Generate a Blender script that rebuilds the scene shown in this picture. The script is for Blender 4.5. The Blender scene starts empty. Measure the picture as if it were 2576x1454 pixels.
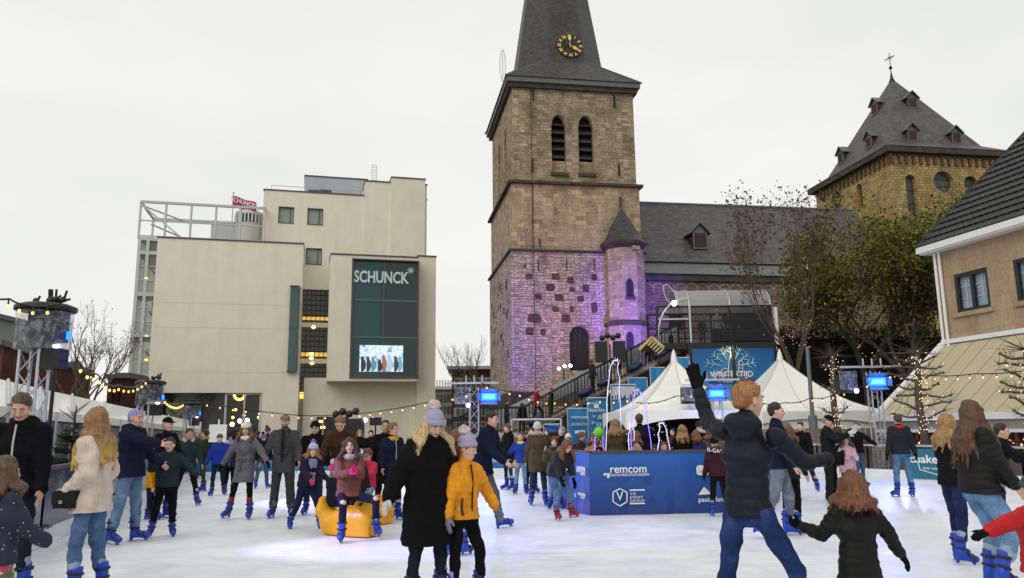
import bpy, math, random
import numpy as np
from mathutils import Vector, Matrix
from mathutils.geometry import tessellate_polygon
random.seed(7)
SC = bpy.context.scene
COL = SC.collection
# ------------------------------------------------------------------ camera
CH = 1.55
FPX = 1983.0
PITCH = math.radians(10.2)
ROLL = 0.0117
_F = Vector((0, math.cos(PITCH), math.sin(PITCH)))
_R0 = Vector((1, 0, 0))
_U0 = Vector((0, -math.sin(PITCH), math.cos(PITCH)))
_R = (_R0 * math.cos(ROLL) - _U0 * math.sin(ROLL))
_U = (_R0 * math.sin(ROLL) + _U0 * math.cos(ROLL))
CAMP = Vector((0, 0, CH))
cam = bpy.data.cameras.new('camera')
camo = bpy.data.objects.new('camera', cam)
COL.objects.link(camo)
cam.lens = FPX / 2576 * 36
cam.sensor_width = 36
cam.clip_end = 3000
cam.clip_start = 0.05
camo.matrix_world = Matrix(((_R.x, _U.x, -_F.x, 0), (_R.y, _U.y, -_F.y, 0), (_R.z, _U.z, -_F.z, CH), (0, 0, 0, 1)))
SC.camera = camo
SC.view_settings.view_transform = 'Standard'
SC.view_settings.look = 'None'
SC.view_settings.exposure = 0.0
SC.view_settings.gamma = 1
SC.cycles.use_denoising = True
SC.cycles.max_bounces = 8
SC.cycles.transparent_max_bounces = 12
SC.cycles.sample_clamp_indirect = 4.0
# ------------------------------------------------------------------ world: overcast winter dusk
W = bpy.data.worlds.new('World')
SC.world = W
W.use_nodes = True
nt = W.node_tree
nt.nodes.clear()
_o = nt.nodes.new('ShaderNodeOutputWorld')
_b = nt.nodes.new('ShaderNodeBackground')
_s = nt.nodes.new('ShaderNodeTexSky')
_s.sky_type = 'NISHITA'
_s.sun_disc = False
_s.sun_elevation = math.radians(40)
_s.sun_rotation = math.radians(215)
_m = nt.nodes.new('ShaderNodeMixRGB')
_m.inputs[0].default_value = 0.93
_tc = nt.nodes.new('ShaderNodeTexCoord')
_n = nt.nodes.new('ShaderNodeTexNoise')
_n.inputs['Scale'].default_value = 2.2
_n.inputs['Detail'].default_value = 5
_n.inputs['Roughness'].default_value = 0.45
_mp = nt.nodes.new('ShaderNodeMapping')
_mp.inputs['Scale'].default_value = (1, 1, 3.0)
_cr = nt.nodes.new('ShaderNodeValToRGB')
_cr.color_ramp.elements[0].position = 0.3
_cr.color_ramp.elements[0].color = (8.6, 8.68, 8.35, 1)
_cr.color_ramp.elements[1].position = 0.72
_cr.color_ramp.elements[1].color = (10.1, 10.0, 9.5, 1)
nt.links.new(_tc.outputs['Generated'], _mp.inputs[0])
nt.links.new(_mp.outputs[0], _n.inputs['Vector'])
nt.links.new(_n.outputs['Fac'], _cr.inputs[0])
nt.links.new(_s.outputs[0], _m.inputs[1])
nt.links.new(_cr.outputs[0], _m.inputs[2])
nt.links.new(_m.outputs[0], _b.inputs[0])
_b.inputs[1].default_value = 0.1
nt.links.new(_b.outputs[0], _o.inputs[0])
sun = bpy.data.lights.new('sun', 'SUN')
sun.energy = 1.0
sun.angle = math.radians(45)
sun.color = (1.0, 0.95, 0.88)
suno = bpy.data.objects.new('sun', sun)
COL.objects.link(suno)
suno.rotation_euler = (math.radians(50), 0, math.radians(-35))

# ------------------------------------------------------------------ pixel <-> world helpers (2576 wide picture coordinates)
def ray(u, v):
    return (_F + _R * ((u - 1288) / FPX) - _U * ((v - 727) / FPX))
def at(u, v, Y):
    d = ray(u, v)
    return CAMP + d * (Y / d.y)
def ground(u, v, z=0.0):
    d = ray(u, v)
    return CAMP + d * ((z - CH) / d.z)
class Plane:
    """vertical plane through p with horizontal direction e; s along e, z up, n towards the viewer"""
    def __init__(s, p, e):
        s.p = Vector((p[0], p[1], 0)); s.e = Vector((e[0], e[1], 0)).normalized()
        s.n = Vector((s.e.y, -s.e.x, 0))
    def off(s, d):
        q = s.p + s.n * d
        return Plane(q, s.e)
    def hit(s, u, v):
        d = ray(u, v)
        t = (s.p - CAMP).dot(s.n) / d.dot(s.n)
        return CAMP + d * t
    def sz(s, u, v):
        h = s.hit(u, v)
        return ((h - s.p).dot(s.e), h.z)
    def P(s, a, z, o=0.0):
        return s.p + s.e * a + s.n * o + Vector((0, 0, z))

# ------------------------------------------------------------------ materials
MATS = {}
def newmat(name):
    m = bpy.data.materials.new(name); m.use_nodes = True
    return m, m.node_tree, m.node_tree.nodes['Principled BSDF']
def N(nt, t, **kw):
    n = nt.nodes.new(t)
    for k, v in kw.items():
        if k in n.inputs: n.inputs[k].default_value = v
        else: setattr(n, k, v)
    return n
def ramp(nt, src, stops):
    r = nt.nodes.new('ShaderNodeValToRGB')
    el = r.color_ramp.elements
    while len(el) < len(stops): el.new(0.5)
    for e, (p, c) in zip(el, stops):
        e.position = p; e.color = (c[0], c[1], c[2], 1) if len(c) == 3 else c
    nt.links.new(src, r.inputs[0])
    return r.outputs[0]
def mix(nt, fac, a, b, mode='MIX'):
    m = nt.nodes.new('ShaderNodeMixRGB'); m.blend_type = mode
    for i, x in enumerate((fac, a, b)):
        if hasattr(x, 'is_linked') or isinstance(x, bpy.types.NodeSocket): nt.links.new(x, m.inputs[i])
        elif i == 0: m.inputs[0].default_value = x
        else: m.inputs[i].default_value = (x[0], x[1], x[2], 1)
    return m.outputs[0]
def bump(nt, bs, h, strength=0.5, dist=0.02):
    b = N(nt, 'ShaderNodeBump', Strength=strength, Distance=dist)
    nt.links.new(h, b.inputs['Height']); nt.links.new(b.outputs[0], bs.inputs['Normal'])
def coord(nt, kind='Object', scale=None):
    t = nt.nodes.new('ShaderNodeTexCoord')
    if scale is None: return t.outputs[kind]
    m = nt.nodes.new('ShaderNodeMapping'); m.inputs['Scale'].default_value = scale
    nt.links.new(t.outputs[kind], m.inputs[0])
    return m.outputs[0]
def noise(nt, vec, scale, detail=4, rough=0.6, dist=0.0):
    n = N(nt, 'ShaderNodeTexNoise', Scale=scale, Detail=detail, Roughness=rough, Distortion=dist)
    nt.links.new(vec, n.inputs['Vector'])
    return n.outputs['Fac']
def mat(key, col, rough=0.7, metal=0.0, var=0.15, nscale=6.0, bmp=0.1, bd=0.01, spec=0.4, emit=None, es=0.0):
    if key in MATS: return MATS[key]
    m, nt, b = newmat(key)
    v = coord(nt)
    f = noise(nt, v, nscale, 6)
    lo = [c * (1 - var) for c in col]; hi = [min(1, c * (1 + var)) for c in col]
    nt.links.new(ramp(nt, f, [(0.3, lo), (0.7, hi)]), b.inputs['Base Color'])
    b.inputs['Roughness'].default_value = rough
    b.inputs['Metallic'].default_value = metal
    b.inputs['Specular IOR Level'].default_value = spec
    if bmp: bump(nt, b, noise(nt, v, nscale * 6, 3), bmp, bd)
    if emit:
        b.inputs['Emission Color'].default_value = (*emit, 1); b.inputs['Emission Strength'].default_value = es
    MATS[key] = m
    return m
def cloth(col, kind='wool', key=None):
    key = key or '%s_%s' % (kind, '%02x%02x%02x' % tuple(int(c * 255) for c in col))
    if key in MATS: return MATS[key]
    m, nt, b = newmat(key)
    v = coord(nt)
    b.inputs['Specular IOR Level'].default_value = 0.1
    if kind == 'denim':
        f = noise(nt, v, 5, 5, 0.6, 0.4); g = noise(nt, v, 90, 2)
        c = ramp(nt, f, [(0.32, [x * 0.55 for x in col]), (0.55, col), (0.72, [min(1, x * 1.55 + 0.02) for x in col])])
        c = mix(nt, 0.35, c, ramp(nt, g, [(0.35, (0.5, 0.5, 0.5)), (0.65, (1.3, 1.3, 1.3))]), 'MULTIPLY')
        nt.links.new(c, b.inputs['Base Color']); b.inputs['Roughness'].default_value = 0.9
        bump(nt, b, noise(nt, v, 22, 5, 0.6, 0.8), 0.55, 0.03)
    elif kind == 'knit':
        w = N(nt, 'ShaderNodeTexWave', Scale=26.0, Distortion=1.2); w.bands_direction = 'Z'
        nt.links.new(v, w.inputs['Vector'])
        c = mix(nt, 0.5, col, ramp(nt, w.outputs['Fac'], [(0, [x * 0.72 for x in col]), (1, [min(1, x * 1.1) for x in col])]))
        nt.links.new(c, b.inputs['Base Color']); b.inputs['Roughness'].default_value = 0.95
        bump(nt, b, w.outputs['Fac'], 0.5, 0.01)
    elif kind == 'puffer':
        f = noise(nt, v, 9, 4)
        nt.links.new(ramp(nt, f, [(0.3, [x * 0.8 for x in col]), (0.7, [min(1, x * 1.2) for x in col])]), b.inputs['Base Color'])
        b.inputs['Roughness'].default_value = 0.55; b.inputs['Specular IOR Level'].default_value = 0.2
        bump(nt, b, noise(nt, v, 20, 4, 0.6, 0.6), 0.35, 0.02)
    elif kind == 'fur':
        f = noise(nt, v, 45, 4, 0.7)
        nt.links.new(ramp(nt, f, [(0.3, [x * 0.45 for x in col]), (0.7, [min(1, x * 1.25) for x in col])]), b.inputs['Base Color'])
        b.inputs['Roughness'].default_value = 1.0
        bump(nt, b, f, 1.0, 0.02)
    else:
        f = noise(nt, v, 7, 6); g = noise(nt, v, 140, 2)
        c = ramp(nt, f, [(0.3, [x * 0.78 for x in col]), (0.7, [min(1, x * 1.2) for x in col])])
        c = mix(nt, 0.25, c, ramp(nt, g, [(0.3, (0.5, 0.5, 0.5)), (0.7, (1.4, 1.4, 1.4))]), 'MULTIPLY')
        nt.links.new(c, b.inputs['Base Color']); b.inputs['Roughness'].default_value = 0.9
        bump(nt, b, noise(nt, v, 16, 5, 0.6, 0.5), 0.5, 0.03)
    MATS[key] = m
    return m
def glow(key, col, s):
    if key in MATS: return MATS[key]
    m, nt, b = newmat(key)
    b.inputs['Base Color'].default_value = (*[min(1, c) for c in col], 1)
    b.inputs['Emission Color'].default_value = (*col, 1); b.inputs['Emission Strength'].default_value = s
    MATS[key] = m
    return m

# ------------------------------------------------------------------ object helpers
def link(o, parent=None):
    COL.objects.link(o)
    if parent is not None: o.parent = parent
    return o
def tag(o, label=None, cat=None, group=None, kind=None):
    if label: o['label'] = label
    if cat: o['category'] = cat
    if group: o['group'] = group
    if kind: o['kind'] = kind
    return o
def root(name, loc, label, cat, group=None, kind=None):
    o = bpy.data.objects.new(name, None); o.location = loc; o.empty_display_size = 0.3
    COL.objects.link(o)
    return tag(o, label, cat, group, kind)
def wloc(o):
    p = Vector((0, 0, 0))
    while o is not None:
        p = p + o.location; o = o.parent
    return p
SPLIT = set('stair_flight logo_bars window_sticker wall_anchor aerial lead_roll pendant_lamp ceiling_lamp wall_lamp render_joint downpipe clamp window pane roof_vent pole hoop louvre post seat socket leg lamp_head spandrel mullion turret_cornice side_wall scaffold_post rear_mesh glow_flap lens screen_figure gable_roof back_wall hip_tile'.split())
class MB:
    def __init__(s): s.v = []; s.f = []; s.mi = []; s.m = 0; s.sm = []
    def face(s, pts, smooth=False):
        i = len(s.v); s.v += [tuple(p) for p in pts]; s.f.append(tuple(range(i, i + len(pts)))); s.mi.append(s.m); s.sm.append(smooth)
    def mesh(s, vs, fs, smooth=False):
        i = len(s.v); s.v += [tuple(p) for p in vs]
        for f in fs: s.f.append(tuple(i + k for k in f)); s.mi.append(s.m); s.sm.append(smooth)
    def box8(s, a):  # a: 8 points, bottom 4 ccw then top 4
        s.mesh(a, [(3, 2, 1, 0), (4, 5, 6, 7), (0, 1, 5, 4), (1, 2, 6, 5), (2, 3, 7, 6), (3, 0, 4, 7)])
    def box(s, c, size, ang=0.0):
        cx, cy, cz = c; hx, hy, hz = size[0] / 2, size[1] / 2, size[2] / 2
        ca, sa = math.cos(ang), math.sin(ang)
        a = []
        for z in (-hz, hz):
            for x, y in ((-hx, -hy), (hx, -hy), (hx, hy), (-hx, hy)):
                a.append((cx + x * ca - y * sa, cy + x * sa + y * ca, cz + z))
        s.box8(a)
    def pbox(s, pl, s0, s1, z0, z1, o0, o1):  # box on a Plane frame; o0 = back offset, o1 = front offset
        a = []
        for z in (z0, z1):
            a += [pl.P(s0, z, o1), pl.P(s1, z, o1), pl.P(s1, z, o0), pl.P(s0, z, o0)]
        s.box8(a)
    def bar(s, p, q, w, h=None):
        p = Vector(p); q = Vector(q); d = (q - p).normalized(); h = h or w
        up = Vector((0, 0, 1)) if abs(d.z) < 0.95 else Vector((1, 0, 0))
        x = d.cross(up).normalized() * (w / 2); y = x.cross(d).normalized() * (h / 2)
        s.box8([p - x - y, p + x - y, p + x + y, p - x + y, q - x - y, q + x - y, q + x + y, q - x + y])
    def tube(s, p, q, r, r2=None, n=8, cap=True):
        p = Vector(p); q = Vector(q); d = (q - p)
        if d.length < 1e-6: return
        d.normalize(); r2 = r if r2 is None else r2
        up = Vector((0, 0, 1)) if abs(d.z) < 0.95 else Vector((1, 0, 0))
        x = d.cross(up).normalized(); y = x.cross(d).normalized()
        vs = []
        for c, rr in ((p, r), (q, r2)):
            for i in range(n):
                a = 2 * math.pi * i / n
                vs.append(c + (x * math.cos(a) + y * math.sin(a)) * rr)
        fs = [(i, (i + 1) % n, n + (i + 1) % n, n + i) for i in range(n)]
        s.mesh(vs, fs, True)
        if cap: s.mesh(vs, [tuple(range(n - 1, -1, -1)), tuple(range(n, 2 * n))])
    def path(s, pts, r, n=6, r2=None):
        k = len(pts) - 1
        for i in range(k):
            ra = r if r2 is None else r + (r2 - r) * i / k
            rb = r if r2 is None else r + (r2 - r) * (i + 1) / k
            s.tube(pts[i], pts[i + 1], ra, rb, n, cap=(i in (0, k - 1)))
    def lathe(s, c, prof, n=16, axis=None):
        c = Vector(c); vs = []; k = len(prof)
        ax = Vector(axis or (0, 0, 1)).normalized()
        up = Vector((0, 0, 1)) if abs(ax.z) < 0.95 else Vector((1, 0, 0))
        x = ax.cross(up).normalized(); y = x.cross(ax).normalized()
        for r, z in prof:
            for i in range(n):
                a = 2 * math.pi * i / n
                vs.append(c + (x * math.cos(a) + y * math.sin(a)) * r + ax * z)
        fs = []
        for j in range(k - 1):
            for i in range(n):
                fs.append((j * n + i, j * n + (i + 1) % n, (j + 1) * n + (i + 1) % n, (j + 1) * n + i))
        s.mesh(vs, fs, True)
        if prof[0][0] > 1e-4: s.mesh(vs[:n], [tuple(range(n - 1, -1, -1))])
        if prof[-1][0] > 1e-4: s.mesh(vs[-n:], [tuple(range(n))])
    def sphere(s, c, r, n=10, m=7, sc=(1, 1, 1)):
        prof = [(max(1e-5, r * math.sin(math.pi * j / m)), -r * math.cos(math.pi * j / m)) for j in range(m + 1)]
        i0 = len(s.v); s.lathe((0, 0, 0), prof, n)
        for i in range(i0, len(s.v)):
            v = s.v[i]; s.v[i] = (c[0] + v[0] * sc[0], c[1] + v[1] * sc[1], c[2] + v[2] * sc[2])
    def build(s, name, material, parent=None, smooth=None, loc=None):
        if name in SPLIT and parent is not None and len(s.f) > 1:
            g = s.pieces()
            if 1 < len(g) <= 100:
                out = []
                for fs in g:
                    m = MB()
                    for i in fs: m.m = s.mi[i]; m.face([s.v[k] for k in s.f[i]], s.sm[i])
                    out.append(m.build0(name, material, parent, smooth, loc))
                return out[0]
        return s.build0(name, material, parent, smooth, loc)
    def pieces(s):
        par = {}
        def fd(a):
            while par.setdefault(a, a) != a: par[a] = par[par[a]]; a = par[a]
            return a
        for f in s.f:
            for k in f[1:]: par[fd(f[0])] = fd(k)
        isl = {}
        for i, f in enumerate(s.f): isl.setdefault(fd(f[0]), []).append(i)
        L = [[fs, np.array([s.v[k] for i in fs for k in s.f[i]])] for fs in isl.values()]
        B = [(a.min(0) - .004, a.max(0) + .004) for _, a in L]; p = list(range(len(L)))
        def r(a):
            while p[a] != a: a = p[a]
            return a
        for i in range(len(L)):
            for j in range(i):
                if (B[i][0] <= B[j][1]).all() and (B[j][0] <= B[i][1]).all(): p[r(i)] = r(j)
        out = {}
        for i in range(len(L)): out.setdefault(r(i), []).extend(L[i][0])
        return list(out.values())
    def build0(s, name, material, parent=None, smooth=None, loc=None):
        off = wloc(parent) if parent is not None else Vector(loc or (0, 0, 0))
        me = bpy.data.meshes.new(name)
        V = np.array(s.v, dtype=np.float64) - np.array(off)
        me.from_pydata(V.tolist(), [], s.f)
        mats = material if isinstance(material, (list, tuple)) else [material]
        for m in mats: me.materials.append(m)
        if len(mats) > 1: me.polygons.foreach_set('material_index', s.mi)
        me.polygons.foreach_set('use_smooth', [True] * len(s.f) if smooth else s.sm)
        # metre UVs
        uvl = me.uv_layers.new(name='UVMap')
        nl = len(me.loops); li = np.empty(nl, np.int32); me.loops.foreach_get('vertex_index', li)
        nn = np.empty(len(me.polygons) * 3); me.polygons.foreach_get('normal', nn); nn = nn.reshape(-1, 3)
        lt = np.empty(len(me.polygons), np.int32); me.polygons.foreach_get('loop_total', lt)
        nr = np.repeat(nn, lt, axis=0); P = np.array(s.v)[li]
        tx, ty = -nr[:, 1], nr[:, 0]; L = np.hypot(tx, ty); flat = L < 0.25
        Ls = np.where(L < 1e-6, 1, L)
        uu = np.where(flat, P[:, 0], (P[:, 0] * tx + P[:, 1] * ty) / Ls)
        slope = np.maximum(L, 0.3)
        vv = np.where(flat, P[:, 1], P[:, 2] / slope)
        uvl.data.foreach_set('uv', np.stack([uu, vv], 1).ravel())
        me.update()
        o = bpy.data.objects.new(name, me)
        o.location = (0, 0, 0) if parent is not None else off
        return link(o, parent)
def one(fn, name, material, parent=None, **k):
    mb = MB(); fn(mb); return mb.build(name, material, parent, **k)
def copy_tree(o, parent=None, loc=None):
    c = o.copy(); COL.objects.link(c)
    if parent is not None: c.parent = parent
    if loc is not None: c.location = loc
    for ch in o.children: copy_tree(ch, c)
    return c
def text(s, p, ex, size, material, parent, name='lettering', depth=0.01, align='CENTER', bold=0.0, xs=1.0, ez=(0, 0, 1), spacing=1.0):
    """writing: p = centre of base line in world, ex = reading direction"""
    cu = bpy.data.curves.new(name, 'FONT'); cu.body = s; cu.size = size; cu.extrude = depth; cu.align_x = align; cu.offset = bold * size * .9
    cu.resolution_u = 3; cu.space_character = spacing
    o = bpy.data.objects.new(name, cu); COL.objects.link(o)
    bpy.context.view_layer.update()
    me = bpy.data.meshes.new_from_object(o.evaluated_get(bpy.context.evaluated_depsgraph_get()))
    bpy.data.objects.remove(o); 
    ex = Vector(ex).normalized(); ez = Vector(ez).normalized(); ey = ex.cross(ez).normalized() * -1
    nrm = ex.cross(ez)
    M = Matrix(((ex.x * xs, ez.x, nrm.x, p[0]), (ex.y * xs, ez.y, nrm.y, p[1]), (ex.z * xs, ez.z, nrm.z, p[2]), (0, 0, 0, 1)))
    off = wloc(parent) if parent is not None else Vector((0, 0, 0))
    me.transform(Matrix.Translation(-off) @ M)
    me.materials.clear(); me.materials.append(material)
    t = bpy.data.objects.new(name, me)
    return link(t, parent)
def facade(mb, pl, outer, holes, off=0.0, depth=0.3):
    """wall face on plane (polygon in s,z) with holes and reveals going back by depth"""
    loops = [[Vector((a, b, 0)) for a, b in outer]] + [[Vector((a, b, 0)) for a, b in h] for h in holes]
    flat = [p for l in loops for p in l]
    tris = tessellate_polygon(loops)
    W3 = [pl.P(p.x, p.y, off) for p in flat]
    for t in tris:
        a, b, c = [W3[i] for i in t]
        if (b - a).cross(c - a).dot(pl.n) < 0: a, c = c, a
        mb.face([a, b, c])
    for h in holes:
        n = len(h)
        area = sum(h[i][0] * h[(i + 1) % n][1] - h[(i + 1) % n][0] * h[i][1] for i in range(n))
        hh = h if area > 0 else h[::-1]
        for i in range(n):
            a, b = hh[i], hh[(i + 1) % n]
            mb.face([pl.P(b[0], b[1], off), pl.P(a[0], a[1], off), pl.P(a[0], a[1], off - depth), pl.P(b[0], b[1], off - depth)][::-1])
def rect(a, b, c, d): return [(a, c), (b, c), (b, d), (a, d)]
def arch(a, b, z0, z1, pointed=False, n=8):
    """arched opening from z0 to crown z1"""
    r = (b - a) / 2; cx = (a + b) / 2
    pts = [(a, z0), (b, z0)]
    if pointed:
        h = min(z1 - z0, r * 1.75); zs = z1 - h
        for i in range(n + 1):
            t = i / n; pts.append((b - r * (t ** 1.7), zs + h * math.sin(t * math.pi / 2)))
        for i in range(n - 1, -1, -1):
            t = i / n; pts.append((a + r * (t ** 1.7), zs + h * math.sin(t * math.pi / 2)))
    else:
        zs = z1 - r
        for i in range(2 * n + 1):
            t = math.pi * i / (2 * n); pts.append((cx + r * math.cos(t), zs + r * math.sin(t)))
    return pts
# ------------------------------------------------------------------ building materials
def stone(key, c1, c2, mortar, bw, bh, msize=0.015, stain=(0.05, 0.045, 0.035), rough_edge=0.05, stainpos=(0.56, 0.72), bstr=0.6, holes=False, second=None):
    m, nt, b = newmat(key)
    uv = coord(nt, 'UV')
    # irregular courses: warp the wall coordinates a little
    nn = N(nt, 'ShaderNodeTexNoise', Scale=1.3, Detail=3); nt.links.new(uv, nn.inputs['Vector'])
    vm = N(nt, 'ShaderNodeVectorMath'); vm.operation = 'SCALE'; vm.inputs['Scale'].default_value = rough_edge * 2
    nt.links.new(nn.outputs['Color'], vm.inputs[0])
    va = N(nt, 'ShaderNodeVectorMath'); va.operation = 'ADD'; nt.links.new(uv, va.inputs[0]); nt.links.new(vm.outputs[0], va.inputs[1])
    br = N(nt, 'ShaderNodeTexBrick'); br.offset = 0.5; br.squash = 0.75; br.squash_frequency = 3
    for k, v in (('Scale', 1.0), ('Mortar Size', msize), ('Mortar Smooth', 0.3), ('Bias', 0.0), ('Brick Width', bw), ('Row Height', bh)): br.inputs[k].default_value = v
    br.inputs['Color1'].default_value = (*c1, 1); br.inputs['Color2'].default_value = (*c2, 1); br.inputs['Mortar'].default_value = (*mortar, 1)
    nt.links.new(va.outputs[0], br.inputs['Vector'])
    big = noise(nt, uv, 0.55, 6, 0.65, 0.3); bc = br.outputs['Color']; bf = br.outputs['Fac']
    if second:
        b2 = N(nt, 'ShaderNodeTexBrick'); b2.offset = .37; b2.squash = 1.5; b2.squash_frequency = 2
        for k, v in (('Scale', 1.0), ('Mortar Size', msize * .8), ('Mortar Smooth', 0.3), ('Brick Width', second[0]), ('Row Height', second[1])): b2.inputs[k].default_value = v
        b2.inputs['Color1'].default_value = (*[x * 1.25 for x in c1], 1); b2.inputs['Color2'].default_value = (*[x * .7 for x in c2], 1); b2.inputs['Mortar'].default_value = (*mortar, 1)
        nt.links.new(va.outputs[0], b2.inputs['Vector']); ms = ramp(nt, noise(nt, uv, .9, 3), [(.47, (0, 0, 0)), (.5, (1, 1, 1))])
        bc = mix(nt, ms, bc, b2.outputs['Color']); bf = mix(nt, ms, bf, b2.outputs['Fac'])
    col = mix(nt, ramp(nt, big, [(stainpos[0], (0, 0, 0)), (stainpos[1], (0.75, 0.75, 0.75))]), bc, stain)
    col = mix(nt, .5, col, ramp(nt, noise(nt, coord(nt, 'UV', (1, .16, 1)), 1.6, 5, .7), [(.35, (.62, .6, .56)), (.65, (1.2, 1.18, 1.15))]), 'MULTIPLY')
    fine = noise(nt, uv, 9, 5, 0.7)
    col = mix(nt, 0.55, col, ramp(nt, fine, [(0.3, (0.6, 0.6, 0.6)), (0.7, (1.3, 1.3, 1.3))]), 'MULTIPLY')
    if holes:
        v = N(nt, 'ShaderNodeTexVoronoi', Scale=1.7); nt.links.new(uv, v.inputs['Vector'])
        hm = ramp(nt, v.outputs['Distance'], [(0.07, (1, 1, 1)), (0.1, (0, 0, 0))])
        reg = ramp(nt, noise(nt, uv, 0.35, 2), [(0.45, (0, 0, 0)), (0.52, (1, 1, 1))])
        col = mix(nt, mix(nt, 1.0, hm, reg, 'MULTIPLY'), col, (0.012, 0.01, 0.008))
    nt.links.new(col, b.inputs['Base Color'])
    b.inputs['Roughness'].default_value = 0.92; b.inputs['Specular IOR Level'].default_value = 0.2
    h = mix(nt, 0.4, bf, fine, 'MIX')
    inv = N(nt, 'ShaderNodeMath'); inv.operation = 'SUBTRACT'; inv.inputs[0].default_value = 1.0; nt.links.new(h, inv.inputs[1])
    bump(nt, b, inv.outputs[0], bstr, 0.03)
    MATS[key] = m
    return m
def slate(key, c, bw=0.3, bh=0.22, var=0.35, ms=0.012):
    m, nt, b = newmat(key)
    uv = coord(nt, 'UV')
    br = N(nt, 'ShaderNodeTexBrick')
    for k, v in (('Scale', 1.0), ('Mortar Size', ms), ('Mortar Smooth', 0.2), ('Brick Width', bw), ('Row Height', bh)): br.inputs[k].default_value = v
    br.inputs['Color1'].default_value = (*[x * (1 - var) for x in c], 1); br.inputs['Color2'].default_value = (*[x * (1 + var) for x in c], 1)
    br.inputs['Mortar'].default_value = (*[x * 0.35 for x in c], 1)
    nt.links.new(uv, br.inputs['Vector'])
    f = noise(nt, uv, 0.6, 6, 0.65)
    col = mix(nt, 0.6, br.outputs['Color'], ramp(nt, f, [(0.3, (0.65, 0.66, 0.7)), (0.7, (1.3, 1.25, 1.2))]), 'MULTIPLY')
    nt.links.new(col, b.inputs['Base Color']); b.inputs['Roughness'].default_value = 0.55; b.inputs['Specular IOR Level'].default_value = 0.35
    bump(nt, b, br.outputs['Fac'], 0.5, -0.02)
    MATS[key] = m
    return m
M_ASH = stone('ashlar_upper', (0.39, 0.315, 0.21), (0.29, 0.23, 0.15), (0.19, 0.15, 0.10), 0.5, 0.22, 0.014, (0.10, 0.075, 0.048), 0.04, (0.46, 0.72), 0.5, holes=True, second=(.4, .2))
M_ASH2 = stone('ashlar_middle', (0.40, 0.315, 0.21), (0.32, 0.25, 0.17), (0.21, 0.165, 0.12), 0.6, 0.24, 0.012, (0.12, 0.095, 0.07), 0.015, (0.55, 0.78), 0.4, holes=True, second=(.5, .3))
M_RUB = stone('rubble_lower', (0.48, 0.40, 0.30), (0.33, 0.27, 0.20), (0.13, 0.10, 0.08), 0.42, 0.2, 0.02, (0.16, 0.11, 0.09), 0.13, (0.54, 0.72), 0.9, second=(.27, .14))
M_DPATCH = stone('ironstone', (0.17, 0.095, 0.08), (0.09, 0.055, 0.05), (0.04, 0.03, 0.025), 0.22, 0.09, 0.02, (0.03, 0.02, 0.02), 0.06)
M_YEL = stone('yellow_marl', (0.50, 0.37, 0.16), (0.30, 0.21, 0.09), (0.17, 0.12, 0.06), 0.5, 0.24, 0.02, (0.10, 0.065, 0.035), 0.05, (0.55, 0.75), 0.7)
M_NAVE = stone('nave_rubble', (0.26, 0.19, 0.15), (0.17, 0.12, 0.095), (0.09, 0.07, 0.055), 0.4, 0.2, 0.02, (0.06, 0.045, 0.04), 0.08)
M_DKS = mat('weathered_dark_stone', (0.055, 0.048, 0.04), 0.9, var=0.4, nscale=2, bmp=0.5, bd=0.03)
M_SLATE = slate('slate_spire', (0.052, 0.051, 0.052))
M_SLATE2 = slate('slate_nave', (0.085, 0.075, 0.08), 0.34, 0.3, 0.3)
M_LEAD = mat('lead_flashing', (0.11, 0.115, 0.12), 0.5, var=0.2, nscale=3)
M_BLACK = mat('black_metal', (0.012, 0.012, 0.013), 0.45, var=0.2)
M_IRON = mat('dark_iron', (0.02, 0.017, 0.015), 0.7, var=0.3)
M_GOLD = mat('gilded_metal', (0.95, 0.70, 0.18), 0.45, var=0.1, nscale=20)
M_WHITE = mat('white_paint', (0.75, 0.75, 0.73), 0.5, var=0.05)
M_ALU = mat('aluminium', (0.52, 0.53, 0.56), 0.32, 0.75, var=0.12, nscale=12)
M_STEELW = mat('pale_grey_steel', (0.50, 0.51, 0.50), 0.5, var=0.08)
M_DARKIN = mat('dark_interior', (0.018, 0.016, 0.015), 0.8, var=0.3, nscale=1)
M_WOOD = mat('weathered_board', (0.24, 0.165, 0.09), 0.8, var=0.35, nscale=3, bmp=0.3)
M_TIMB = mat('pale_timber', (0.55, 0.40, 0.20), 0.7, var=0.25, nscale=5)

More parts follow.
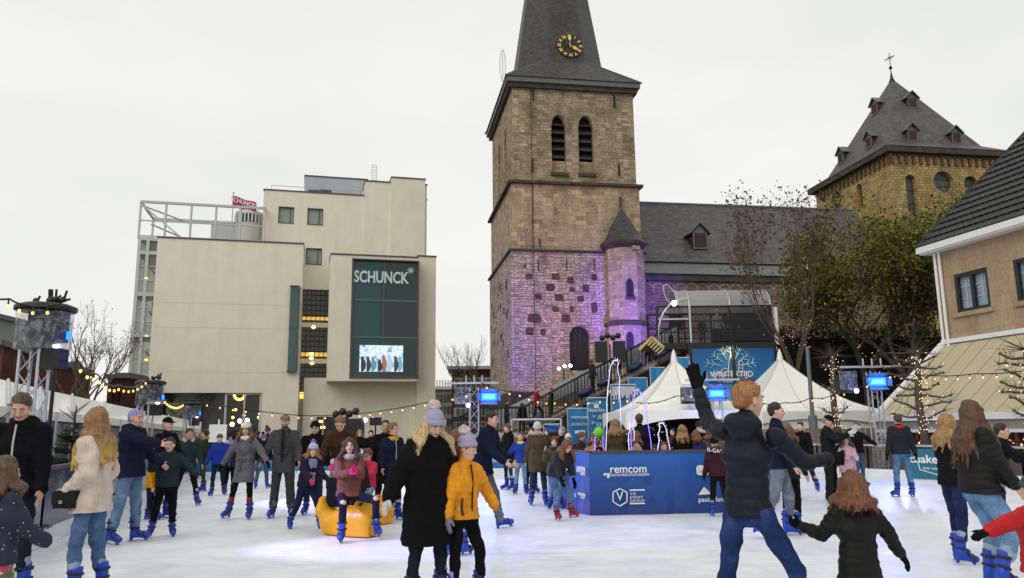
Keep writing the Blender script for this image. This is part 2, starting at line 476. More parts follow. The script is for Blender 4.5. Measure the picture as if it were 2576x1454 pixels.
# ------------------------------------------------------------------ ground and ice
def paving():
    m, nt, b = newmat('square_paving')
    uv = coord(nt, 'UV')
    br = N(nt, 'ShaderNodeTexBrick')
    for k, v in (('Scale', 1.0), ('Mortar Size', 0.006), ('Brick Width', 0.4), ('Row Height', 0.2)): br.inputs[k].default_value = v
    br.inputs['Color1'].default_value = (0.10, 0.095, 0.09, 1); br.inputs['Color2'].default_value = (0.075, 0.07, 0.068, 1); br.inputs['Mortar'].default_value = (0.03, 0.03, 0.03, 1)
    nt.links.new(uv, br.inputs['Vector'])
    c = mix(nt, 0.6, br.outputs['Color'], ramp(nt, noise(nt, uv, 0.5, 5), [(0.3, (0.6, 0.6, 0.6)), (0.7, (1.25, 1.25, 1.25))]), 'MULTIPLY')
    nt.links.new(c, b.inputs['Base Color']); b.inputs['Roughness'].default_value = 0.55
    return m
def icemat():
    m, nt, b = newmat('skated_ice')
    v = coord(nt, 'UV')
    big = noise(nt, v, 0.55, 7, 0.68, 0.6)
    c = ramp(nt, big, [(0.3, (0.63, 0.67, 0.74)), (0.55, (0.76, 0.785, 0.83)), (0.75, (0.82, 0.84, 0.88))])
    # skate scratches: thin curved lines from stretched noises
    acc = None
    for i, (sc, ang, ds) in enumerate((((0.5, 9, 1), 0.35, 1.2), ((0.6, 11, 1), -0.6, 1.5), ((0.4, 8, 1), 1.2, 0.9), ((0.5, 12, 1), 1.9, 1.3))):
        mp = N(nt, 'ShaderNodeMapping'); mp.inputs['Scale'].default_value = sc; mp.inputs['Rotation'].default_value = (0, 0, ang)
        nt.links.new(v, mp.inputs[0])
        f = noise(nt, mp.outputs[0], 1.6, 2, 0.4, ds)
        l = ramp(nt, f, [(0.482, (0, 0, 0)), (0.5, (1, 1, 1)), (0.518, (0, 0, 0))])
        acc = l if acc is None else mix(nt, 1.0, acc, l, 'LIGHTEN')
    brk = ramp(nt, noise(nt, v, 2.2, 3), [(0.42, (0, 0, 0)), (0.62, (1, 1, 1))])
    sc_ = mix(nt, 1.0, acc, brk, 'MULTIPLY')
    c = mix(nt, mix(nt, 1.0, sc_, (0.75, 0.75, 0.75), 'MULTIPLY'), c, (0.93, 0.94, 0.95))
    drk = None
    for i, (sc, ang) in enumerate((((0.35, 7, 1), .9), ((0.45, 10, 1), -1.1))):
        mp = N(nt, 'ShaderNodeMapping'); mp.inputs['Scale'].default_value = sc; mp.inputs['Rotation'].default_value = (0, 0, ang); nt.links.new(v, mp.inputs[0])
        l = ramp(nt, noise(nt, mp.outputs[0], 1.9, 2, 0.4, 1.6), [(0.485, (0, 0, 0)), (0.5, (1, 1, 1)), (0.515, (0, 0, 0))]); drk = l if drk is None else mix(nt, 1.0, drk, l, 'LIGHTEN')
    c = mix(nt, mix(nt, 1.0, drk, (.55, .55, .55), 'MULTIPLY'), c, (.50, .56, .66))
    snow = ramp(nt, noise(nt, v, 7, 6, 0.75), [(0.5, (0, 0, 0)), (0.75, (0.6, 0.6, 0.6))])
    c = mix(nt, snow, c, (0.92, 0.93, 0.94))
    nt.links.new(c, b.inputs['Base Color'])
    r = ramp(nt, noise(nt, v, 1.1, 5, 0.7), [(0.3, (0.28, 0.28, 0.28)), (0.7, (0.62, 0.62, 0.62))])
    nt.links.new(r, b.inputs['Roughness']); b.inputs['Specular IOR Level'].default_value = 0.35
    bump(nt, b, mix(nt, 0.5, sc_, snow), 0.25, 0.006)
    return m
RINK = [(-4.4, 1.0), (-5.3, 5.0), (-6.7, 11.6), (-7.8, 15.4), (-9.05, 20.2), (-11.4, 28.5), (6.0, 28.9), (10.4, 27.7), (11.24, 25.7), (12.5, 23.1), (13.18, 21), (14.2, 17), (15.6, 12), (17.2, 6), (18.4, 1.0)]
g = MB(); g.face([(-900, -60, -0.06), (900, -60, -0.06), (900, 1500, -0.06), (-900, 1500, -0.06)])
tag(g.build('ground', paving()), kind='structure')
g = MB(); g.face([(x, y, 0.0) for x, y in RINK] )
tag(g.build('ice_floor', icemat()), kind='structure')

# ------------------------------------------------------------------ church tower
TD = Vector((6.1, 1, 0)).normalized()
TP = at(1285, 628, 50.0)
TF = Plane(TP, TD)                                # front face, s=0 at the left corner
TS = Plane(TP, Vector((-TD.y, TD.x, 0)))          # left face, s grows away from the viewer
TS.n = -TD
TW = TF.sz(1613, 468)[0]
TDP = TS.sz(1231, 560)[0] if True else 8
z_c1 = TF.sz(1285, 628)[1]; z_c2 = TF.sz(1280, 455)[1]; z_c3 = TF.sz(1283, 205)[1]
print('tower', TW, TDP, z_c1, z_c2, z_c3)
church = root('church_tower', TF.P(0, 0), 'old stone church tower with slate spire, gilded clock and purple floodlit base', 'church tower')
def sq(s0, s1, d0, d1): return [TF.P(s0, 0, -d0), TF.P(s1, 0, -d0), TF.P(s1, 0, -d1), TF.P(s0, 0, -d1)]
def pt(p, z): return Vector((p.x, p.y, z))
# lower stage
w1 = arch(*[TF.sz(1434, 925)[0], TF.sz(1486, 925)[0]], TF.sz(1460, 932)[1], TF.sz(1460, 820)[1])
def stage(name, m, ins, z0, z1, front_holes, side_holes):
    mb = MB()
    facade(mb, TF, rect(ins, TW - ins, z0, z1), front_holes, -ins, 0.45)
    PS = Plane(TP, TS.e); PS.n = -TD
    facade(mb, PS, rect(ins, TDP - ins, z0, z1), side_holes, -ins, 0.45)
    q = sq(ins, TW - ins, ins, TDP - ins)
    mb.face([pt(q[1], z0), pt(q[2], z0), pt(q[2], z1), pt(q[1], z1)]); mb.face([pt(q[2], z0), pt(q[3], z0), pt(q[3], z1), pt(q[2], z1)])
    return mb.build(name, m, church)
stage('lower_wall', M_RUB, 0.0, 0, z_c1, [w1], [])
stage('middle_wall', M_ASH2, 0.12, z_c1, z_c2, [], [])
bh = []
for (ul, ur, vt, vb) in ((1391, 1428, 285, 432), (1460, 1498, 287, 434)):
    a = TF.sz(ul, vb)[0]; b_ = TF.sz(ur, vb)[0]
    bh.append(arch(a, b_, TF.sz((ul + ur) / 2, vb)[1], TF.sz((ul + ur) / 2, vt)[1], True))
PS = Plane(TP, TS.e); PS.n = -TD
sh = []
for f in (0.33, 0.62):
    c = TDP * f; sh.append(arch(c - 0.45, c + 0.45, bh[0][0][1], bh[0][len(bh[0]) // 2][1], True))
stage('belfry_wall', M_ASH, 0.25, z_c2, z_c3, bh, sh)
# dark backing inside openings, louvres
def back_of(pl, hole, d, name='opening', m=None):
    xs = [p[0] for p in hole]; zs = [p[1] for p in hole]
    mb = MB(); mb.pbox(pl, min(xs) - 0.05, max(xs) + 0.05, min(zs) - 0.05, max(zs) + 0.05, -d - 0.1, -d)
    return mb.build(name, m or M_DARKIN, church)
for h in bh:
    o = back_of(TF, h, 1.1, 'belfry_window')
    xs = [p[0] for p in h]; zs = [p[1] for p in h]
    z0 = min(zs); z1 = max(zs)
    mb = MB()
    for k in range(5):
        z = z0 + 1.15 + k * (z1 - z0 - 1.2) / 5
        a = [TF.P(min(xs), z, -0.62), TF.P(max(xs), z, -0.62), TF.P(max(xs), z + 0.35, -1.0), TF.P(min(xs), z + 0.35, -1.0)]
        mb.face(a); mb.face([p + Vector((0, 0, 0.05)) for p in a])
        mb.face([a[0], a[1], a[1] + Vector((0, 0, .05)), a[0] + Vector((0, 0, .05))])
    mb.build('louvre', M_DKS, o)
    mb = MB(); mb.pbox(TF, min(xs), max(xs), z0, z0 + 0.95, -0.95, -0.6); mb.build('infill', M_ASH, o)
    mb = MB(); mb.pbox(TF, min(xs) - 0.1, max(xs) + 0.1, z0 - 0.22, z0, -0.3, -0.1); mb.build('sill', M_DKS, o)
for h in sh: back_of(PS, h, 0.85, 'belfry_window')
wb = back_of(TF, w1, 0.42, 'arched_window', mat('leaded_glass', (0.02, 0.022, 0.028), 0.25, var=0.4, nscale=5))
mb = MB(); xs = [p[0] for p in w1]; zs = [p[1] for p in w1]
for k in range(1, 4): s = min(xs) + (max(xs) - min(xs)) * k / 4; mb.pbox(TF, s - 0.015, s + 0.015, min(zs), max(zs) - 0.08, -0.41, -0.38)
for k in range(1, 7): z = min(zs) + (max(zs) - min(zs)) * k / 7; mb.pbox(TF, min(xs), max(xs), z - 0.015, z + 0.015, -0.41, -0.39)
mb.build('glazing_bar', M_IRON, wb)
def voussoirs(mb, pl, cx, cz, r, w, n, o, a0=0.0, a1=math.pi):
    for k in range(n):
        p, q = a0 + (a1 - a0) * (k + 0.06) / n, a0 + (a1 - a0) * (k + 0.94) / n
        pts = [(cx + r * math.cos(p), cz + r * math.sin(p)), (cx + (r + w) * math.cos(p), cz + (r + w) * math.sin(p)), (cx + (r + w) * math.cos(q), cz + (r + w) * math.sin(q)), (cx + r * math.cos(q), cz + r * math.sin(q))]
        mb.box8([pl.P(*x, o - 0.05) for x in pts] + [pl.P(*x, o + 0.02) for x in pts])
mb = MB(); r = (max(xs) - min(xs)) / 2; voussoirs(mb, TF, (max(xs) + min(xs)) / 2, max(zs) - r, r, 0.34, 17, 0.0); mb.build('arch_stones', M_RUB, church)
# string courses and cornice as rings
def ring(name, z0, z1, prj, m=M_DKS, zs=0.0):
    mb = MB(); a = sq(-prj, TW + prj, -prj, TDP + prj); b2 = sq(0.3, TW - 0.3, 0.3, TDP - 0.3)
    for i in range(4):
        j = (i + 1) % 4
        mb.box8([pt(a[i], z0 + zs), pt(a[j], z0 + zs), pt(b2[j], z0), pt(b2[i], z0), pt(a[i], z1 - zs), pt(a[j], z1 - zs), pt(b2[j], z1), pt(b2[i], z1)])
    return mb.build(name, m, church)
ring('string_course', z_c1 - 0.12, z_c1 + 0.1, 0.14, M_DKS, 0.04)
ring('string_course', z_c2 - 0.14, z_c2 + 0.12, 0.12, M_DKS, 0.04)
ring('cornice', z_c3 - 0.32, z_c3 + 0.0, 0.0, M_DKS)
ring('cornice', z_c3 + 0.003, z_c3 + 0.35, 0.17, M_LEAD)
zp = TF.sz(1290, 985)[1]
ring('plinth', zp - 0.9, zp + 0.05, 0.10, M_DKS, 0.06)
# dark ironstone patches let into the rubble
rr = random.Random(3)
for (x, y, w, h) in ((370, 358, 44, 32), (520, 360, 48, 38), (605, 382, 40, 40), (742, 362, 34, 36), (490, 420, 50, 40), (614, 432, 34, 26), (692, 425, 40, 46), (422, 472, 38, 34), (540, 478, 52, 40), (662, 486, 46, 34), (740, 535, 38, 60), (520, 545, 38, 34), (612, 545, 28, 34), (402, 595, 76, 48), (580, 595, 54, 46), (375, 670, 46, 46), (450, 675, 30, 40), (345, 300, 20, 14)):
    u, v = 1167.2 + x * .4428, 536.7 + y * .4428
    s, z = TF.sz(u, v); w *= .4428 * .0252; h *= .4428 * .0252
    pts = []
    for k in range(14):
        a = 2 * math.pi * k / 14; r = 1 + rr.uniform(-.16, .12); ca, sa = math.cos(a), math.sin(a)
        pts.append((s + math.copysign(abs(ca) ** .45, ca) * w * .52 * r, z + math.copysign(abs(sa) ** .45, sa) * h * .52 * r))
    mb = MB(); f = [TF.P(*p, 0.012) for p in pts]; bk = [TF.P(*p, -0.02) for p in pts]
    mb.face(f)
    for i in range(14): j = (i + 1) % 14; mb.face([f[i], bk[i], bk[j], f[j]])
    mb.build('ironstone_block', M_DPATCH, church)
for k in range(22):   # the same blocks on the left face
    s = rr.uniform(.6, TDP - .6); z = rr.uniform(zp + 1, z_c1 - 1); w, h = rr.uniform(.3, .7), rr.uniform(.3, .6)
    mb = MB(); mb.pbox(PS, s, s + w, z, z + h, -0.02, 0.012); mb.build('ironstone_block', M_DPATCH, church)
mb = MB()   # wall anchors
for (u, v0, v1) in ((1354, 652, 682), (1425, 652, 682), (1494, 652, 682), (1342, 222, 250), (1546, 235, 268), (1340, 400, 432), (1558, 412, 440), (1358, 600, 620), (1561, 495, 530)):
    s, za = TF.sz(u, v0); zb = TF.sz(u, v1)[1]; mb.pbox(TF, s - .03, s + .03, zb, za, -.3, .05)
mb.build('wall_anchor', M_IRON, church)
mb = MB(); s, za = TF.sz(1342, 640); mb.pbox(TF, s - .012, s + .012, zp, z_c3 - .4, -.1, .035); mb.build('lightning_conductor', M_IRON, church)
# spire: broached octagon
cx, cd = TW / 2, TDP / 2
z_e = z_c3 + 0.353
z_o = at(1408, 155, TF.P(cx, 0, -cd).y - 3).z
Rf = 3.05; H = z_o + (z_o - z_e) * 0 + 22.5
mb = MB()
base = [TF.P(-.26, z_e, .26), TF.P(TW + .26, z_e, .26), TF.P(TW + .26, z_e, -TDP - .26), TF.P(-.26, z_e, -TDP - .26)]
oc = []
for k in range(8):
    a = -math.pi / 2 - math.pi / 8 + k * math.pi / 4
    R = Rf / math.cos(math.pi / 8)
    oc.append(TF.P(cx + R * math.cos(a) * 1.06, z_o if k % 1 == 0 else z_o, R * -math.sin(a) * 1.06 - cd))
apex = TF.P(cx, H, -cd)
# oc[0],oc[1] = front face left/right vertices
hz = z_e + (z_o - z_e) * .28
for i in range(4):
    a = base[i]; b2 = base[(i + 1) % 4]; p, q = oc[2 * i], oc[2 * i + 1]
    mb.face([a, b2, q, p])
    nx = oc[(2 * i + 2) % 8]; mb.face([b2, nx, q])
for k in range(8): mb.face([oc[k], oc[(k + 1) % 8], apex])
spire = mb.build('spire', M_SLATE, church)
mb = MB()
for i in range(4):
    for p in (oc[2 * i + 1], oc[(2 * i + 2) % 8]):
        mb.tube(p, base[(i + 1) % 4], .05, n=5)
mb.build('lead_roll', M_LEAD, spire)
# clock on the front face of the octagon
fn = (oc[0] + oc[1]) / 2; dn = (apex - fn).normalized(); ex = TF.e; nn_ = ex.cross(dn).normalized()
if nn_.y > 0: nn_ = -nn_
# find point on face seen at (1433,117)
d = ray(1433, 117); t = (fn - CAMP).dot(nn_) / d.dot(nn_); cc = CAMP + d * t
cr_ = (cc.y) * 36 / FPX
def disc(mb, c, r0, r1, ex, ey, n=40, o=0, th=0.06, nn=None):
    for k in range(n):
        a, b3 = 2 * math.pi * k / n, 2 * math.pi * (k + 1) / n
        P = [c + ex * (r * math.cos(x)) + ey * (r * math.sin(x)) + nn * o for r, x in ((r0, a), (r1, a), (r1, b3), (r0, b3))]
        mb.box8(P + [p + nn * th for p in P])
mb = MB(); disc(mb, cc, 0.001, cr_ * 1.0, ex, dn, 36, 0.02, 0.08, nn_)
clock = mb.build('clock_face', mat('clock_black', (0.02, 0.012, 0.012), 0.6), church)
NUM = ['XII', 'I', 'II', 'III', 'IIII', 'V', 'VI', 'VII', 'VIII', 'IX', 'X', 'XI']
for k, s_ in enumerate(NUM):
    a = math.pi / 2 - 2 * math.pi * k / 12
    rad = ex * math.cos(a) + dn * math.sin(a)
    tan = -nn_.cross(rad) * -1
    e1 = rad.cross(nn_) * -1
    text(s_, cc + rad * cr_ * .70 + nn_ * .11, e1, cr_ * .36, M_GOLD, clock, 'numeral', 0.02, bold=0.012, xs=.9 if len(s_) < 3 else .62, ez=rad)
def hand(len_, w, ang):
    mb = MB(); d_ = ex * math.sin(ang) + dn * math.cos(ang); mb.bar(cc - d_ * len_ * .22 + nn_ * .16, cc + d_ * len_ + nn_ * .16, w, .03)
    mb.box8([cc + d_ * len_ * .62 + (ex * math.cos(ang) - dn * math.sin(ang)) * x + d_ * y + nn_ * z for z in (.14, .18) for x, y in ((-w, 0), (0, -w * 1.5), (w, 0), (0, w * 3.2))])
    mb.build('clock_hand', M_GOLD, clock)
hand(cr_ * .92, .11, 0.0); hand(cr_ * .62, .14, math.radians(122))
mb = MB(); p = cc - ex * cr_ * .28 + dn * cr_ * .2 + nn_ * .13; mb.bar(p - dn * .28, p + dn * .28, .34, .03); mb.build('inspection_hatch', M_LEAD, clock)
# small roof light on the skirt
lp = TF.P(cx * 1.16, hz * .5 + z_e * .5 + .35, -.9)
mb = MB(); mb.box(lp, (.5, .5, .5), .16); mb.build('roof_light', M_LEAD, church)
# aerial loops either side
mb = MB()
for (sx, hh) in ((-.35, 1.9), (TW + .1, 1.2)):
    c = TF.P(sx, z_e + hh * .5, -.4 if sx < 0 else -2.0)
    for q in (0, .25, .5):
        mb.path([c + Vector((.22 * math.cos(a) * math.cos(q * 3), .22 * math.cos(a) * math.sin(q * 3), hh * .62 * math.sin(a))) for a in [2 * math.pi * k / 14 for k in range(15)]], .014, 4)
    mb.tube(c - Vector((0, 0, hh * .7)), c + Vector((0, 0, hh * .7)), .02)
mb.build('aerial', M_ALU, church)
# stair turret on the right corner
tc = TF.P(TF.sz(1568, 700)[0], 0, .15)
zt = TF.sz(1568, 622)[1]; zt2 = TF.sz(1568, 815)[1]; za = TF.sz(1563, 528)[1]
def octo(r, z, c=tc): return [Vector((c.x, c.y, z)) + TF.e * (r * math.cos(a)) - TF.n * (r * math.sin(a)) for a in [-math.pi / 8 - math.pi / 2 + k * math.pi / 4 for k in range(8)]]
def ostack(mb, prof):
    for (r0, z0), (r1, z1) in zip(prof, prof[1:]):
        a, b3 = octo(r0, z0), octo(r1, z1)
        for k in range(8): mb.face([a[k], a[(k + 1) % 8], b3[(k + 1) % 8], b3[k]])
mb = MB(); ostack(mb, [(1.42, 0), (1.42, zt2 - .1)]); ostack(mb, [(1.3, zt2 - .1), (1.3, zt)]); tw = mb.build('turret_wall', M_ASH2, church)
mb = MB(); ostack(mb, [(1.3, zt2 - .3), (1.55, zt2 - .18), (1.55, zt2 - .05), (1.3, zt2 + .1)]); ostack(mb, [(1.3, zt - .3), (1.52, zt - .1), (1.6, zt), (1.6, zt + .12), (1.3, zt + .14)]); mb.build('turret_cornice', M_DKS, church)
mb = MB(); ostack(mb, [(1.62, zt + .12), (1.15, zt + .62), (.72, zt + 1.5), (.05, za)]); mb.build('turret_roof', M_SLATE, church)
mb = MB(); mb.tube((tc.x, tc.y, za - .3), (tc.x, tc.y, za + 1.0), .035, .01); mb.sphere((tc.x, tc.y, za), .1); mb.build('finial', M_LEAD, church)
for (v0, v1) in ((744, 705), (874, 838)):
    # window on the front-right facet
    a = octo(1.3 if v0 < 800 else 1.42, 0); e_ = (a[1] - a[0]).normalized(); fp = Plane(a[0], e_)
    s0 = fp.sz(1585, v0)[0]; s0 = min(max(s0, .3), .9)
    zb, zu = fp.sz(1585, v0)[1], fp.sz(1585, v1)[1]
    h = arch(s0 - .17, s0 + .17, zb, zu, True)
    mb = MB(); fr = [fp.P(*p, .03) for p in arch(s0 - .27, s0 + .27, zb - .05, zu + .12, True)]; mb.face(fr)
    fo = mb.build('turret_window', M_DKS, church)
    mb = MB(); mb.face([fp.P(*p, .06) for p in h]); mb.build('pane', M_DARKIN, fo)
    mb = MB(); mb.pbox(fp, s0 - .32, s0 + .32, zb - .22, zb - .05, 0, .16); mb.build('sill', M_DKS, fo)
mb = MB(); sp = TF.sz(1582, 636); mb.pbox(TF, sp[0] - .25, sp[0] + .25, sp[1] - .12, sp[1] + .12, 1.2, 1.62); mb.build('date_stone', M_ASH, church)

# ------------------------------------------------------------------ nave
NP = TF.off(-1.2)
nave = root('church_nave', NP.P(TW + 4, 0), 'long church nave with dark slate roof behind the slide tower and trees', 'church')
s0 = TW - .5; s1 = NP.sz(2110, 700)[0] + 6
ze = NP.sz(1640, 690)[1]; zk = NP.off(-.9).sz(1640, 660)[1]
RP = NP.off(-6.5); zr = RP.sz(1640, 511)[1]
win = []
for (u, wv) in ((2065, 40),):
    a, zb = NP.sz(u - 20, 830); b3, zt_ = NP.sz(u + 20, 745); win.append(arch(a, b3, zb, zt_))
for u in (1700, 1880):
    a, zb = NP.sz(u - 17, 830); b3, zt_ = NP.sz(u + 17, 760); win.append(arch(a, b3, zb, zt_))
mb = MB(); facade(mb, NP, rect(s0, s1, 0, ze), win, 0, .4); mb.build('nave_wall', M_NAVE, nave)
for h in win:
    xs = [p[0] for p in h]; zs = [p[1] for p in h]
    mb = MB(); mb.pbox(NP, min(xs) - .05, max(xs) + .05, min(zs) - .05, max(zs) + .05, -.5, -.4); mb.build('window', M_DARKIN, nave)
mb = MB()
k = s0 + 1.0
while k < s1 - 1:     # round arched frieze below the eaves
    voussoirs(mb, NP, k, ze - 1.0, .32, .13, 9, .06); mb.pbox(NP, k - .45, k - .33, ze - 1.35, ze - 1.0, -.02, .1); k += .8
mb.build('arched_frieze', M_ASH, nave)
mb = MB(); mb.pbox(NP, s0, s1, ze - .45, ze - .02, -.3, .25); mb.build('eaves', M_DKS, nave)
mb = MB()
mb.face([NP.P(s0, ze, .4), NP.P(s1, ze, .4), NP.P(s1, zk, -.9), NP.P(s0, zk, -.9)])
mb.build('aisle_roof', M_LEAD, nave)
mb = MB(); mb.face([NP.P(s0, zk + .05, -.75), NP.P(s1, zk + .05, -.75), RP.P(s1, zr), RP.P(s0, zr)]); mb.face([RP.P(s0, zr), RP.P(s1, zr), NP.P(s1, zk, -12.2), NP.P(s0, zk, -12.2)])
mb.face([NP.P(s0, zk, -.75), NP.P(s0, zk, -12.2), RP.P(s0, zr)]); mb.face([NP.P(s1, zk, -.75), NP.P(s1, zk, -12.2), RP.P(s1, zr)])
mb.build('nave_roof', M_SLATE2, nave)
mb = MB(); mb.tube(RP.P(s0, zr), RP.P(s1, zr), .12); mb.build('ridge', M_LEAD, nave)
def dormer(pl_pt, e, n, w, h, parent, dep=1.2, red=True):
    """small gabled roof hatch; pl_pt = bottom centre of its face, e along, n outwards"""
    p = Vector(pl_pt); e = Vector(e); n = Vector(n); z = Vector((0, 0, 1))
    mb = MB(); hw = w / 2
    mb.box8([p - e * hw, p + e * hw, p + e * hw - n * dep, p - e * hw - n * dep, p - e * hw + z * h, p + e * hw + z * h, p + e * hw - n * dep + z * h, p - e * hw - n * dep + z * h])
    d_ = mb.build('dormer', M_SLATE, parent)
    mb = MB(); ov = .22
    a, b3, c = p - e * (hw + ov) + z * (h - .1) + n * ov, p + e * (hw + ov) + z * (h - .1) + n * ov, p + z * (h + w * .62) + n * ov
    bk = -n * (dep + ov)
    for x, y in ((a, c), (c, b3)): mb.box8([x, y, y + bk, x + bk, x + z * .08, y + z * .08, y + bk + z * .08, x + bk + z * .08])
    mb.face([p - e * hw + z * h, p + e * hw + z * h, p + z * (h + w * .5)])
    mb.build('gable_roof', M_LEAD, d_)
    mb = MB(); q = p + n * .03
    mb.box8([q - e * hw * .72 + z * .08, q + e * hw * .72 + z * .08, q + e * hw * .72 + z * .08 - n * .06, q - e * hw * .72 + z * .08 - n * .06] + [x + z * (h * .86) for x in (q - e * hw * .72, q + e * hw * .72, q + e * hw * .72 - n * .06, q - e * hw * .72 - n * .06)])
    mb.build('shutter', mat('faded_red_shutter', (0.055, 0.022, 0.022), 0.8), d_)
    mb = MB()
    for sg in (-1, 1): mb.bar(p + e * hw * .86 * sg + n * .05, p + e * hw * .86 * sg + n * .05 + z * h, .1, .08)
    mb.bar(p - e * hw + n * .06, p + e * hw + n * .06, .12, .1); mb.build('frame', M_LEAD, d_)
DPL = NP.off(-1.9); s, z = DPL.sz(1762, 625); dormer(DPL.P(s, z), NP.e, NP.n, 1.15, 1.15, nave, 2.2)

# ------------------------------------------------------------------ crossing tower
XP = at(2237, 375, 63.0); XF = Plane(XP, TD); XS = Plane(XP, Vector((-TD.y, TD.x, 0))); XS.n = -TD
XW = XF.sz(2515, 390)[0]; XD = XS.sz(2050, 462)[0]; zx = XF.sz(2237, 395)[1]; za = 0
print('crossing', XW, XD, zx)
xt = root('crossing_tower', XF.P(0, 0), 'square yellow stone crossing tower with pyramid slate roof and iron cross', 'church tower')
hs = []
def xh(pl, u0, u1, v0, v1, kind):
    a, zb = pl.sz(u0, v1); b3 = pl.sz(u1, v1)[0]; zt_ = pl.sz((u0 + u1) / 2, v0)[1]
    if kind == 'o':
        cx_, cz_, r_ = (a + b3) / 2, (zb + zt_) / 2, abs(b3 - a) / 2
        return [(cx_ + r_ * math.cos(2 * math.pi * k / 24), cz_ + r_ * math.sin(2 * math.pi * k / 24)) for k in range(24)]
    return arch(min(a, b3), max(a, b3), zb, zt_)
hs = [xh(XF, 2287, 2313, 440, 545, 'a'), xh(XF, 2352, 2402, 427, 487, 'o'), xh(XF, 2430, 2465, 443, 500, 'a')]
hs2 = [xh(XS, 2120, 2092, 475, 530, 'o'), xh(XS, 2172, 2158, 460, 520, 'a')]
mb = MB(); facade(mb, XF, rect(0, XW, 0, zx + 1), hs, 0, .45); XS2 = Plane(XP, XS.e); XS2.n = -TD
facade(mb, XS2, rect(0, XD, 0, zx + 1), hs2, 0, .45); mb.build('tower_wall', M_YEL, xt)
for pl, hh in ((XF, hs), (XS2, hs2)):
    for h in hh:
        xs = [p[0] for p in h]; zs = [p[1] for p in h]
        mb = MB(); mb.pbox(pl, min(xs) - .05, max(xs) + .05, min(zs) - .05, max(zs) + .05, -.5, -.4); wo = mb.build('window', mat('old_glass', (0.06, 0.065, 0.06), 0.4, var=.5, nscale=3), xt)
        mb = MB()
        for f in (.33, .66): z = min(zs) + (max(zs) - min(zs)) * f; mb.pbox(pl, min(xs), max(xs), z - .03, z + .03, -.39, -.36)
        mb.build('glazing_bar', M_IRON, wo)
        if len(h) == 24:
            mb = MB(); cx_, cz_ = sum(xs) / 24, sum(zs) / 24; r_ = (max(xs) - min(xs)) / 2; voussoirs(mb, pl, cx_, cz_, r_, .3, 22, 0, 0, 2 * math.pi); mb.build('window_surround', M_ASH, xt)
def xq(o, z): return [XF.P(-o, z, o), XF.P(XW + o, z, o), XF.P(XW + o, z, -XD - o), XF.P(-o, z, -XD - o)]
mb = MB(); k = .45      # corbel table
while k < XW:
    voussoirs(mb, XF, k, zx - .05, .26, .14, 7, .08); mb.pbox(XF, k - .44, k - .24, zx - .55, zx - .02, 0, .2); k += .66
k = .45
while k < XD:
    voussoirs(mb, XS2, k, zx - .05, .26, .14, 7, .08); mb.pbox(XS2, k - .44, k - .24, zx - .55, zx - .02, 0, .2); k += .66
mb.build('corbel_table', mat('brown_corbel', (0.12, 0.07, 0.045), .9, var=.3), xt)
mb = MB(); a = xq(.55, zx + .35); b3 = xq(.55, zx + .85); mb.box8(a + b3); mb.build('eaves', M_DKS, xt)
zap = 0
cxx = XF.P(XW / 2, 0, -XD / 2)
zap = at(2243, 197, cxx.y).z
r0 = xq(.6, zx + .853); r1 = xq(-.9, zx + 1.75)
mb = MB()
for i in range(4):
    j = (i + 1) % 4; mb.face([r0[i], r0[j], r1[j], r1[i]]); mb.face([r1[i], r1[j], Vector((cxx.x, cxx.y, zap))])
xr = mb.build('pyramid_roof', M_SLATE2, xt)
def on_roof(u, v):   # intersect roof faces front/left
    best = None
    ap = Vector((cxx.x, cxx.y, zap))
    for (A, B) in ((r1[0], r1[1]), (r1[3], r1[0])):
        n_ = (B - A).cross(ap - A); d_ = ray(u, v); t_ = (A - CAMP).dot(n_) / d_.dot(n_); p = CAMP + d_ * t_
        f = (p - A).dot((B - A).normalized()) / (B - A).length; hfr = (p.z - A.z) / (ap.z - A.z)
        if hfr * .5 - .02 <= f <= 1 - hfr * .5 + .02: return p
    return p
for (u, v, side) in ((2290, 262, 0), (2290, 344, 0), (2400, 350, 0), (2207, 275, 1), (2193, 360, 1), (2122, 398, 1)):
    n_ = XF.n if side == 0 else XS2.n; e_ = XF.e if side == 0 else XS.e
    p = on_roof(u, v); dormer(p + n_ * .25 - Vector((0, 0, .5)), e_, n_, .95, 1.0, xt, 1.6)
mb = MB(); mb.lathe((cxx.x, cxx.y, zap - .4), [(.3, 0), (.15, .4), (.06, .9), (.03, 1.5), (.03, 1.7)], 8); mb.sphere((cxx.x, cxx.y, zap + 1.05), .16)
mb.tube((cxx.x, cxx.y, zap + 1.1), (cxx.x, cxx.y, zap + 2.55), .035)
c = Vector((cxx.x, cxx.y, zap + 2.05)); ce = Vector((.42, -.1, .2))
mb.tube(c - ce, c + ce, .045)
for a in range(8): q = Vector((math.cos(a * math.pi / 4), -.2, math.sin(a * math.pi / 4))) * .26; mb.tube(c, c + q, .018, n=4)
mb.build('iron_cross', M_IRON, xt)
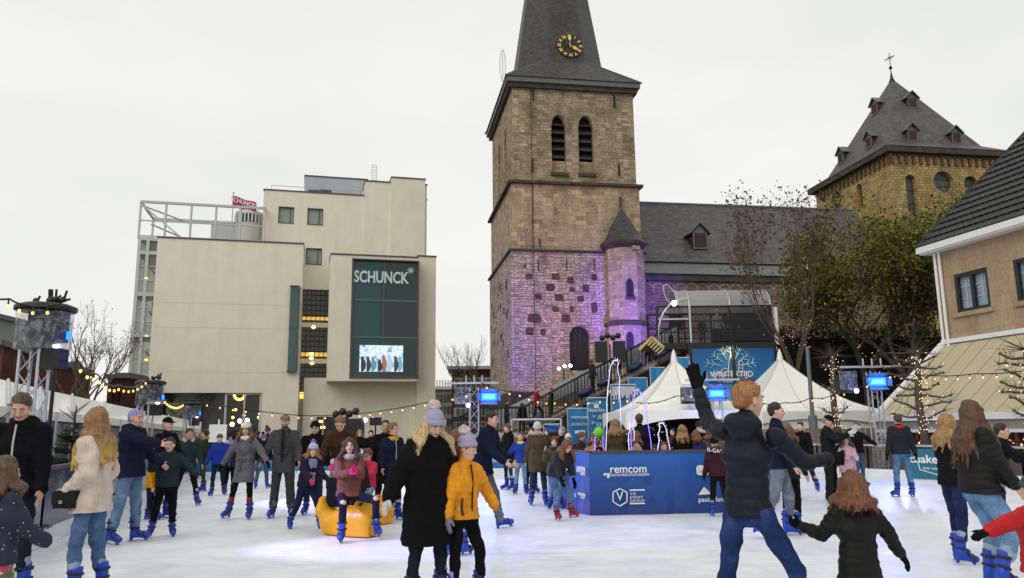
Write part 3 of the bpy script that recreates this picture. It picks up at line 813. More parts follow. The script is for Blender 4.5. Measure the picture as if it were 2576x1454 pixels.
# transept roof right of the crossing tower
mb = MB(); tp = root('transept', XF.P(XW, 0, 4), 'dark slate transept roof in front of the yellow crossing tower', 'church')
A = XF.off(1.5); s_, z_ = A.sz(2400, 490); 
p0, p1 = A.P(*A.sz(2330, 690)), A.P(*A.sz(2470, 455)); p2 = A.P(*A.sz(2640, 440)); p3 = A.P(*A.sz(2640, 780)); p4 = A.P(*A.sz(2330, 780))
def ext(mb, pts, n, d):
    q = [p - n * d for p in pts]; mb.face(pts); mb.face(q[::-1])
    for i in range(len(pts)): j = (i + 1) % len(pts); mb.face([pts[i], q[i], q[j], pts[j]])
ext(mb, [p0, p1, p2, p3, p4], A.n, -1.2); mb.build('transept_roof', M_SLATE, tp)
mb = MB(); pts = [A.P(*A.sz(2330, 783)), A.P(*A.sz(2640, 783)), Vector(A.P(*A.sz(2640, 783)))]
a0, b0 = A.sz(2330, 783)[0], A.sz(2640, 783)[0]; mb.pbox(A, a0, b0, 0, A.sz(2330, 783)[1] - .02, -3, .9); mb.build('transept_wall', M_YEL, tp)
s_, z_ = A.sz(2368, 585); dormer(A.P(s_, z_ - .3, 1.5), XF.e, XF.n, 1.0, .8, tp, .5)
# grey rubble block at its right foot (chancel)
# ------------------------------------------------------------------ cream cultural building
M_CREAM = mat('cream_render', (0.77, 0.725, 0.60), 0.85, var=0.05, nscale=0.8, bmp=0.05)
_nt = M_CREAM.node_tree; _bs = _nt.nodes['Principled BSDF']; _src = _bs.inputs['Base Color'].links[0].from_socket
_st = ramp(_nt, noise(_nt, coord(_nt, 'UV', (1, .07, 1)), 1.4, 6, .7), [(.38, (.94, .935, .92)), (.6, (1.01, 1.01, 1.01))])
_nt.links.new(mix(_nt, .8, _src, _st, 'MULTIPLY'), _bs.inputs['Base Color'])
M_COPE = mat('dark_coping', (0.09, 0.085, 0.08), 0.6)
M_JOINT = mat('render_joint', (0.56, 0.52, 0.42), 0.85)
def glassmat(key, col, rough=.08, tr=0.0, spec=.6):
    m, nt, b = newmat(key)
    b.inputs['Base Color'].default_value = (*col, 1); b.inputs['Roughness'].default_value = rough; b.inputs['Specular IOR Level'].default_value = spec
    if tr: b.inputs['Alpha'].default_value = 1 - tr
    MATS[key] = m
    return m
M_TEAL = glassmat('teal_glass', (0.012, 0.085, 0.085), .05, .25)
M_TEAL2 = glassmat('teal_reflection', (0.006, 0.035, 0.035), .05, .15)
M_GREEN = glassmat('pale_green_glass', (0.20, 0.25, 0.21), .15, .35)
M_DGLASS = glassmat('dark_glass', (0.02, 0.022, 0.02), .06, .3)
M_CURT = mat('pale_blind', (0.30, 0.34, 0.30), .6, var=.1, nscale=2)
SE = Vector((3.87, 1, 0))
SP0 = at(397, 590, 62.0); SF = Plane(SP0, SE)
sch = root('cultural_centre', SF.P(5, 0), 'cream rendered modern building with stacked boxes and a tall teal window', 'building')
def sblock(name, off, uL, uR, vT, vB=None, dep=8, m=M_CREAM, uref=None, cope=True, holes=(), z0=None, parent=None):
    pl = SF.off(off); a, zt_ = pl.sz(uL, vT); b_ = pl.sz(uR, vT)[0]
    z0 = (pl.sz(uL, vB)[1] if vB else 0) if z0 is None else z0
    mb = MB(); facade(mb, pl, rect(a, b_, z0, zt_), list(holes), 0, .35)
    P = pl.P
    mb.face([P(b_, z0), P(b_, z0, -dep), P(b_, zt_, -dep), P(b_, zt_)]); mb.face([P(a, z0, -dep), P(a, z0), P(a, zt_), P(a, zt_, -dep)])
    mb.face([P(a, zt_), P(b_, zt_), P(b_, zt_, -dep), P(a, zt_, -dep)]); mb.face([P(a, z0), P(b_, z0), P(b_, z0, -dep), P(a, z0, -dep)]); mb.face([P(a, z0, -dep), P(b_, z0, -dep), P(b_, zt_, -dep), P(a, zt_, -dep)])
    o = mb.build(name, m, parent or sch)
    if cope:
        mb = MB(); mb.pbox(pl, a - .05, b_ + .05, zt_ + .002, zt_ + .12, -dep - .05, .06); mb.build('coping', M_COPE, o)
    return pl, a, b_, z0, zt_, o
def hole(pl, u0, u1, v0, v1):
    uc = (u0 + u1) / 2; vc = (v0 + v1) / 2
    return rect(pl.sz(u0, vc)[0], pl.sz(u1, vc)[0], pl.sz(uc, v1)[1], pl.sz(uc, v0)[1])
def bbox(h): xs = [p[0] for p in h]; zs = [p[1] for p in h]; return min(xs), max(xs), min(zs), max(zs)
# back volume (tall) with three windows
BP = SF.off(-2.2)
ups = [hole(BP, 700, 740, 520, 562), hole(BP, 773, 813, 524, 566), hole(BP, 769, 810, 624, 666), hole(BP, 757, 826, 728, 1003)]
sblock('upper_block', -2.2, 664, 1074, 478, holes=ups, dep=9)
for h in ups[:3]:
    a, b_, z0, z1 = bbox(h)
    mb = MB(); mb.pbox(BP, a, b_, z0, z1, -.4, -.3); w = mb.build('window', M_CURT, sch)
    mb = MB(); mb.pbox(BP, a, b_, z0, z0 + .06, -.28, .05)
    for f in (0, .72, .97): mb.pbox(BP, a + (b_ - a) * f, a + (b_ - a) * f + .05, z0 + .065, z1, -.29, -.2)
    for z in (z0 + .065, z1 - .07): mb.pbox(BP, a + .055, b_ - .06, z, z + .06, -.285, -.22)
    mb.build('frame', M_COPE, w)
sblock('upper_block', -1.9, 919, 1074, 456, 644, dep=8)
sblock('upper_block', -1.6, 985, 1070, 447, 648, dep=8)
# penthouse
pl, a, b_, z0, z1, pent = sblock('penthouse', -5.5, 767, 925, 443, 500, dep=5, m=mat('zinc_sheet', (.42, .44, .48), .5, var=.08, nscale=.7))
mb = MB()
PQ = SF.off(-2.3)
for (u0, u1) in ((683, 912),):
    a, z = PQ.sz(u0, 466); b_ = PQ.sz(u1, 472)[0]; zb = PQ.sz(u0, 480)[1]
    mb.tube(PQ.P(a, z), PQ.P(b_, z), .03); mb.tube(PQ.P(a, z), PQ.P(a, zb), .03); mb.tube(PQ.P(b_, z), PQ.P(b_, zb), .03)
mb.build('roof_railing', M_ALU, sch)
mb = MB()
for u in (790, 820): s, z = PQ.sz(u, 481); mb.pbox(PQ, s - .5, s + .5, z - .15, z + .25, -1, -.4)
mb.build('roof_vent', M_COPE, sch)
mb = MB(); LQ = SF.off(-3); s, z = LQ.sz(935, 452); s2, z2 = LQ.sz(948, 416)
for q in (s, s2): mb.tube(LQ.P(q, z - .4), LQ.P(q, z2), .03)
for k in range(7): zz = z + (z2 - z) * k / 6; mb.tube(LQ.P(s, zz), LQ.P(s2, zz), .025)
mb.build('roof_ladder', M_ALU, sch)
# main blank box
M0 = SF
strip = hole(SF, 405, 657, 988, 1108)
sblock('main_block', 0, 397, 765, 598, dep=7, holes=[strip])
a, b_, z0, z1 = bbox(strip)
g_ = MB(); g_.pbox(SF, a, b_, z0, z1, -.4, -.33); sw = g_.build('shopfront', M_DGLASS, sch)
mb = MB()
for u, w in ((566, .16), (613, .14), (654, .16)): s = SF.sz(u, 1040)[0]; mb.pbox(SF, s - w / 2, s + w / 2, z0, z1 - .14, -.32, -.16)
mb.pbox(SF, SF.sz(566, 1040)[0], b_, z1 - .14, z1, -.32, -.165); mb.build('frame', M_STEELW, sw)
mb = MB()
for u, v, r in ((602, 992, .5),): s, z = SF.sz(u, v); disc(mb, SF.P(s, z, -.3), r * .62, r, SF.e, Vector((0, 0, 1)), 20, 0, .03, SF.n)
mb.build('ring_lamp', glow('amber_glow', (1, .55, .12), 3.0), sw)
mb = MB()
for u, v in ((592, 1030), (613, 1045), (585, 1050), (610, 1068), (650, 1050)): s, z = SF.sz(u, v); mb.sphere(SF.P(s, z, -.3), .12, 8, 5)
mb.build('pendant_lamp', glow('amber_glow', (1, .55, .12), 3.0), sw)
mb = MB(); s, z = SF.sz(437, 1032); disc(mb, SF.P(s, z, -.3), .001, .62, SF.e, Vector((0, 0, 1)), 24, 0, .03, SF.n)
mb.build('round_sign', mat('pale_green_sign', (.16, .19, .10), .6), sw)
text('C', SF.P(s, z - .28, -.25), SF.e, .75, mat('sign_dark', (.03, .04, .02), .6), sw, depth=.01)
# faint render joints
mb = MB()
for v in (760, 822, 935):
    a, z = SF.sz(385, v); b_ = SF.sz(740, v)[0]; mb.pbox(SF, a + .02, b_, z - .02, z + .02, -.05, .004)
mb.build('render_joint', M_JOINT, sch)
# slim teal window at its right edge
SW_ = hole(SF, 727, 748, 722, 934); a, b_, z0, z1 = bbox(SW_)
mb = MB(); mb.pbox(SF, a, b_, z0, z1, -1.5, .35); w = mb.build('corner_window', M_TEAL, sch)
mb = MB(); mb.pbox(SF, a - .04, b_ + .06, z1, z1 + .08, -1.6, .4); mb.pbox(SF, a - .04, b_ + .06, z0 - .08, z0, -1.6, .4); mb.pbox(SF, b_ + .002, b_ + .1, z0, z1, -1.6, .38)
zm = (z0 + z1) / 2; mb.pbox(SF, a, b_, zm, zm + .06, .352, .37); mb.build('frame', M_COPE, w)
# recessed stairs glazing
a, b_, z0, z1 = bbox(ups[3])
mb = MB(); mb.pbox(BP, a, b_, z0, z1, -.4, -.34); gw = mb.build('stair_glazing', glassmat('smoked_glass', (0.055, 0.055, 0.045), .08, .2), sch)
mb = MB()
for k in range(7): s = a + (b_ - a) * k / 6; mb.pbox(BP, s - .025, s + .025, z0, z1, -.335, -.25)
n = 22
for k in range(n): z = z0 + (z1 - z0) * k / (n - 1); mb.pbox(BP, a, b_, z - .025, z + .025, -.336, -.26)
mb.build('glazing_bar', M_IRON, gw)
mb = MB()
for v in (817, 908): z = BP.sz(790, v)[1]; mb.pbox(BP, a, b_, z - .2, z + .2, -.33, -.1)
mb.build('spandrel', M_CREAM, gw)
mb = MB()
for (u, v) in ((789, 822), (783, 890), (783, 901), (785, 913), (783, 978), (783, 984), (783, 991)): s, z = BP.sz(u, v); mb.sphere(BP.P(s, z, -.2), .2, 8, 5, (1, 1, .6))
mb.build('ceiling_lamp', glow('amber_bright', (1, .62, .2), 5.0), gw)
for v0, v1, k in ((1003, 986, 1.6), (805, 796, .5), (897, 886, .45)):
    z0_, z1_ = BP.sz(789, v0)[1], BP.sz(789, v1)[1]
    mb = MB(); mb.pbox(BP, a + .05, b_ - .05, z0_ + .02, z1_, -.338, -.30); mb.build('lit_landing', glow('lit_landing%g' % k, (1, .62, .12), k), gw)
# projecting bay with big window
bp = SF.off(1.0)
big = hole(bp, 886, 1050, 656, 945)
_, ba, bb, bz0, bz1, bay = sblock('window_bay', 1.0, 832, 1052, 640, 958, dep=4, holes=[big])
a, b_, z0, z1 = bbox(big)
s_m = bp.sz(962, 800)[0]
mb = MB(); mb.pbox(bp, a, b_, z0, z1, -.4, -.3); gw = mb.build('display_window', M_TEAL, bay)
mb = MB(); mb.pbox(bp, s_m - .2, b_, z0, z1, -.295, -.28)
# reflected silhouettes painted in as a darker sheet over one half
mb.build('reflection_sheet', M_TEAL2, gw)
mb = MB()
for z in (bp.sz(960, 755)[1], bp.sz(960, 848)[1]): mb.pbox(bp, a, b_, z - .05, z + .05, -.28, -.2)
s = bp.sz(965, 800)[0]; mb.pbox(bp, s - .02, s + .02, z0, z1, -.279, -.24)
mb.build('mullion', mat('teal_mullion', (.10, .2, .19), .4), gw)
mb = MB(); mb.pbox(bp, a - .12, a, z0 - .12, z1 + .12, -.3, .03); mb.pbox(bp, b_, b_ + .12, z0 - .12, z1 + .12, -.3, .03)
mb.pbox(bp, a, b_, z1, z1 + .12, -.3, .028); mb.pbox(bp, a - .13, b_ + .13, z0 - .22, z0, -.3, .12); mb.build('frame', M_COPE, gw)
M_SIGN = mat('sign_letter', (.50, .62, .60), .5, var=.03, emit=(.5, .62, .6), es=.10)
bq_ = bp.off(-.2); zt1, zt0 = bq_.sz(960, 682)[1], bq_.sz(960, 711)[1]; sc_ = bq_.sz(959, 700)[0]
text('SCHUNCK', bp.P(sc_, zt0, -.2), SF.e, (zt1 - zt0) * 1.38, M_SIGN, gw, 'sign_lettering', .03, bold=.03, xs=.70)
mb = MB(); s, z = bq_.sz(1033, 681)
for k in range(14):
    t = 2 * math.pi * k / 14; d_ = SF.e * math.cos(t) + Vector((0, 0, 1)) * math.sin(t); c = bp.P(s, z, -.18)
    mb.bar(c, c + d_ * (.32 if k % 2 else .26), .035, .03)
mb.build('sign_star', M_SIGN, gw)
# screen
def screenmat():
    m, nt, b = newmat('video_screen')
    v = coord(nt, 'UV')
    n1 = noise(nt, v, 1.9, 4, .7)
    sepz = N(nt, 'ShaderNodeSeparateXYZ'); nt.links.new(v, sepz.inputs[0])
    c = ramp(nt, n1, [(.36, (.12, .3, .42)), (.44, (.45, .65, .8)), (.5, (.75, .86, .95)), (.7, (.85, .95, 1))])
    b.inputs['Base Color'].default_value = (.02, .02, .02, 1)
    nt.links.new(c, b.inputs['Emission Color']); b.inputs['Emission Strength'].default_value = 1.05
    return m
a, z0_ = bp.sz(904, 934); b_ = bp.sz(1014, 936)[0]; z1_ = bp.sz(960, 868)[1]
mb = MB(); mb.pbox(bp, a, b_, z0_, z1_, -.27, -.23); scn = mb.build('video_screen', screenmat(), gw)
rs = random.Random(11)
pcols = [(.02, .02, .03), (.03, .03, .04), (.06, .2, .3), (.02, .02, .03), (.25, .1, .08), (.3, .4, .5), (.03, .03, .05), (.1, .3, .4)]
for k in range(8):
    s = a + (b_ - a) * (k + .5) / 8 + rs.uniform(-.08, .08); h = rs.uniform(.8, 1.3); ww = rs.uniform(.27, .34)
    mb = MB(); mb.sphere(bp.P(s, z0_ + h * .5, -.215), ww, 12, 9, (1, .03, h * .5 / ww)); mb.sphere(bp.P(s, z0_ + h * 1.0, -.212), .17, 10, 7, (1, .06, 1.15))
    c = pcols[k % 8]; mb.build('screen_figure', glow('scr%d' % (k % 8), tuple(x * 1 + .0 for x in c), .9), scn)
# right pier and side
sblock('side_block', -.3, 1052, 1097, 645, dep=10)
mb = MB(); PR = SF.off(-2); 
for (u0, v0, u1, v1) in ((1102, 690, 1104, 1000),):
    a, z0_ = PR.sz(1097, 985); b_ = PR.sz(1103, 985)[0]; z1_ = PR.sz(1100, 690)[1]; mb.pbox(PR, a, b_, z0_, z1_, -8, -3)
mb.build('side_fins', M_COPE, sch)
# wall below the bay (recessed) with doors
pl2 = SF.off(-1.2); dh = [hole(pl2, 795, 880, 1048, 1125)]
sblock('ground_wall', -1.2, 765, 1052, 950, dep=1, holes=dh, cope=False)
a, b_, z0, z1 = bbox(dh[0]); mb = MB(); mb.pbox(pl2, a, b_, z0, z1, -.4, -.33); w = mb.build('entrance_glazing', M_DGLASS, sch)
mb = MB()
for f in (.2, .55, .82): s = a + (b_ - a) * f; mb.pbox(pl2, s - .06, s + .06, z0, z1, -.32, -.2)
mb.build('frame', M_STEELW, w)
mb = MB()
for u, v in ((808, 1060), (812, 1075), (835, 1082)): s, z = pl2.sz(u, v); mb.pbox(pl2, s - .2, s + .2, z - .1, z + .1, -.32, -.28)
mb.build('pendant_lamp', glow('amber_glow', (1, .55, .12), 3.0), w)
# glass stair on the left with steel frame and open roof pergola
gp = SF.off(-1.5)
zt_g = gp.sz(352, 600)[1]; a, _ = gp.sz(352, 600); b_ = gp.sz(400, 600)[0]
mb = MB(); mb.pbox(gp, a + .1, b_ + 1, 0, zt_g, -6, -.15); gs = mb.build('glass_stair', M_GREEN, sch)
mb = MB(); lv = [635, 740, 843, 947, 1010]
zs_ = [gp.sz(352, v)[1] for v in lv]
for z in zs_ + [zt_g]: mb.pbox(gp, a, b_ + .4, z - .15, z + .15, -6.1, .05)
for z0_, z1_ in zip(zs_[1:] + [0], zs_):
    for f in (.33, .66): z = z1_ + (z0_ - z1_) * f; mb.pbox(gp, a, b_ + .4, z - .035, z + .035, -.14, 0)
for s in (a, b_ - .8): mb.pbox(gp, s - .12, s + .12, 0, zt_g, -.1, .06)
mb.build('steel_frame', M_STEELW, gs)
mb = MB()
for z0_, z1_ in zip(zs_[1:4], zs_): mb.bar(gp.P(a + .2, z1_ - .3, -.12), gp.P(a + 1.3, (z0_ + z1_) / 2, -.12), .12, .1)
mb.build('stair_flight', M_COPE, gs)
mb = MB()
for v in (845, 905, 955, 700): s, z = gp.sz(368, v + 0); mb.sphere(gp.P(s, z, -.0), .13, 8, 5, (1, 1, .6))
mb.build('wall_lamp', glow('amber_glow', (1, .55, .12), 3.0), gs)
mb = MB()
for (v, h_) in ((770, 26), (808, 22), (872, 24), (918, 24), (985, 24)):
    s, z = gp.sz(368, v); mb.pbox(gp, s - .42, s + .42, z - h_ * .016, z + h_ * .016, -.13, -.05)
mb.build('window_sticker', mat('pale_sticker', (.38, .43, .38), .5), gs)
mb = MB(); z_p = gp.sz(355, 507)[1]; a2 = gp.sz(355, 507)[0]; b2 = gp.sz(667, 525)[0]
zb = SF.sz(397, 598)[1]
def tubeP(s0, z0, o0, s1, z1, o1, w=.09): mb.bar(gp.P(s0, z0, o0), gp.P(s1, z1, o1), w * 2, w * 2)
D_ = -5.5
for o in (0, D_): tubeP(a2, z_p, o, b2, z_p, o, .1); tubeP(a2, z_p - 1.6, o, b2, z_p - 1.6, o, .05); tubeP(a2, z_p - 2.9, o, b2, z_p - 2.9, o, .05)
for k in range(6):
    s = a2 + (b2 - a2) * k / 5
    tubeP(s, zb - .5 if k else zt_g, 0, s, z_p, 0, .07)
    if k in (0, 5): tubeP(s, zb, D_, s, z_p, D_, .07); tubeP(s, z_p, 0, s, z_p, D_, .08)
for k in range(2): tubeP(a2 + k * .9, z_p - .3 - k * 1.6, 0, a2 + 3.2, z_p - .3 - 1.6 * k, D_, .05)
tubeP(a2, z_p - .2, 0, a2 + 3.2, zt_g + .3, 0, .06)
mb.build('roof_pergola', M_STEELW, sch)
# round roof lantern and low roof boxes
lp_ = SF.off(-7); mb = MB(); s, z = lp_.sz(628, 590); s1_ = lp_.sz(592, 560)[0]; s2_ = lp_.sz(662, 560)[0]
c = lp_.P((s1_ + s2_) / 2, 0); r_ = (s2_ - s1_) / 2; zt_ = lp_.sz(628, 545)[1]; zb_ = lp_.sz(628, 566)[1]
mb.lathe((c.x, c.y, z - 1), [(r_, 0), (r_, zb_ - z + 1)], 24); mb.lathe((c.x, c.y, zt_), [(r_ * 1.05, 0), (r_ * 1.05, .25), (r_ * .7, .5)], 24)
for k in range(24): t = 2 * math.pi * k / 24; mb.bar((c.x + r_ * math.cos(t), c.y + r_ * math.sin(t), zb_), (c.x + r_ * math.cos(t), c.y + r_ * math.sin(t), zt_), .14)
mb.build('roof_lantern', M_STEELW, sch)
mb = MB(); mb.lathe((c.x, c.y, zb_), [(r_ * .9, 0), (r_ * .9, zt_ - zb_)], 20); mb.build('lantern_glass', M_DGLASS, sch)
mb = MB(); s, z = lp_.sz(530, 592); mb.pbox(lp_, s, lp_.sz(592, 590)[0], z - 1, lp_.sz(560, 566)[1], -2, 0); mb.build('roof_box', M_STEELW, sch)
# flag
fp_ = SF.off(-6); s, z = fp_.sz(582, 590); zt_ = fp_.sz(582, 485)[1]
fl = root('flagpole', fp_.P(s, z - .5), 'white flagpole with a magenta lettered flag on the cream building roof', 'flag')
mb = MB(); mb.tube(fp_.P(s, z - .5), fp_.P(s, zt_), .05); mb.sphere(fp_.P(s, zt_), .09); mb.build('pole', M_STEELW, fl)
a, za_ = fp_.sz(585, 492); b_, zb_ = fp_.sz(645, 533)
mb = MB(); n = 14
def fpt(i, j):
    f = i / n; top = fp_.sz(585 + 60 * f, 492 + 19 * f)[1]; bot = fp_.sz(585 + 60 * f, 522 + 12 * f)[1]
    return fp_.P(a + (b_ - a) * f, top + (bot - top) * j / 4, .16 * math.sin(f * 9) + .1 * f)
for i in range(n):
    for j in range(4): mb.face([fpt(i, j + 1), fpt(i + 1, j + 1), fpt(i + 1, j), fpt(i, j)], True)
mb.build('flag_cloth', mat('magenta_cloth', (.42, .035, .13), .8, var=.15, nscale=1.5), fl)
dz = (fpt(n, 0) - fpt(0, 0)).normalized(); text('SCHUNCK*', fp_.P((a + b_) / 2, fp_.sz(615, 517)[1], .32), dz, .55, M_WHITE, fl, depth=.005, bold=.02, xs=.85)

# ------------------------------------------------------------------ small far buildings
def winrow(mb, pl, s0, s1, z0, z1, n, o=.02, gap=.25):
    w = (s1 - s0) / n
    for k in range(n): mb.pbox(pl, s0 + w * k + w * gap / 2, s0 + w * (k + 1) - w * gap / 2, z0, z1, o - .1, o)
M_BRICK = stone('red_brick', (.17, .045, .035), (.12, .033, .028), (.12, .08, .07), .22, .07, .008, (.08, .03, .025), .0)
M_BRICK2 = stone('brown_brick', (.10, .036, .026), (.075, .028, .02), (.05, .03, .025), .22, .07, .008, (.05, .02, .015), .0)
M_OCH = stone('ochre_brick', (.20, .095, .035), (.16, .07, .028), (.12, .07, .04), .22, .07, .008, (.1, .05, .02), .0)
RB = Plane(at(1137, 940, 85), (1, .03))
rb = root('brick_flats', RB.P(2, 0), 'red brick flats with white window bands beside the stone tower', 'building')
a, zt_ = RB.sz(1137, 930); b_ = RB.sz(1260, 930)[0]
mb = MB(); mb.pbox(RB, a, b_, 0, zt_, -10, 0); mb.build('wall', M_BRICK, rb)
mb = MB(); mb.pbox(RB, a - .5, b_, zt_ + .002, zt_ + .35, -10.5, .6); mb.build('roof', M_STEELW, rb)
for v0, v1 in ((950, 978), (990, 1012), (1025, 1048), (1060, 1075)):
    z1_, z0_ = RB.sz(1180, v0)[1], RB.sz(1180, v1)[1]
    mb = MB(); mb.pbox(RB, a + .2, b_, z0_, z1_, -.05, .06); w = mb.build('window_band', M_STEELW, rb)
    mb = MB(); winrow(mb, RB, a + .4, b_, z0_ + .15, z1_ - .15, 9, .1, .3); mb.build('pane', M_DGLASS, w)
GB = Plane(at(1104, 975, 95), (.35, 1))
gb = root('grey_terrace', at(1120, 1083, 100) - Vector((0, 0, 1.55)), 'pale grey row of houses between the cream building and brick flats', 'building')
GB = Plane(at(1100, 975, 100), (1, .1)); a, zt_ = GB.sz(1098, 980); b_ = GB.sz(1140, 980)[0]
mb = MB(); mb.pbox(GB, a - 2, b_, 0, zt_, -8, 0); mb.build('wall', mat('grey_stone', (.22, .22, .20), .8), gb)
mb = MB()
for v in (992, 1022, 1052): z1_, z0_ = GB.sz(1115, v)[1], GB.sz(1115, v + 20)[1]; winrow(mb, GB, a, b_, z0_, z1_, 5, .05, .4)
mb.build('window', M_DGLASS, gb)
mb = MB(); mb.pbox(GB, a - 2, b_, zt_ + .003, zt_ + .4, -8, .4)
for k in range(7): s = a + (b_ - a) * k / 6; mb.pbox(GB, s, s + .15, zt_ + .41, zt_ + 1.2, -1, 0)
mb.build('parapet', M_STEELW, gb)
# left side: grey gable building, brown brick, ochre
LB = Plane(at(0, 900, 46), (1, .25))
def simple(name, u0, u1, vt, Y, m, label, e=(1, .1), dep=8, rows=(), n=3, vt2=None):
    pl = Plane(at(u0, vt, Y), e); a, zt_ = pl.sz(u0, vt); b_, z2 = pl.sz(u1, vt2 or vt); z2 = z2 if vt2 else zt_
    r = root(name, pl.P((a + b_) / 2, 0), label, 'building')
    mb = MB(); mb.box8([pl.P(a, 0), pl.P(b_, 0), pl.P(b_, 0, -dep), pl.P(a, 0, -dep), pl.P(a, zt_), pl.P(b_, z2), pl.P(b_, z2, -dep), pl.P(a, zt_, -dep)]); mb.build('wall', m, r)
    mb = MB(); mb.box8([pl.P(a - .2, zt_ + .005, .25), pl.P(b_ + .2, z2 + .005, .25), pl.P(b_ + .2, z2 + .005, -dep - .2), pl.P(a - .2, zt_ + .005, -dep - .2), pl.P(a - .2, zt_ + .3, .25), pl.P(b_ + .2, z2 + .3, .25), pl.P(b_ + .2, z2 + .3, -dep - .2), pl.P(a - .2, zt_ + .3, -dep - .2)]); mb.build('roof', M_COPE, r)
    for (v0, v1) in rows:
        z1_, z0_ = pl.sz((u0 + u1) / 2, v0)[1], pl.sz((u0 + u1) / 2, v1)[1]
        mb = MB(); winrow(mb, pl, a + .3, b_ - .3, z0_, z1_, n, .04, .45); mb.build('window', M_DGLASS, r)
    return r
simple('grey_clad_house', -60, 58, 785, 48, mat('grey_cladding', (.15, .165, .15), .7), 'grey clad building behind the nearest drum light tower', (1, .35), 10, [(880, 925)], 3, 818)
simple('brick_wing', 10, 225, 868, 44, M_BRICK2, 'brown brick wing with sloping parapet above the white marquee', (1, .9), 8, [(905, 930)], 4, 945)
simple('brown_house', 272, 320, 952, 58, M_BRICK2, 'small dark brown house just left of the glass stair', (1, .1), 6, [(985, 1010)], 2)
simple('ochre_house', 300, 322, 948, 60, M_OCH, 'narrow ochre brick house edge touching the glass stair', (1, .1), 6)

# ------------------------------------------------------------------ right-hand restaurant building
RD = Vector((-.242, 1, 0)).normalized()
c0 = at(2375, 865, 30.0)
RW = Plane(c0, -RD)      # s grows towards the viewer; seen from its left
def rhit(u, v): return RW.sz(u, v)
RW.n = Vector((-abs(RD.y), -abs(RD.x) * 1, 0)).normalized(); RW.n = Vector((-RD.y, RD.x, 0)); 
if RW.n.x > 0: RW.n = -RW.n
M_SAND = stone('sandstone_cladding', (.43, .32, .21), (.37, .27, .175), (.27, .195, .125), .9, .55, .006, (.33, .2, .12), .0, (.62, .8), .15)
rs_ = root('restaurant_building', RW.P(3, 0), 'sandstone corner house with dark framed windows and black tiled roof', 'house')
zE = rhit(2350, 640)[1]; SL = 20.0
wh = []
def rhole(u0, u1, vt0, vb0):
    s0_ = rhit(u0, vt0)[0]; s1_ = rhit(u1, vt0)[0]; uc = (u0 + u1) / 2
    return rect(s0_, s1_, rhit(u0, vb0)[1], rhit(u0, vt0)[1])
h1 = rhole(2398, 2484, 692, 790); h2 = rhole(2546, 2640, 650, 752)
zb_, zt_ = h1[0][1], h1[2][1]
wd = h1[1][0] - h1[0][0]; print('rwin', h1, h2, zE)
h2 = rect(h2[0][0], h2[0][0] + wd, zb_, zt_); h3 = rect(h2[0][0] + 3.2, h2[0][0] + 3.2 + wd, zb_, zt_)
mb = MB(); facade(mb, RW, rect(0, SL, 0, zE), [h1, h2, h3], 0, .22)
mb.face([RW.P(0, 0), RW.P(0, 0, -9), RW.P(0, zE, -9), RW.P(0, zE)]); mb.build('wall', M_SAND, rs_)
M_DGREEN = mat('dark_green_frame', (.012, .022, .022), .4)
M_PANE = mat('curtained_pane', (.26, .31, .36), .15, var=.25, nscale=1.2, bmp=0)
for h in (h1, h2, h3):
    a, b_, z0, z1 = bbox(h)
    mb = MB(); mb.pbox(RW, a, b_, z0, z1, -.3, -.18); w = mb.build('window', M_PANE, rs_)
    mb = MB(); t = .13
    for s in (a, (a + b_) / 2 - t / 2, b_ - t): mb.pbox(RW, s, s + t, z0, z1, -.17, -.03)
    for z in (z0, z1 - t): mb.pbox(RW, a, b_, z, z + t, -.172, -.035)
    mb.build('frame', M_DGREEN, w)
    mb = MB()
    for c_ in (.25, .75): s = a + (b_ - a) * c_; mb.pbox(RW, s - .012, s + .012, z0 + t, z1 - t, -.178, -.15)
    for f in (.35, .66): z = z0 + (z1 - z0) * f; mb.pbox(RW, a + t, b_ - t, z - .012, z + .012, -.178, -.15)
    mb.build('glazing_bar', M_STEELW, w)
    mb = MB(); mb.pbox(RW, a - .12, b_ + .12, z0 - .16, z0 - .001, -.1, .1); mb.build('sill', M_SAND, w)
# eaves, gutter board, roof
mb = MB(); mb.pbox(RW, -.3, SL, zE + .0, zE + .06, -.2, .42); mb.pbox(RW, -.4, SL, zE + .063, zE + .30, .42, .49); mb.pbox(RW, -.4, -.3, zE + .064, zE + .299, -9, .42)
mb.build('eaves_board', M_WHITE, rs_)
def tiles():
    m, nt, b = newmat('black_roof_tile'); uv = coord(nt, 'UV')
    w = N(nt, 'ShaderNodeTexWave', Scale=1.1); w.bands_direction = 'X'; nt.links.new(uv, w.inputs['Vector'])
    w2 = N(nt, 'ShaderNodeTexWave', Scale=.95); w2.bands_direction = 'Y'; w2.wave_profile = 'SAW'; nt.links.new(uv, w2.inputs['Vector'])
    c = mix(nt, 1, ramp(nt, w.outputs['Fac'], [(0, (.5, .5, .5)), (1, (1.3, 1.3, 1.3))]), ramp(nt, noise(nt, uv, 2, 5), [(.3, (.012, .012, .013)), (.7, (.035, .035, .037))]), 'MULTIPLY')
    nt.links.new(c, b.inputs['Base Color']); b.inputs['Roughness'].default_value = .5
    bump(nt, b, mix(nt, .5, w.outputs['Fac'], w2.outputs['Fac']), 1.0, .08); return m
mt = tiles(); mb = MB()
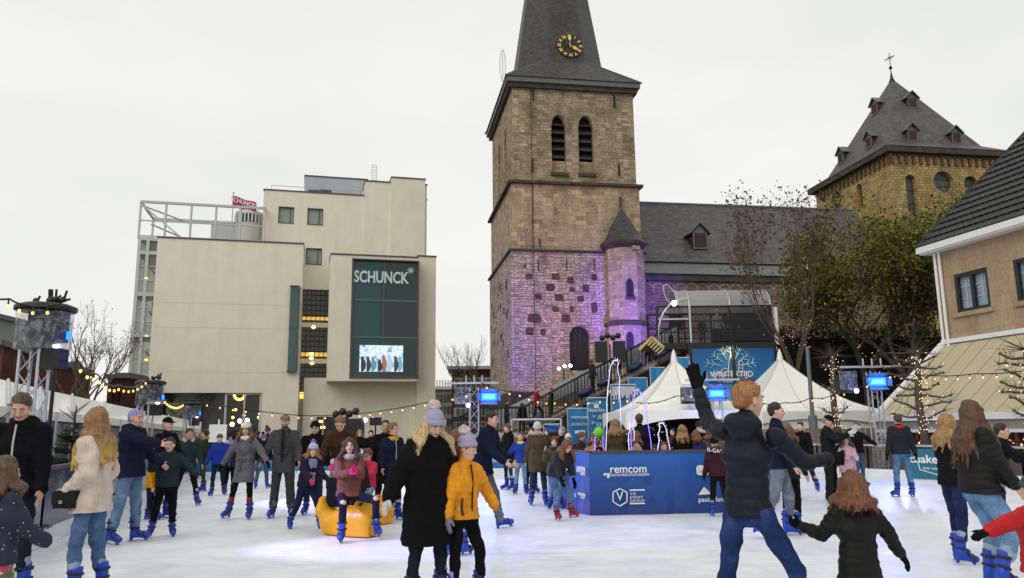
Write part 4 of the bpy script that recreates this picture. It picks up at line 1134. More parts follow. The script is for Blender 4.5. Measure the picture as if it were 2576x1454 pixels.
# hipped roof built of real overlapping courses
def tile_rows(A, B, C, D, rows):   # A,B eaves; C,D ridge (B->C, A->D)
    for k in range(rows):
        f0, f1 = k / rows, (k + 1.25) / rows
        a, b_, c, d_ = A.lerp(D, f0), B.lerp(C, f0), B.lerp(C, min(1, f1)), A.lerp(D, min(1, f1))
        n_ = (b_ - a).cross(d_ - a).normalized(); n_ = n_ if n_.z > 0 else -n_
        mb.face([a + n_ * .07, b_ + n_ * .07, c, d_]); mb.face([a, b_, b_ + n_ * .07, a + n_ * .07])
ea, eb = RW.P(-.4, zE + .30, .47), RW.P(SL, zE + .30, .47); ra, rbb = RW.P(3.4, zE + 6.0, -3.9), RW.P(SL, zE + 6.0, -3.9); ec = RW.P(-.4, zE + .30, -9)
tile_rows(ea, eb, rbb, ra, 20); tile_rows(ec, ea, ra, ra + Vector((.001, 0, 0)), 20)
rf = mb.build('roof', mt, rs_)
mb = MB(); mb.tube(ea, ra, .09, n=6); mb.tube(ra, rbb, .09, n=6); mb.build('hip_tile', M_BLACK, rf)
mb = MB()
for q in (.1, .32): p = RW.P(-.05, 0, .08); mb.tube(RW.P(q, 2.6, .1), RW.P(q, zE, .1), .06)
mb.build('downpipe', M_WHITE, rs_)
# awning roof over the terrace
AW = RW.n
zA = rhit(2375, 868)[1]
M_AWN = mat('cream_canvas', (.46, .40, .26), .7, var=.06, nscale=2)
aw = root('terrace_awning', RW.P(3, 0, 2), 'cream canvas terrace roof with white frame and bulbs along its edge', 'awning')
out = 3.3; zL = at(2187, 1053, 29.2).z
def awp(s, f): return RW.P(s, zA + (zL - zA) * f, .05 + out * f)
mb = MB(); S0, S1 = 0, 18
for k in range(12):
    a, b_ = S0 + (S1 - S0) * k / 12, S0 + (S1 - S0) * (k + 1) / 12
    for j in range(4):
        f0, f1 = j / 4, (j + 1) / 4; sg = lambda f: Vector((0, 0, -.07 * math.sin(math.pi * f)))
        mb.face([awp(a, f1) + sg(f1), awp(b_, f1) + sg(f1), awp(b_, f0) + sg(f0), awp(a, f0) + sg(f0)], True)
mb.build('canvas', M_AWN, aw)
mb = MB()
for k in range(1, 24): s = S0 + (S1 - S0) * k / 24; mb.path([awp(s, j / 4) - Vector((0, 0, .07 * math.sin(math.pi * j / 4) - .012)) for j in range(5)], .012, 4)
mb.build('canvas_seam', mat('seam_tan', (.36, .30, .19), .7), aw)
mb = MB()
for s in (S0, 8.2, 13.5): mb.bar(awp(s, 0) + Vector((0, 0, .06)), awp(s, 1) + Vector((0, 0, .06)), .30, .1)
mb.bar(awp(S0, 0) + Vector((0, 0, .1)), awp(S1, 0) + Vector((0, 0, .1)), .18, .16); mb.bar(awp(S0, 1), awp(S1, 1), .2, .22)
mb.bar(awp(S0, 1) - Vector((0, 0, .45)), awp(S1, 1) - Vector((0, 0, .45)), .1, .1)
for k in range(6): p = awp(S0 + (S1 - S0) * k / 5, 1); mb.bar((p.x, p.y, 0), p, .10)
mb.build('frame', M_WHITE, aw)
mb = MB(); p, q = awp(S0, 1), awp(S1, 1)
mb.face([p - Vector((0, 0, .1)), q - Vector((0, 0, .1)), q - Vector((0, 0, .42)), p - Vector((0, 0, .42))]); mb.build('valance', mat('clear_valance', (.30, .26, .22), .4), aw)
fr = root('glazed_terrace', RW.P(3, 0, out), 'glazed terrace front with dark red curtains behind the rink', 'glass front')
mb = MB(); FP = Plane(awp(S0, 1), -RD); FP.n = RW.n; L_ = S1 - S0
mb.pbox(FP, 0, L_, 0, zL - .5, -.5, -.45); mb.build('dark_room', mat('red_brown_interior', (.07, .018, .015), .7, var=.6, nscale=1.2), fr)
mb = MB(); mb.pbox(FP, 0, L_, .9, zL - .55, -.12, -.1); mb.build('glazing', glassmat('clear_glass', (.05, .04, .04), .05, .75), fr)
mb = MB()
for k in range(10): s = L_ * k / 9; mb.pbox(FP, s - .05, s + .05, 0, zL - .5, -.09, -.02)
mb.pbox(FP, 0, L_, .85, .95, -.092, 0); mb.build('mullion', mat('red_mullion', (.16, .02, .02), .5), fr)
rr = random.Random(5); mb = MB()
for k in range(60): mb.sphere(FP.P(rr.uniform(4, 7) if k < 40 else rr.uniform(0, L_), rr.uniform(1.0, zL - .7), -.2), .022, 5, 4)
mb.build('fairy_light', glow('fairy_warm', (1, .45, .15), 2.5), fr)
mb = MB()
for k in range(26): mb.sphere(FP.P(rr.uniform(0, L_), rr.uniform(.5, .85), -.05), rr.uniform(.08, .16), 6, 5, (1, 1, .8))
mb.build('flower_box', mat('red_flowers', (.25, .03, .03), .8, var=.8, nscale=9), fr)
# ------------------------------------------------------------------ rink barriers
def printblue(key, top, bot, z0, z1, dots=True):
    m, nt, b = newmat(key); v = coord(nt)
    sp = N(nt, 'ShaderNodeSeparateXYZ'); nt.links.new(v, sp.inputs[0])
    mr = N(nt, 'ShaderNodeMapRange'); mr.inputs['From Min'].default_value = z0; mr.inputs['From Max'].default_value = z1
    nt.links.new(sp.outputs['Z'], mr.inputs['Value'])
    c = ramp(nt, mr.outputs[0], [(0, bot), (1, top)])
    if dots:
        vo = N(nt, 'ShaderNodeTexVoronoi', Scale=3.2); nt.links.new(v, vo.inputs['Vector'])
        sel = N(nt, 'ShaderNodeSeparateXYZ'); nt.links.new(vo.outputs['Color'], sel.inputs[0])
        thr = N(nt, 'ShaderNodeMath'); thr.operation = 'MULTIPLY'; thr.inputs[1].default_value = .055; nt.links.new(sel.outputs['X'], thr.inputs[0])
        lt = N(nt, 'ShaderNodeMath'); lt.operation = 'LESS_THAN'; nt.links.new(vo.outputs['Distance'], lt.inputs[0]); nt.links.new(thr.outputs[0], lt.inputs[1])
        c = mix(nt, lt.outputs[0], c, (.10, .42, .68))
        v2 = N(nt, 'ShaderNodeTexVoronoi', Scale=2.0); nt.links.new(v, v2.inputs['Vector'])
        d = ramp(nt, v2.outputs['Distance'], [(.16, (.72, .72, .78)), (.2, (1, 1, 1))])
        c = mix(nt, .8, c, d, 'MULTIPLY')
    nt.links.new(c, b.inputs['Base Color']); b.inputs['Roughness'].default_value = .42; b.inputs['Specular IOR Level'].default_value = .4
    bump(nt, b, noise(nt, v, 2.5, 4, .5, .8), .35, .05)
    MATS[key] = m; return m
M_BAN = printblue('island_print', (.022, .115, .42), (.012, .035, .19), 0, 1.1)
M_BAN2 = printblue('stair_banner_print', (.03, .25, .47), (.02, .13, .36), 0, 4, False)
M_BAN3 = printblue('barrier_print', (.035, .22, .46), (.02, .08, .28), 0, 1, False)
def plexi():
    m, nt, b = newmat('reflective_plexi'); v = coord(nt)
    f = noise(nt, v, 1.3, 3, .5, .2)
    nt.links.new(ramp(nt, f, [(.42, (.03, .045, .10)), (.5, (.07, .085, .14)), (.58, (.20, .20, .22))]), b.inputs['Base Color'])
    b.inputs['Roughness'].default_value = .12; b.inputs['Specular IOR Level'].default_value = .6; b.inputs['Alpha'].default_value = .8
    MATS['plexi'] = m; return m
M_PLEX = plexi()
M_KICK = mat('kick_board', (.70, .72, .75), .4, var=.1, nscale=3)
M_RAIL = mat('worn_handrail', (.07, .055, .045), .5, var=.3)
def barrier(pts, label, h=1.06, panel=None, group=None, kick=.24, railm=None):
    r = root('rink_barrier', (pts[0][0], pts[0][1], 0), label, 'barrier')
    pb, kb, rb_, po = MB(), MB(), MB(), MB()
    for (x0, y0), (x1, y1) in zip(pts, pts[1:]):
        a, b_ = Vector((x0, y0, 0)), Vector((x1, y1, 0)); d = (b_ - a); L = d.length; d.normalize()
        def seg(mb, z0, z1, w): mb.bar(a + Vector((0, 0, (z0 + z1) / 2)), b_ + Vector((0, 0, (z0 + z1) / 2)), w, z1 - z0)
        seg(pb, kick + .002, h - .06, .03); seg(kb, 0, kick, .08); seg(rb_, h - .058, h, .1)
        n = max(1, round(L / 2))
        for k in range(n + 1):
            p = a + d * (L * k / n); po.bar(p + Vector((0, 0, kick)), p + Vector((0, 0, h - .06)), .05)
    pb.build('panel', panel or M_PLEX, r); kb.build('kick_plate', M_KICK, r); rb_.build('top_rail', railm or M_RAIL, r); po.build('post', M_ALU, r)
    return r
bl = barrier([(-4.45, 1.5), (-5.35, 5.0), (-6.75, 11.6), (-7.85, 15.4), (-9.1, 20.2), (-11.45, 28.5)], 'long reflective rink barrier with brown handrail on the left side', 1.12)
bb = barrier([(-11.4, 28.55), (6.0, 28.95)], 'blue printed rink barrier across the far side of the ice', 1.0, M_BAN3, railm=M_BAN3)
barrier([(6.05, 28.95), (10.45, 27.75), (11.29, 25.7), (12.55, 23.1), (13.23, 21), (14.25, 17), (15.65, 12), (17.25, 6)], 'clear rink barrier with steel rail in front of the restaurant terrace', 1.0, glassmat('clear_plexi', (.12, .10, .09), .06, .72), railm=M_ALU)
text('HEERLEN', (at(905, 1160, 28.5).x, 28.62, .62), (1, .04, 0), .5, M_WHITE, bb, depth=.01, bold=.02)
for u in (1260, 1300, 1120, 700): text('WINTERTIJD', (at(u, 1170, 28.7).x, 28.74, .45), (1, .045, 0), .2, M_WHITE, bb, depth=.01)
# schokel banner on the right barrier
pa, pb_ = ground(2288, 1196), ground(2420, 1206)
e_ = (Vector((12.55, 23.1, 0)) - Vector((11.29, 25.7, 0))).normalized(); RBP = Plane((11.29, 25.7), e_); RBP.n = Vector((-abs(e_.y), -abs(e_.x), 0)).normalized()
RBP.n = Vector((e_.y, -e_.x, 0)); RBP.n = RBP.n if RBP.n.x < 0 else -RBP.n
s0 = RBP.sz(2290, 1190)[0]; s1 = RBP.sz(2400, 1190)[0]
sb = root('sponsor_banner', RBP.P((s0 + s1) / 2, 0, .07), 'teal blue sponsor banner with white rounded lettering on the right barrier', 'banner')
mb = MB(); mb.pbox(RBP, s0, s1, .02, .88, .06, .075); mb.build('sheet', mat('teal_print', (.015, .14, .22), .5, var=.1), sb)
text('schakel', RBP.P(s0 + (s1 - s0) * .36, .48, .085), e_, .34, M_WHITE, sb, depth=.01, bold=.018, xs=1.2)
text('kunst  ontmoeten', RBP.P(s0 + (s1 - s0) * .62, .30, .085), e_, .10, M_WHITE, sb, depth=.006)
mb = MB(); q = [RBP.P(s0 + .35, .52, .08), RBP.P(s0 + .4, .28, .08), RBP.P(s1 - .2, .1, .08)]; mb.bar(q[0], q[1], .02); mb.bar(q[1], q[2], .02); mb.build('speech_outline', M_WHITE, sb)

# ------------------------------------------------------------------ island in the rink
A = ground(1485, 1297); B = ground(1862, 1289)
L0_ = ground(1390, 1268)
ISL = [Vector((L0_.x, L0_.y, 0)), Vector((A.x, A.y, 0)), Vector((B.x, B.y, 0)), Vector((B.x + 1.5, B.y + 2.4, 0)), Vector((B.x + .8, B.y + 5, 0)), Vector((A.x + .2, A.y + 5.4, 0))]
isl = root('island_barrier', (ISL[1] + ISL[3]) / 2, 'blue wrapped low barrier island with white sponsor lettering in mid rink', 'barrier')
hI = 1.12
mb = MB()
rr = random.Random(2)
for i in range(6):
    a, b_ = ISL[i], ISL[(i + 1) % 6]; n = 16; m_ = 6
    nrm = (b_ - a).normalized(); nrm = Vector((nrm.y, -nrm.x, 0))
    def ip(k, j):
        f, g_ = k / n, j / m_
        w = .025 * math.sin(f * 17 + i) * (1 - g_) + .03 * (1 - g_) ** 2 * math.sin(f * 41 + 2 * g_) + .05 * (1 - g_) ** 3
        w *= min(1, 6 * min(f, 1 - f) + .2)
        return a.lerp(b_, f) + nrm * w + Vector((0, 0, .005 + hI * g_))
    for k in range(n):
        for j in range(m_): mb.face([ip(k, j), ip(k + 1, j), ip(k + 1, j + 1), ip(k, j + 1)], True)
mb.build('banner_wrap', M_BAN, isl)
mb = MB()
for i in range(6):
    a, b_ = ISL[i], ISL[(i + 1) % 6]; c = (ISL[1] + ISL[3]) / 2
    mb.bar(a.lerp(c, .02) + Vector((0, 0, hI + .02)), b_.lerp(c, .02) + Vector((0, 0, hI + .02)), .08, .05)
mb.build('top_rail', M_RAIL, isl)
mb = MB(); mb.face([p + Vector((0, 0, .012)) for p in ISL]); mb.build('deck', M_BLACK, isl)
IF_ = Plane(ISL[1], ISL[2] - ISL[1]); IL = Plane(ISL[0], ISL[1] - ISL[0])
def itext(s, u, v, px, pl=IF_, parent=isl, m=M_WHITE, **k):
    p = pl.off(.09); a, z = p.sz(u, v); dep = p.P(a, z).y
    return text(s, p.P(a, z), pl.e, px * dep / FPX * 1.4, m, parent, depth=.006, **k)
itext('remcom', 1581, 1189, 20, bold=.012, xs=.98)
itext('PROJECTEN, PRODUCTIE EN CONCEPTEN', 1583, 1197.5, 6.0, xs=.62, bold=.004)
[itext(s_, 1585, v_, 6.4, spacing=1.3, align='LEFT') for s_, v_ in (('VIE', 1245.5), ('EVENT', 1254.5), ('GROUP', 1263.5))]
itext('V', 1559.5, 1259, 22, xs=.9)
p = IF_.off(.09)
mb = MB()
for u, v in ((1522, 1193), (1530, 1193), (1530, 1199)): s, z = p.sz(u, v); disc(mb, p.P(s, z), .0005, .026, IF_.e, Vector((0, 0, 1)), 12, 0, .006, IF_.n)
for v in (1233, 1267): s, z = p.sz(1584, v); s2 = p.sz(1622, v)[0]; mb.pbox(p, s, s2, z - .012, z + .012, 0, .006)
hx = [(1559.5, 1229), (1577, 1238.5), (1577, 1262), (1559.5, 1273), (1542, 1262), (1542, 1238.5)]
hp = [p.P(*p.sz(*q)) for q in hx]
for i in range(6): mb.bar(hp[i], hp[(i + 1) % 6], .018)
mb.build('sponsor_mark', M_WHITE, isl)
itext('paeterland', 1793, 1262, 12, xs=1.0, bold=.004)
mb = MB(); s, z = p.sz(1782, 1190); s2 = p.sz(1818, 1190)[0]; zt_ = p.sz(1782, 1170)[1]; z0_ = p.sz(1782, 1195)[1]
def rrect(mb, pl, s0, s1, z0, z1, r, o, th=.006):
    pts = []
    for cx_, cz_, a0 in ((s1 - r, z0 + r, -90), (s1 - r, z1 - r, 0), (s0 + r, z1 - r, 90), (s0 + r, z0 + r, 180)):
        for k in range(5): t = math.radians(a0 + k * 22.5); pts.append((cx_ + r * math.cos(t), cz_ + r * math.sin(t)))
    f = [pl.P(*q, o + th) for q in pts]; mb.face(f)
    g_ = [pl.P(*q, o) for q in pts]
    for i in range(len(f)): j = (i + 1) % len(f); mb.face([f[i], g_[i], g_[j], f[j]])
sL = p.sz(1752, 1185)[0]; sR = p.sz(1815, 1185)[0]; rrect(mb, p, sL, sR, z0_, zt_, .05, 0); s3 = p.sz(1829, 1165)[0]; zz = p.sz(1829, 1158)[1]; rrect(mb, p, sR - .06, s3, p.sz(1820, 1183)[1], zz, .06, .007)
q = [p.sz(1757, 1245), p.sz(1790, 1243), p.sz(1771, 1224)]; mb.face([p.P(*x) for x in q]); mb.build('logo_plate', M_WHITE, isl)
itext('maxxio', 1784, 1190, 11, m=M_BLACK, xs=1.1)
itext('SEVENTH', 1461, 1188, 14, pl=IL, xs=.78, bold=.01); itext('SUPPORT', 1466, 1196, 7, pl=IL, xs=.8)
itext('HOLLANDERS', 1463, 1247, 7, pl=IL, xs=.9); itext('rental', 1466, 1254, 7, pl=IL); itext('Bank', 1429, 1183, 12, pl=IL, xs=.8)
itext('N', 1447, 1251, 10, pl=IL, xs=.5, bold=.02)
# glowing wire arches inside the island
M_LEDW = glow('led_white', (.75, .7, 1.0), .8); M_LEDV = glow('led_violet', (.25, .16, 1.0), 1.5)
def led_arch(u0, u1, ut, vt, Y, m, label, vb=1150, n=26, r=.009):
    a, b_ = at(u0, vb, Y), at(u1, vb, Y + .5); t = at(ut, vt, Y + .2)
    a.z = b_.z = .02
    rt = root('light_arch', (a + b_) / 2, label, 'light decoration', 'glowing wire arches standing in the island')
    pts = []
    for k in range(n + 1):
        f = k / n; h = 1 - abs(2 * f - 1) ** 3.2
        x = (a.lerp(t, min(1, f * 2)) if f < .5 else t.lerp(b_, f * 2 - 1)); x = Vector((x.x, x.y, .02 + (t.z - .02) * h))
        pts.append(x + Vector((rr.uniform(-.02, .02), 0, rr.uniform(-.02, .02))))
    mb = MB(); mb.path(pts, r, 5); mb.build('light_wire', m, rt)
    mb = MB()
    for q in pts[4:-4]:
        for k in range(2): w = q + Vector((rr.gauss(0, .03), rr.gauss(0, .02), rr.gauss(0, .03))); mb.sphere(w, .0075, 5, 3)
    tag(mb.build('glitter', M_LEDW, rt), kind='stuff')
    return rt
led_arch(1490, 1524, 1506, 1077, 16.0, M_LEDV, 'small violet light arch holding the green balloon')
led_arch(1520, 1568, 1552, 905, 17.2, M_LEDW, 'tallest white light arch in the island', r=.008)
led_arch(1584, 1644, 1605, 983, 16.4, M_LEDV, 'violet light arch of middle height beside the white tent')
led_arch(1580, 1602, 1588, 1068, 16.8, M_LEDW, 'narrow low white light arch between the two violet ones')
led_arch(1652, 1692, 1664, 1064, 15.8, M_LEDW, 'low white light arch furthest right in the island')
gbn = MB(); p_ = at(1506, 1089, 16.0); gbn.sphere(p_, .1, 12, 8, (1, 1, 1.2)); tag(gbn.build('balloon', mat('green_balloon', (.16, .55, .02), .35), loc=p_), 'small bright green balloon under the violet light arch', 'balloon')

# ------------------------------------------------------------------ truss towers, drums and wash lights
def truss(mb, x, y, z0, h, w=.29, r=.025):
    c = [(x + i * w / 2, y + j * w / 2) for i, j in ((-1, -1), (1, -1), (1, 1), (-1, 1))]
    for p in c: mb.tube((*p, z0), (*p, z0 + h), r)
    n = max(2, int(h / (w * 1.1)))
    for i in range(4):
        a, b_ = c[i], c[(i + 1) % 4]
        for k in range(n):
            za, zb = z0 + h * k / n, z0 + h * (k + 1) / n
            p, q = ((*a, za), (*b_, zb)) if k % 2 else ((*b_, za), (*a, zb))
            mb.tube(p, q, r * .45, n=5)
M_PLAST = glassmat('cloudy_plastic', (.42, .45, .52), .3, .55)
def plast():
    m, nt, b = newmat('cloudy_plastic'); v = coord(nt)
    f = noise(nt, v, 5, 5, .6, 1.5)
    nt.links.new(ramp(nt, f, [(.4, (.14, .16, .20)), (.66, (.42, .45, .50))]), b.inputs['Base Color'])
    nt.links.new(ramp(nt, f, [(.42, (.16, .16, .16)), (.72, (.62, .62, .62))]), b.inputs['Alpha']); b.inputs['Roughness'].default_value = .25
    return m
M_PLAST = plast()
M_LEDB = glow('led_blue', (.01, .12, 1.0), 3.5); M_LEDBW = glow('led_blue_core', (.10, .5, 1.0), 1.9); M_HOT = glow('lamp_white', (1, .95, 1.0), 9.0); M_VIO = glow('lamp_violet', (.55, .45, 1.0), 7)
M_BULB = glow('warm_bulb', (1, .45, .13), 2.2)
def drum_tower(u, vt, vb, Y, wpx, label, w=.29):
    p = at(u, vt, Y); zt = p.z; zb = at(u, vb, Y).z; r = wpx * Y / FPX / 2
    t = root('light_tower', (p.x, Y, 0), label, 'light tower')
    mb = MB(); truss(mb, p.x - r * .25, Y, 0, zb, w); mb.build('truss', M_ALU, t)
    mb = MB(); mb.lathe((p.x, Y, zt - .1), [(r * .96, 0), (r * 1.04, .01), (r * 1.04, .07), (r * .8, .11), (.01, .12)], 28); l = mb.build('lid', M_BLACK, t)
    mb = MB()
    for k in range(7): q = (p.x + rr.uniform(-.7, .7) * r, Y + rr.uniform(-.4, .4) * r, zt + .04); mb.sphere((q[0], q[1], zt + .08), .05, 7, 5); mb.tube(q, (q[0] + rr.uniform(-.2, .2), q[1], zt + rr.uniform(.08, .26)), .018)
    mb.build('clamp', M_BLACK, l)
    mb = MB(); mb.lathe((p.x, Y, zb), [(r * .95, 0), (r * .92, (zt - zb) * .5), (r * .96, zt - zb - .12)], 28); mb.build('plastic_cover', M_PLAST, t)
    mb = MB(); mb.box((p.x + r * .15, Y, (zt + zb) / 2 + .02), (r * 1.1, r * .8, (zt - zb) * .72)); mb.box((p.x + r * .35, Y, zb - .14), (r * .9, r * .7, .3)); mb.build('projector', M_BLACK, t)
    mb = MB(); mb.box((p.x + r * 1.0, Y - .05, zb + (zt - zb) * .3), (.04, .1, .12), .2); mb.build('blue_lamp', M_LEDB, t)
    mb = MB(); mb.sphere((p.x + r * .8, Y - r * .5, zb + .03), .03 + r * .04, 8, 6, (1.4, 1, .6)); mb.build('lamp_lens', M_VIO, t)
    mb = MB(); mb.sphere((p.x - .02, Y - r * .2, zb + (zt - zb) * .72), .03, 6, 5); mb.build('indicator', M_BULB, t)
    return t
drum_tower(117, 768, 880, 11.9, 137, 'nearest drum topped light tower at the left edge')
drum_tower(380, 958, 1018, 21.5, 70, 'middle drum topped light tower behind the grey haired man')
drum_tower(484, 1012, 1052, 31.0, 44, 'farthest and smallest drum topped light tower on the left')
def wash_tower(u, v, Y, label, tu, ang=0, dim=False):
    p = at(u, v, Y); tx_ = at(tu, v, Y).x
    t = root('wash_light_tower', (tx_, Y + .3, 0), label, 'light tower')
    mb = MB(); truss(mb, tx_, Y + .3, 0, p.z + .35, .32); mb.build('truss', M_ALU, t)
    mb = MB(); mb.bar((tx_ - 1.1, Y + .3, p.z + .52), (tx_ + .9, Y + .3, p.z + .52), .07)
    for k in range(3): mb.tube((tx_ - .3 + k * .3, Y + .3, p.z + .5), (tx_ - .3 + k * .3, Y + .3, p.z + .8), .03)
    mb.build('cross_bar', M_ALU, t)
    mb = MB(); mb.box((p.x, Y + .12, p.z), (.72, .2, .42), ang); mb.build('lamp_body', M_BLACK, t)
    mb = MB(); mb.box((p.x, Y - .0, p.z), (.56, .05, .27), ang); mb.build('led_panel', M_LEDB, t)
    mb = MB(); mb.box((p.x, Y - .035, p.z), (.40, .03, .14), ang); mb.build('led_core', M_LEDBW, t)
    mb = MB()
    for sx_, sz_ in ((-1, 0), (1, 0), (0, 1), (0, -1)):
        o = Vector((sx_ * .31, -.03, sz_ * .17)); f_ = Vector((sx_ * .12, -.14, sz_ * .11)); l_ = Vector((0, 0, .14)) if sx_ else Vector((.28, 0, 0)); c_ = Vector(p); c_.y = Y + .0
        ext(mb, [c_ + o - l_, c_ + o + l_, c_ + o + f_ + l_ * 1.15, c_ + o + f_ - l_ * 1.15], Vector((sx_, 0, sz_)), .01)
    mb.build('glow_flap', mat('glow_flap_grey', (.10, .11, .14), .5), t)  # flaps added around the panel to catch its blue light
    mb = MB(); mb.box((p.x - .95, Y + .3, p.z - .05), (.55, .35, .6)); mb.build('speaker_box', M_BLACK, t)
    mb = MB(); mb.box((p.x - .95, Y + .0, p.z + .05), (.6, .06, .62), .1); mb.build('rain_cover', M_PLAST, t)
    mb = MB(); mb.sphere((p.x - .75, Y - .1, p.z - .3), .08, 8, 6); mb.build('lamp_lens', M_VIO, t)
    L = bpy.data.lights.new('lamp_glow', 'POINT'); L.energy = 45; L.color = (.06, .2, 1); L.shadow_soft_size = .25; lo = bpy.data.objects.new('lamp_glow', L); COL.objects.link(lo); lo.location = (p.x, Y - .45, p.z)
    L = bpy.data.lights.new('wash_light', 'SPOT'); L.energy = 420; L.color = (.10, .22, 1.0); L.spot_size = math.radians(75); L.spot_blend = .6; L.shadow_soft_size = .3
    lo = bpy.data.objects.new('wash_light', L); COL.objects.link(lo); lo.location = (p.x, Y - .2, p.z)
    tgt = Vector((p.x * .3, 12, 0)); lo.rotation_euler = (tgt - lo.location).to_track_quat('-Z', 'Y').to_euler()
    return t
wash_tower(1230, 998, 28.9, 'light tower with blazing blue lamp beside the brick flats', 1192)
wash_tower(1803, 990, 28.9, 'light tower with blue lamp between the two white tents', 1806)
wash_tower(2206, 960, 26.5, 'tall light tower with blue lamp at the right barrier', 2208, -.25)
# purple-white floods on the ice (from the drum towers)
def spot(name, loc, tgt, e, col, size, blend=.5, soft=.1):
    L = bpy.data.lights.new(name, 'SPOT'); L.energy = e; L.color = col; L.spot_size = math.radians(size); L.spot_blend = blend; L.shadow_soft_size = soft
    o = bpy.data.objects.new(name, L); COL.objects.link(o); o.location = loc; o.rotation_euler = (Vector(tgt) - Vector(loc)).to_track_quat('-Z', 'Y').to_euler()
spot('flood_light', (-6.3, 10.5, 2.7), (-1.5, 11.5, 0), 1700, (.36, .34, 1), 36, .7)
spot('flood_light', (-9.7, 21, 2.9), (-2.5, 17.5, 0), 5200, (.34, .32, 1), 34, .7)
spot('flood_light', (-9.9, 21.5, 2.9), (-0.2, 11.5, 0), 1500, (.45, .42, 1), 16, .8)
spot('flood_light', (12.0, 25, 3.0), (7.5, 18.5, 0), 350, (.55, .45, 1), 40, .6)
spot('flood_light', (-4, 28.9, 3.0), (-1.5, 24.5, 0), 500, (.8, .8, 1), 50, .6)
# purple floods on the church tower
spot('facade_flood', TF.P(-5, 2.0, 9), TF.P(.0, 7.5, 0), 8000, (.16, .07, 1), 44, .8, .3)
spot('facade_flood', TF.P(TW * .8, 3.2, 9), TF.P(TW * .86, 9.5, 0), 12000, (.12, .06, 1), 42, .8, .3)
spot('facade_flood', TF.P(TW * .5, 2.6, 9), TF.P(TW * .5, 13, 0), 2000, (.95, .36, .75), 70, .8, .3)
spot('facade_flood', TF.P(TW * 1.6, 3, 7), TF.P(TW * 1.7, 9, 0), 900, (.5, .15, .8), 80, .8, .3)
spot('facade_flood', TF.P(TW * .5, 2.0, 6), TF.P(TW * .5, 5.5, 0), 500, (1, .62, .3), 80, .8, .3)

# ------------------------------------------------------------------ pagoda tents
M_TENT = mat('white_tent_vinyl', (.80, .80, .76), .5, var=.04, nscale=1.5, bmp=.05)
def pagoda(cx, cy, hw, ze, zp, label, wall_back=True, walls=False, ang=.06):
    t = root('pagoda_tent', (cx, cy, 0), label, 'tent', 'white pagoda tents behind the island')
    ca, sa = math.cos(ang), math.sin(ang)
    def P(x, y, z): return Vector((cx + x * ca - y * sa, cy + x * sa + y * ca, z))
    mb = MB(); n = 16
    def hgt(r): return ze + (zp - ze) * ((1 - r) ** 1.75)
    rs_l = [1.0, .93, .85, .75, .65, .55, .45, .36, .28, .2, .13, .07, .03]
    sq_ = []
    for i in range(4):
        a = math.pi / 4 + i * math.pi / 2; b_ = a + math.pi / 2
        A_, B_ = (math.cos(a) * math.sqrt(2), math.sin(a) * math.sqrt(2)), (math.cos(b_) * math.sqrt(2), math.sin(b_) * math.sqrt(2))
        for k in range(8): f = k / 8; sq_.append((A_[0] + (B_[0] - A_[0]) * f, A_[1] + (B_[1] - A_[1]) * f, 1 - abs(2 * f - 1)))
    for j in range(len(rs_l) - 1):
        for k in range(32):
            q = []
            for jj, kk in ((j, k), (j, (k + 1) % 32), (j + 1, (k + 1) % 32), (j + 1, k)):
                x, y, m_ = sq_[kk]; r = rs_l[jj]
                pull = 1 - .10 * m_ * math.sin(math.pi * (1 - r) * .9)
                q.append(P(x * hw * r * pull, y * hw * r * pull, hgt(r)))
            mb.face(q, True)
    mb.build('canopy', M_TENT, t)
    mb = MB()
    for kk in range(0, 32, 4):
        x, y, m_ = sq_[kk]; mb.path([P(x * hw * r * (1 - .10 * m_ * math.sin(math.pi * (1 - r) * .9)), y * hw * r * (1 - .10 * m_ * math.sin(math.pi * (1 - r) * .9)), hgt(r) + .008) for r in rs_l], .014, 4)
    mb.build('seam', mat('tent_seam', (.45, .45, .43), .6), t)
    mb = MB(); mb.lathe(P(0, 0, zp - .35), [(.16, 0), (.13, .3), (.08, .55), (.01, .72)], 10); mb.build('peak_cap', M_TENT, t)
    mb = MB()
    for i in range(4):
        for k in range(16):
            def vp(f, top):
                A_, B_ = sq_[i * 8], sq_[(i * 8 + 8) % 32]; x, y = A_[0] + (B_[0] - A_[0]) * f, A_[1] + (B_[1] - A_[1]) * f
                arc = .30 + (.42 * (abs(2 * f - 1) ** 2.4))
                return P(x * hw * 1.003, y * hw * 1.003, ze - (0 if top else arc))
            f0, f1 = k / 16, (k + 1) / 16; mb.face([vp(f0, 0), vp(f1, 0), vp(f1, 1), vp(f0, 1)])
    mb.build('valance', M_TENT, t)
    mb = MB()
    for x, y, _ in (sq_[0], sq_[8], sq_[16], sq_[24]): mb.bar(P(x * hw * .98, y * hw * .98, 0), P(x * hw * .98, y * hw * .98, ze - .02), .09)
    mb.build('pole', M_ALU, t)
    mb = MB()
    if walls:
        for (a, b_) in ((0, 1), (2, 3), (3, 0)):
            A_, B_ = sq_[a * 8], sq_[b_ * 8]; mb.face([P(A_[0] * hw * .97, A_[1] * hw * .97, 0), P(B_[0] * hw * .97, B_[1] * hw * .97, 0), P(B_[0] * hw * .97, B_[1] * hw * .97, ze - .05), P(A_[0] * hw * .97, A_[1] * hw * .97, ze - .05)])
        mb.build('side_wall', M_TENT, t)
    else:
        mb.box(P(0, hw * .9, ze * .5 - .05), (hw * 1.9, .1, ze - .15), ang); mb.box(P(-hw * .9, .3, ze * .5 - .05), (.1, hw * 1.2, ze - .15), ang); mb.build('back_wall', mat('dark_brown_boards', (.045, .022, .012), .8, var=.4, nscale=2), t)
    return t
p1 = at(1694, 880, 31.5); pagoda(p1.x, 31.5, 2.5, at(1694, 1032, 29).z, p1.z - .35, 'white pagoda tent with dark bar inside left of the lettered banner')
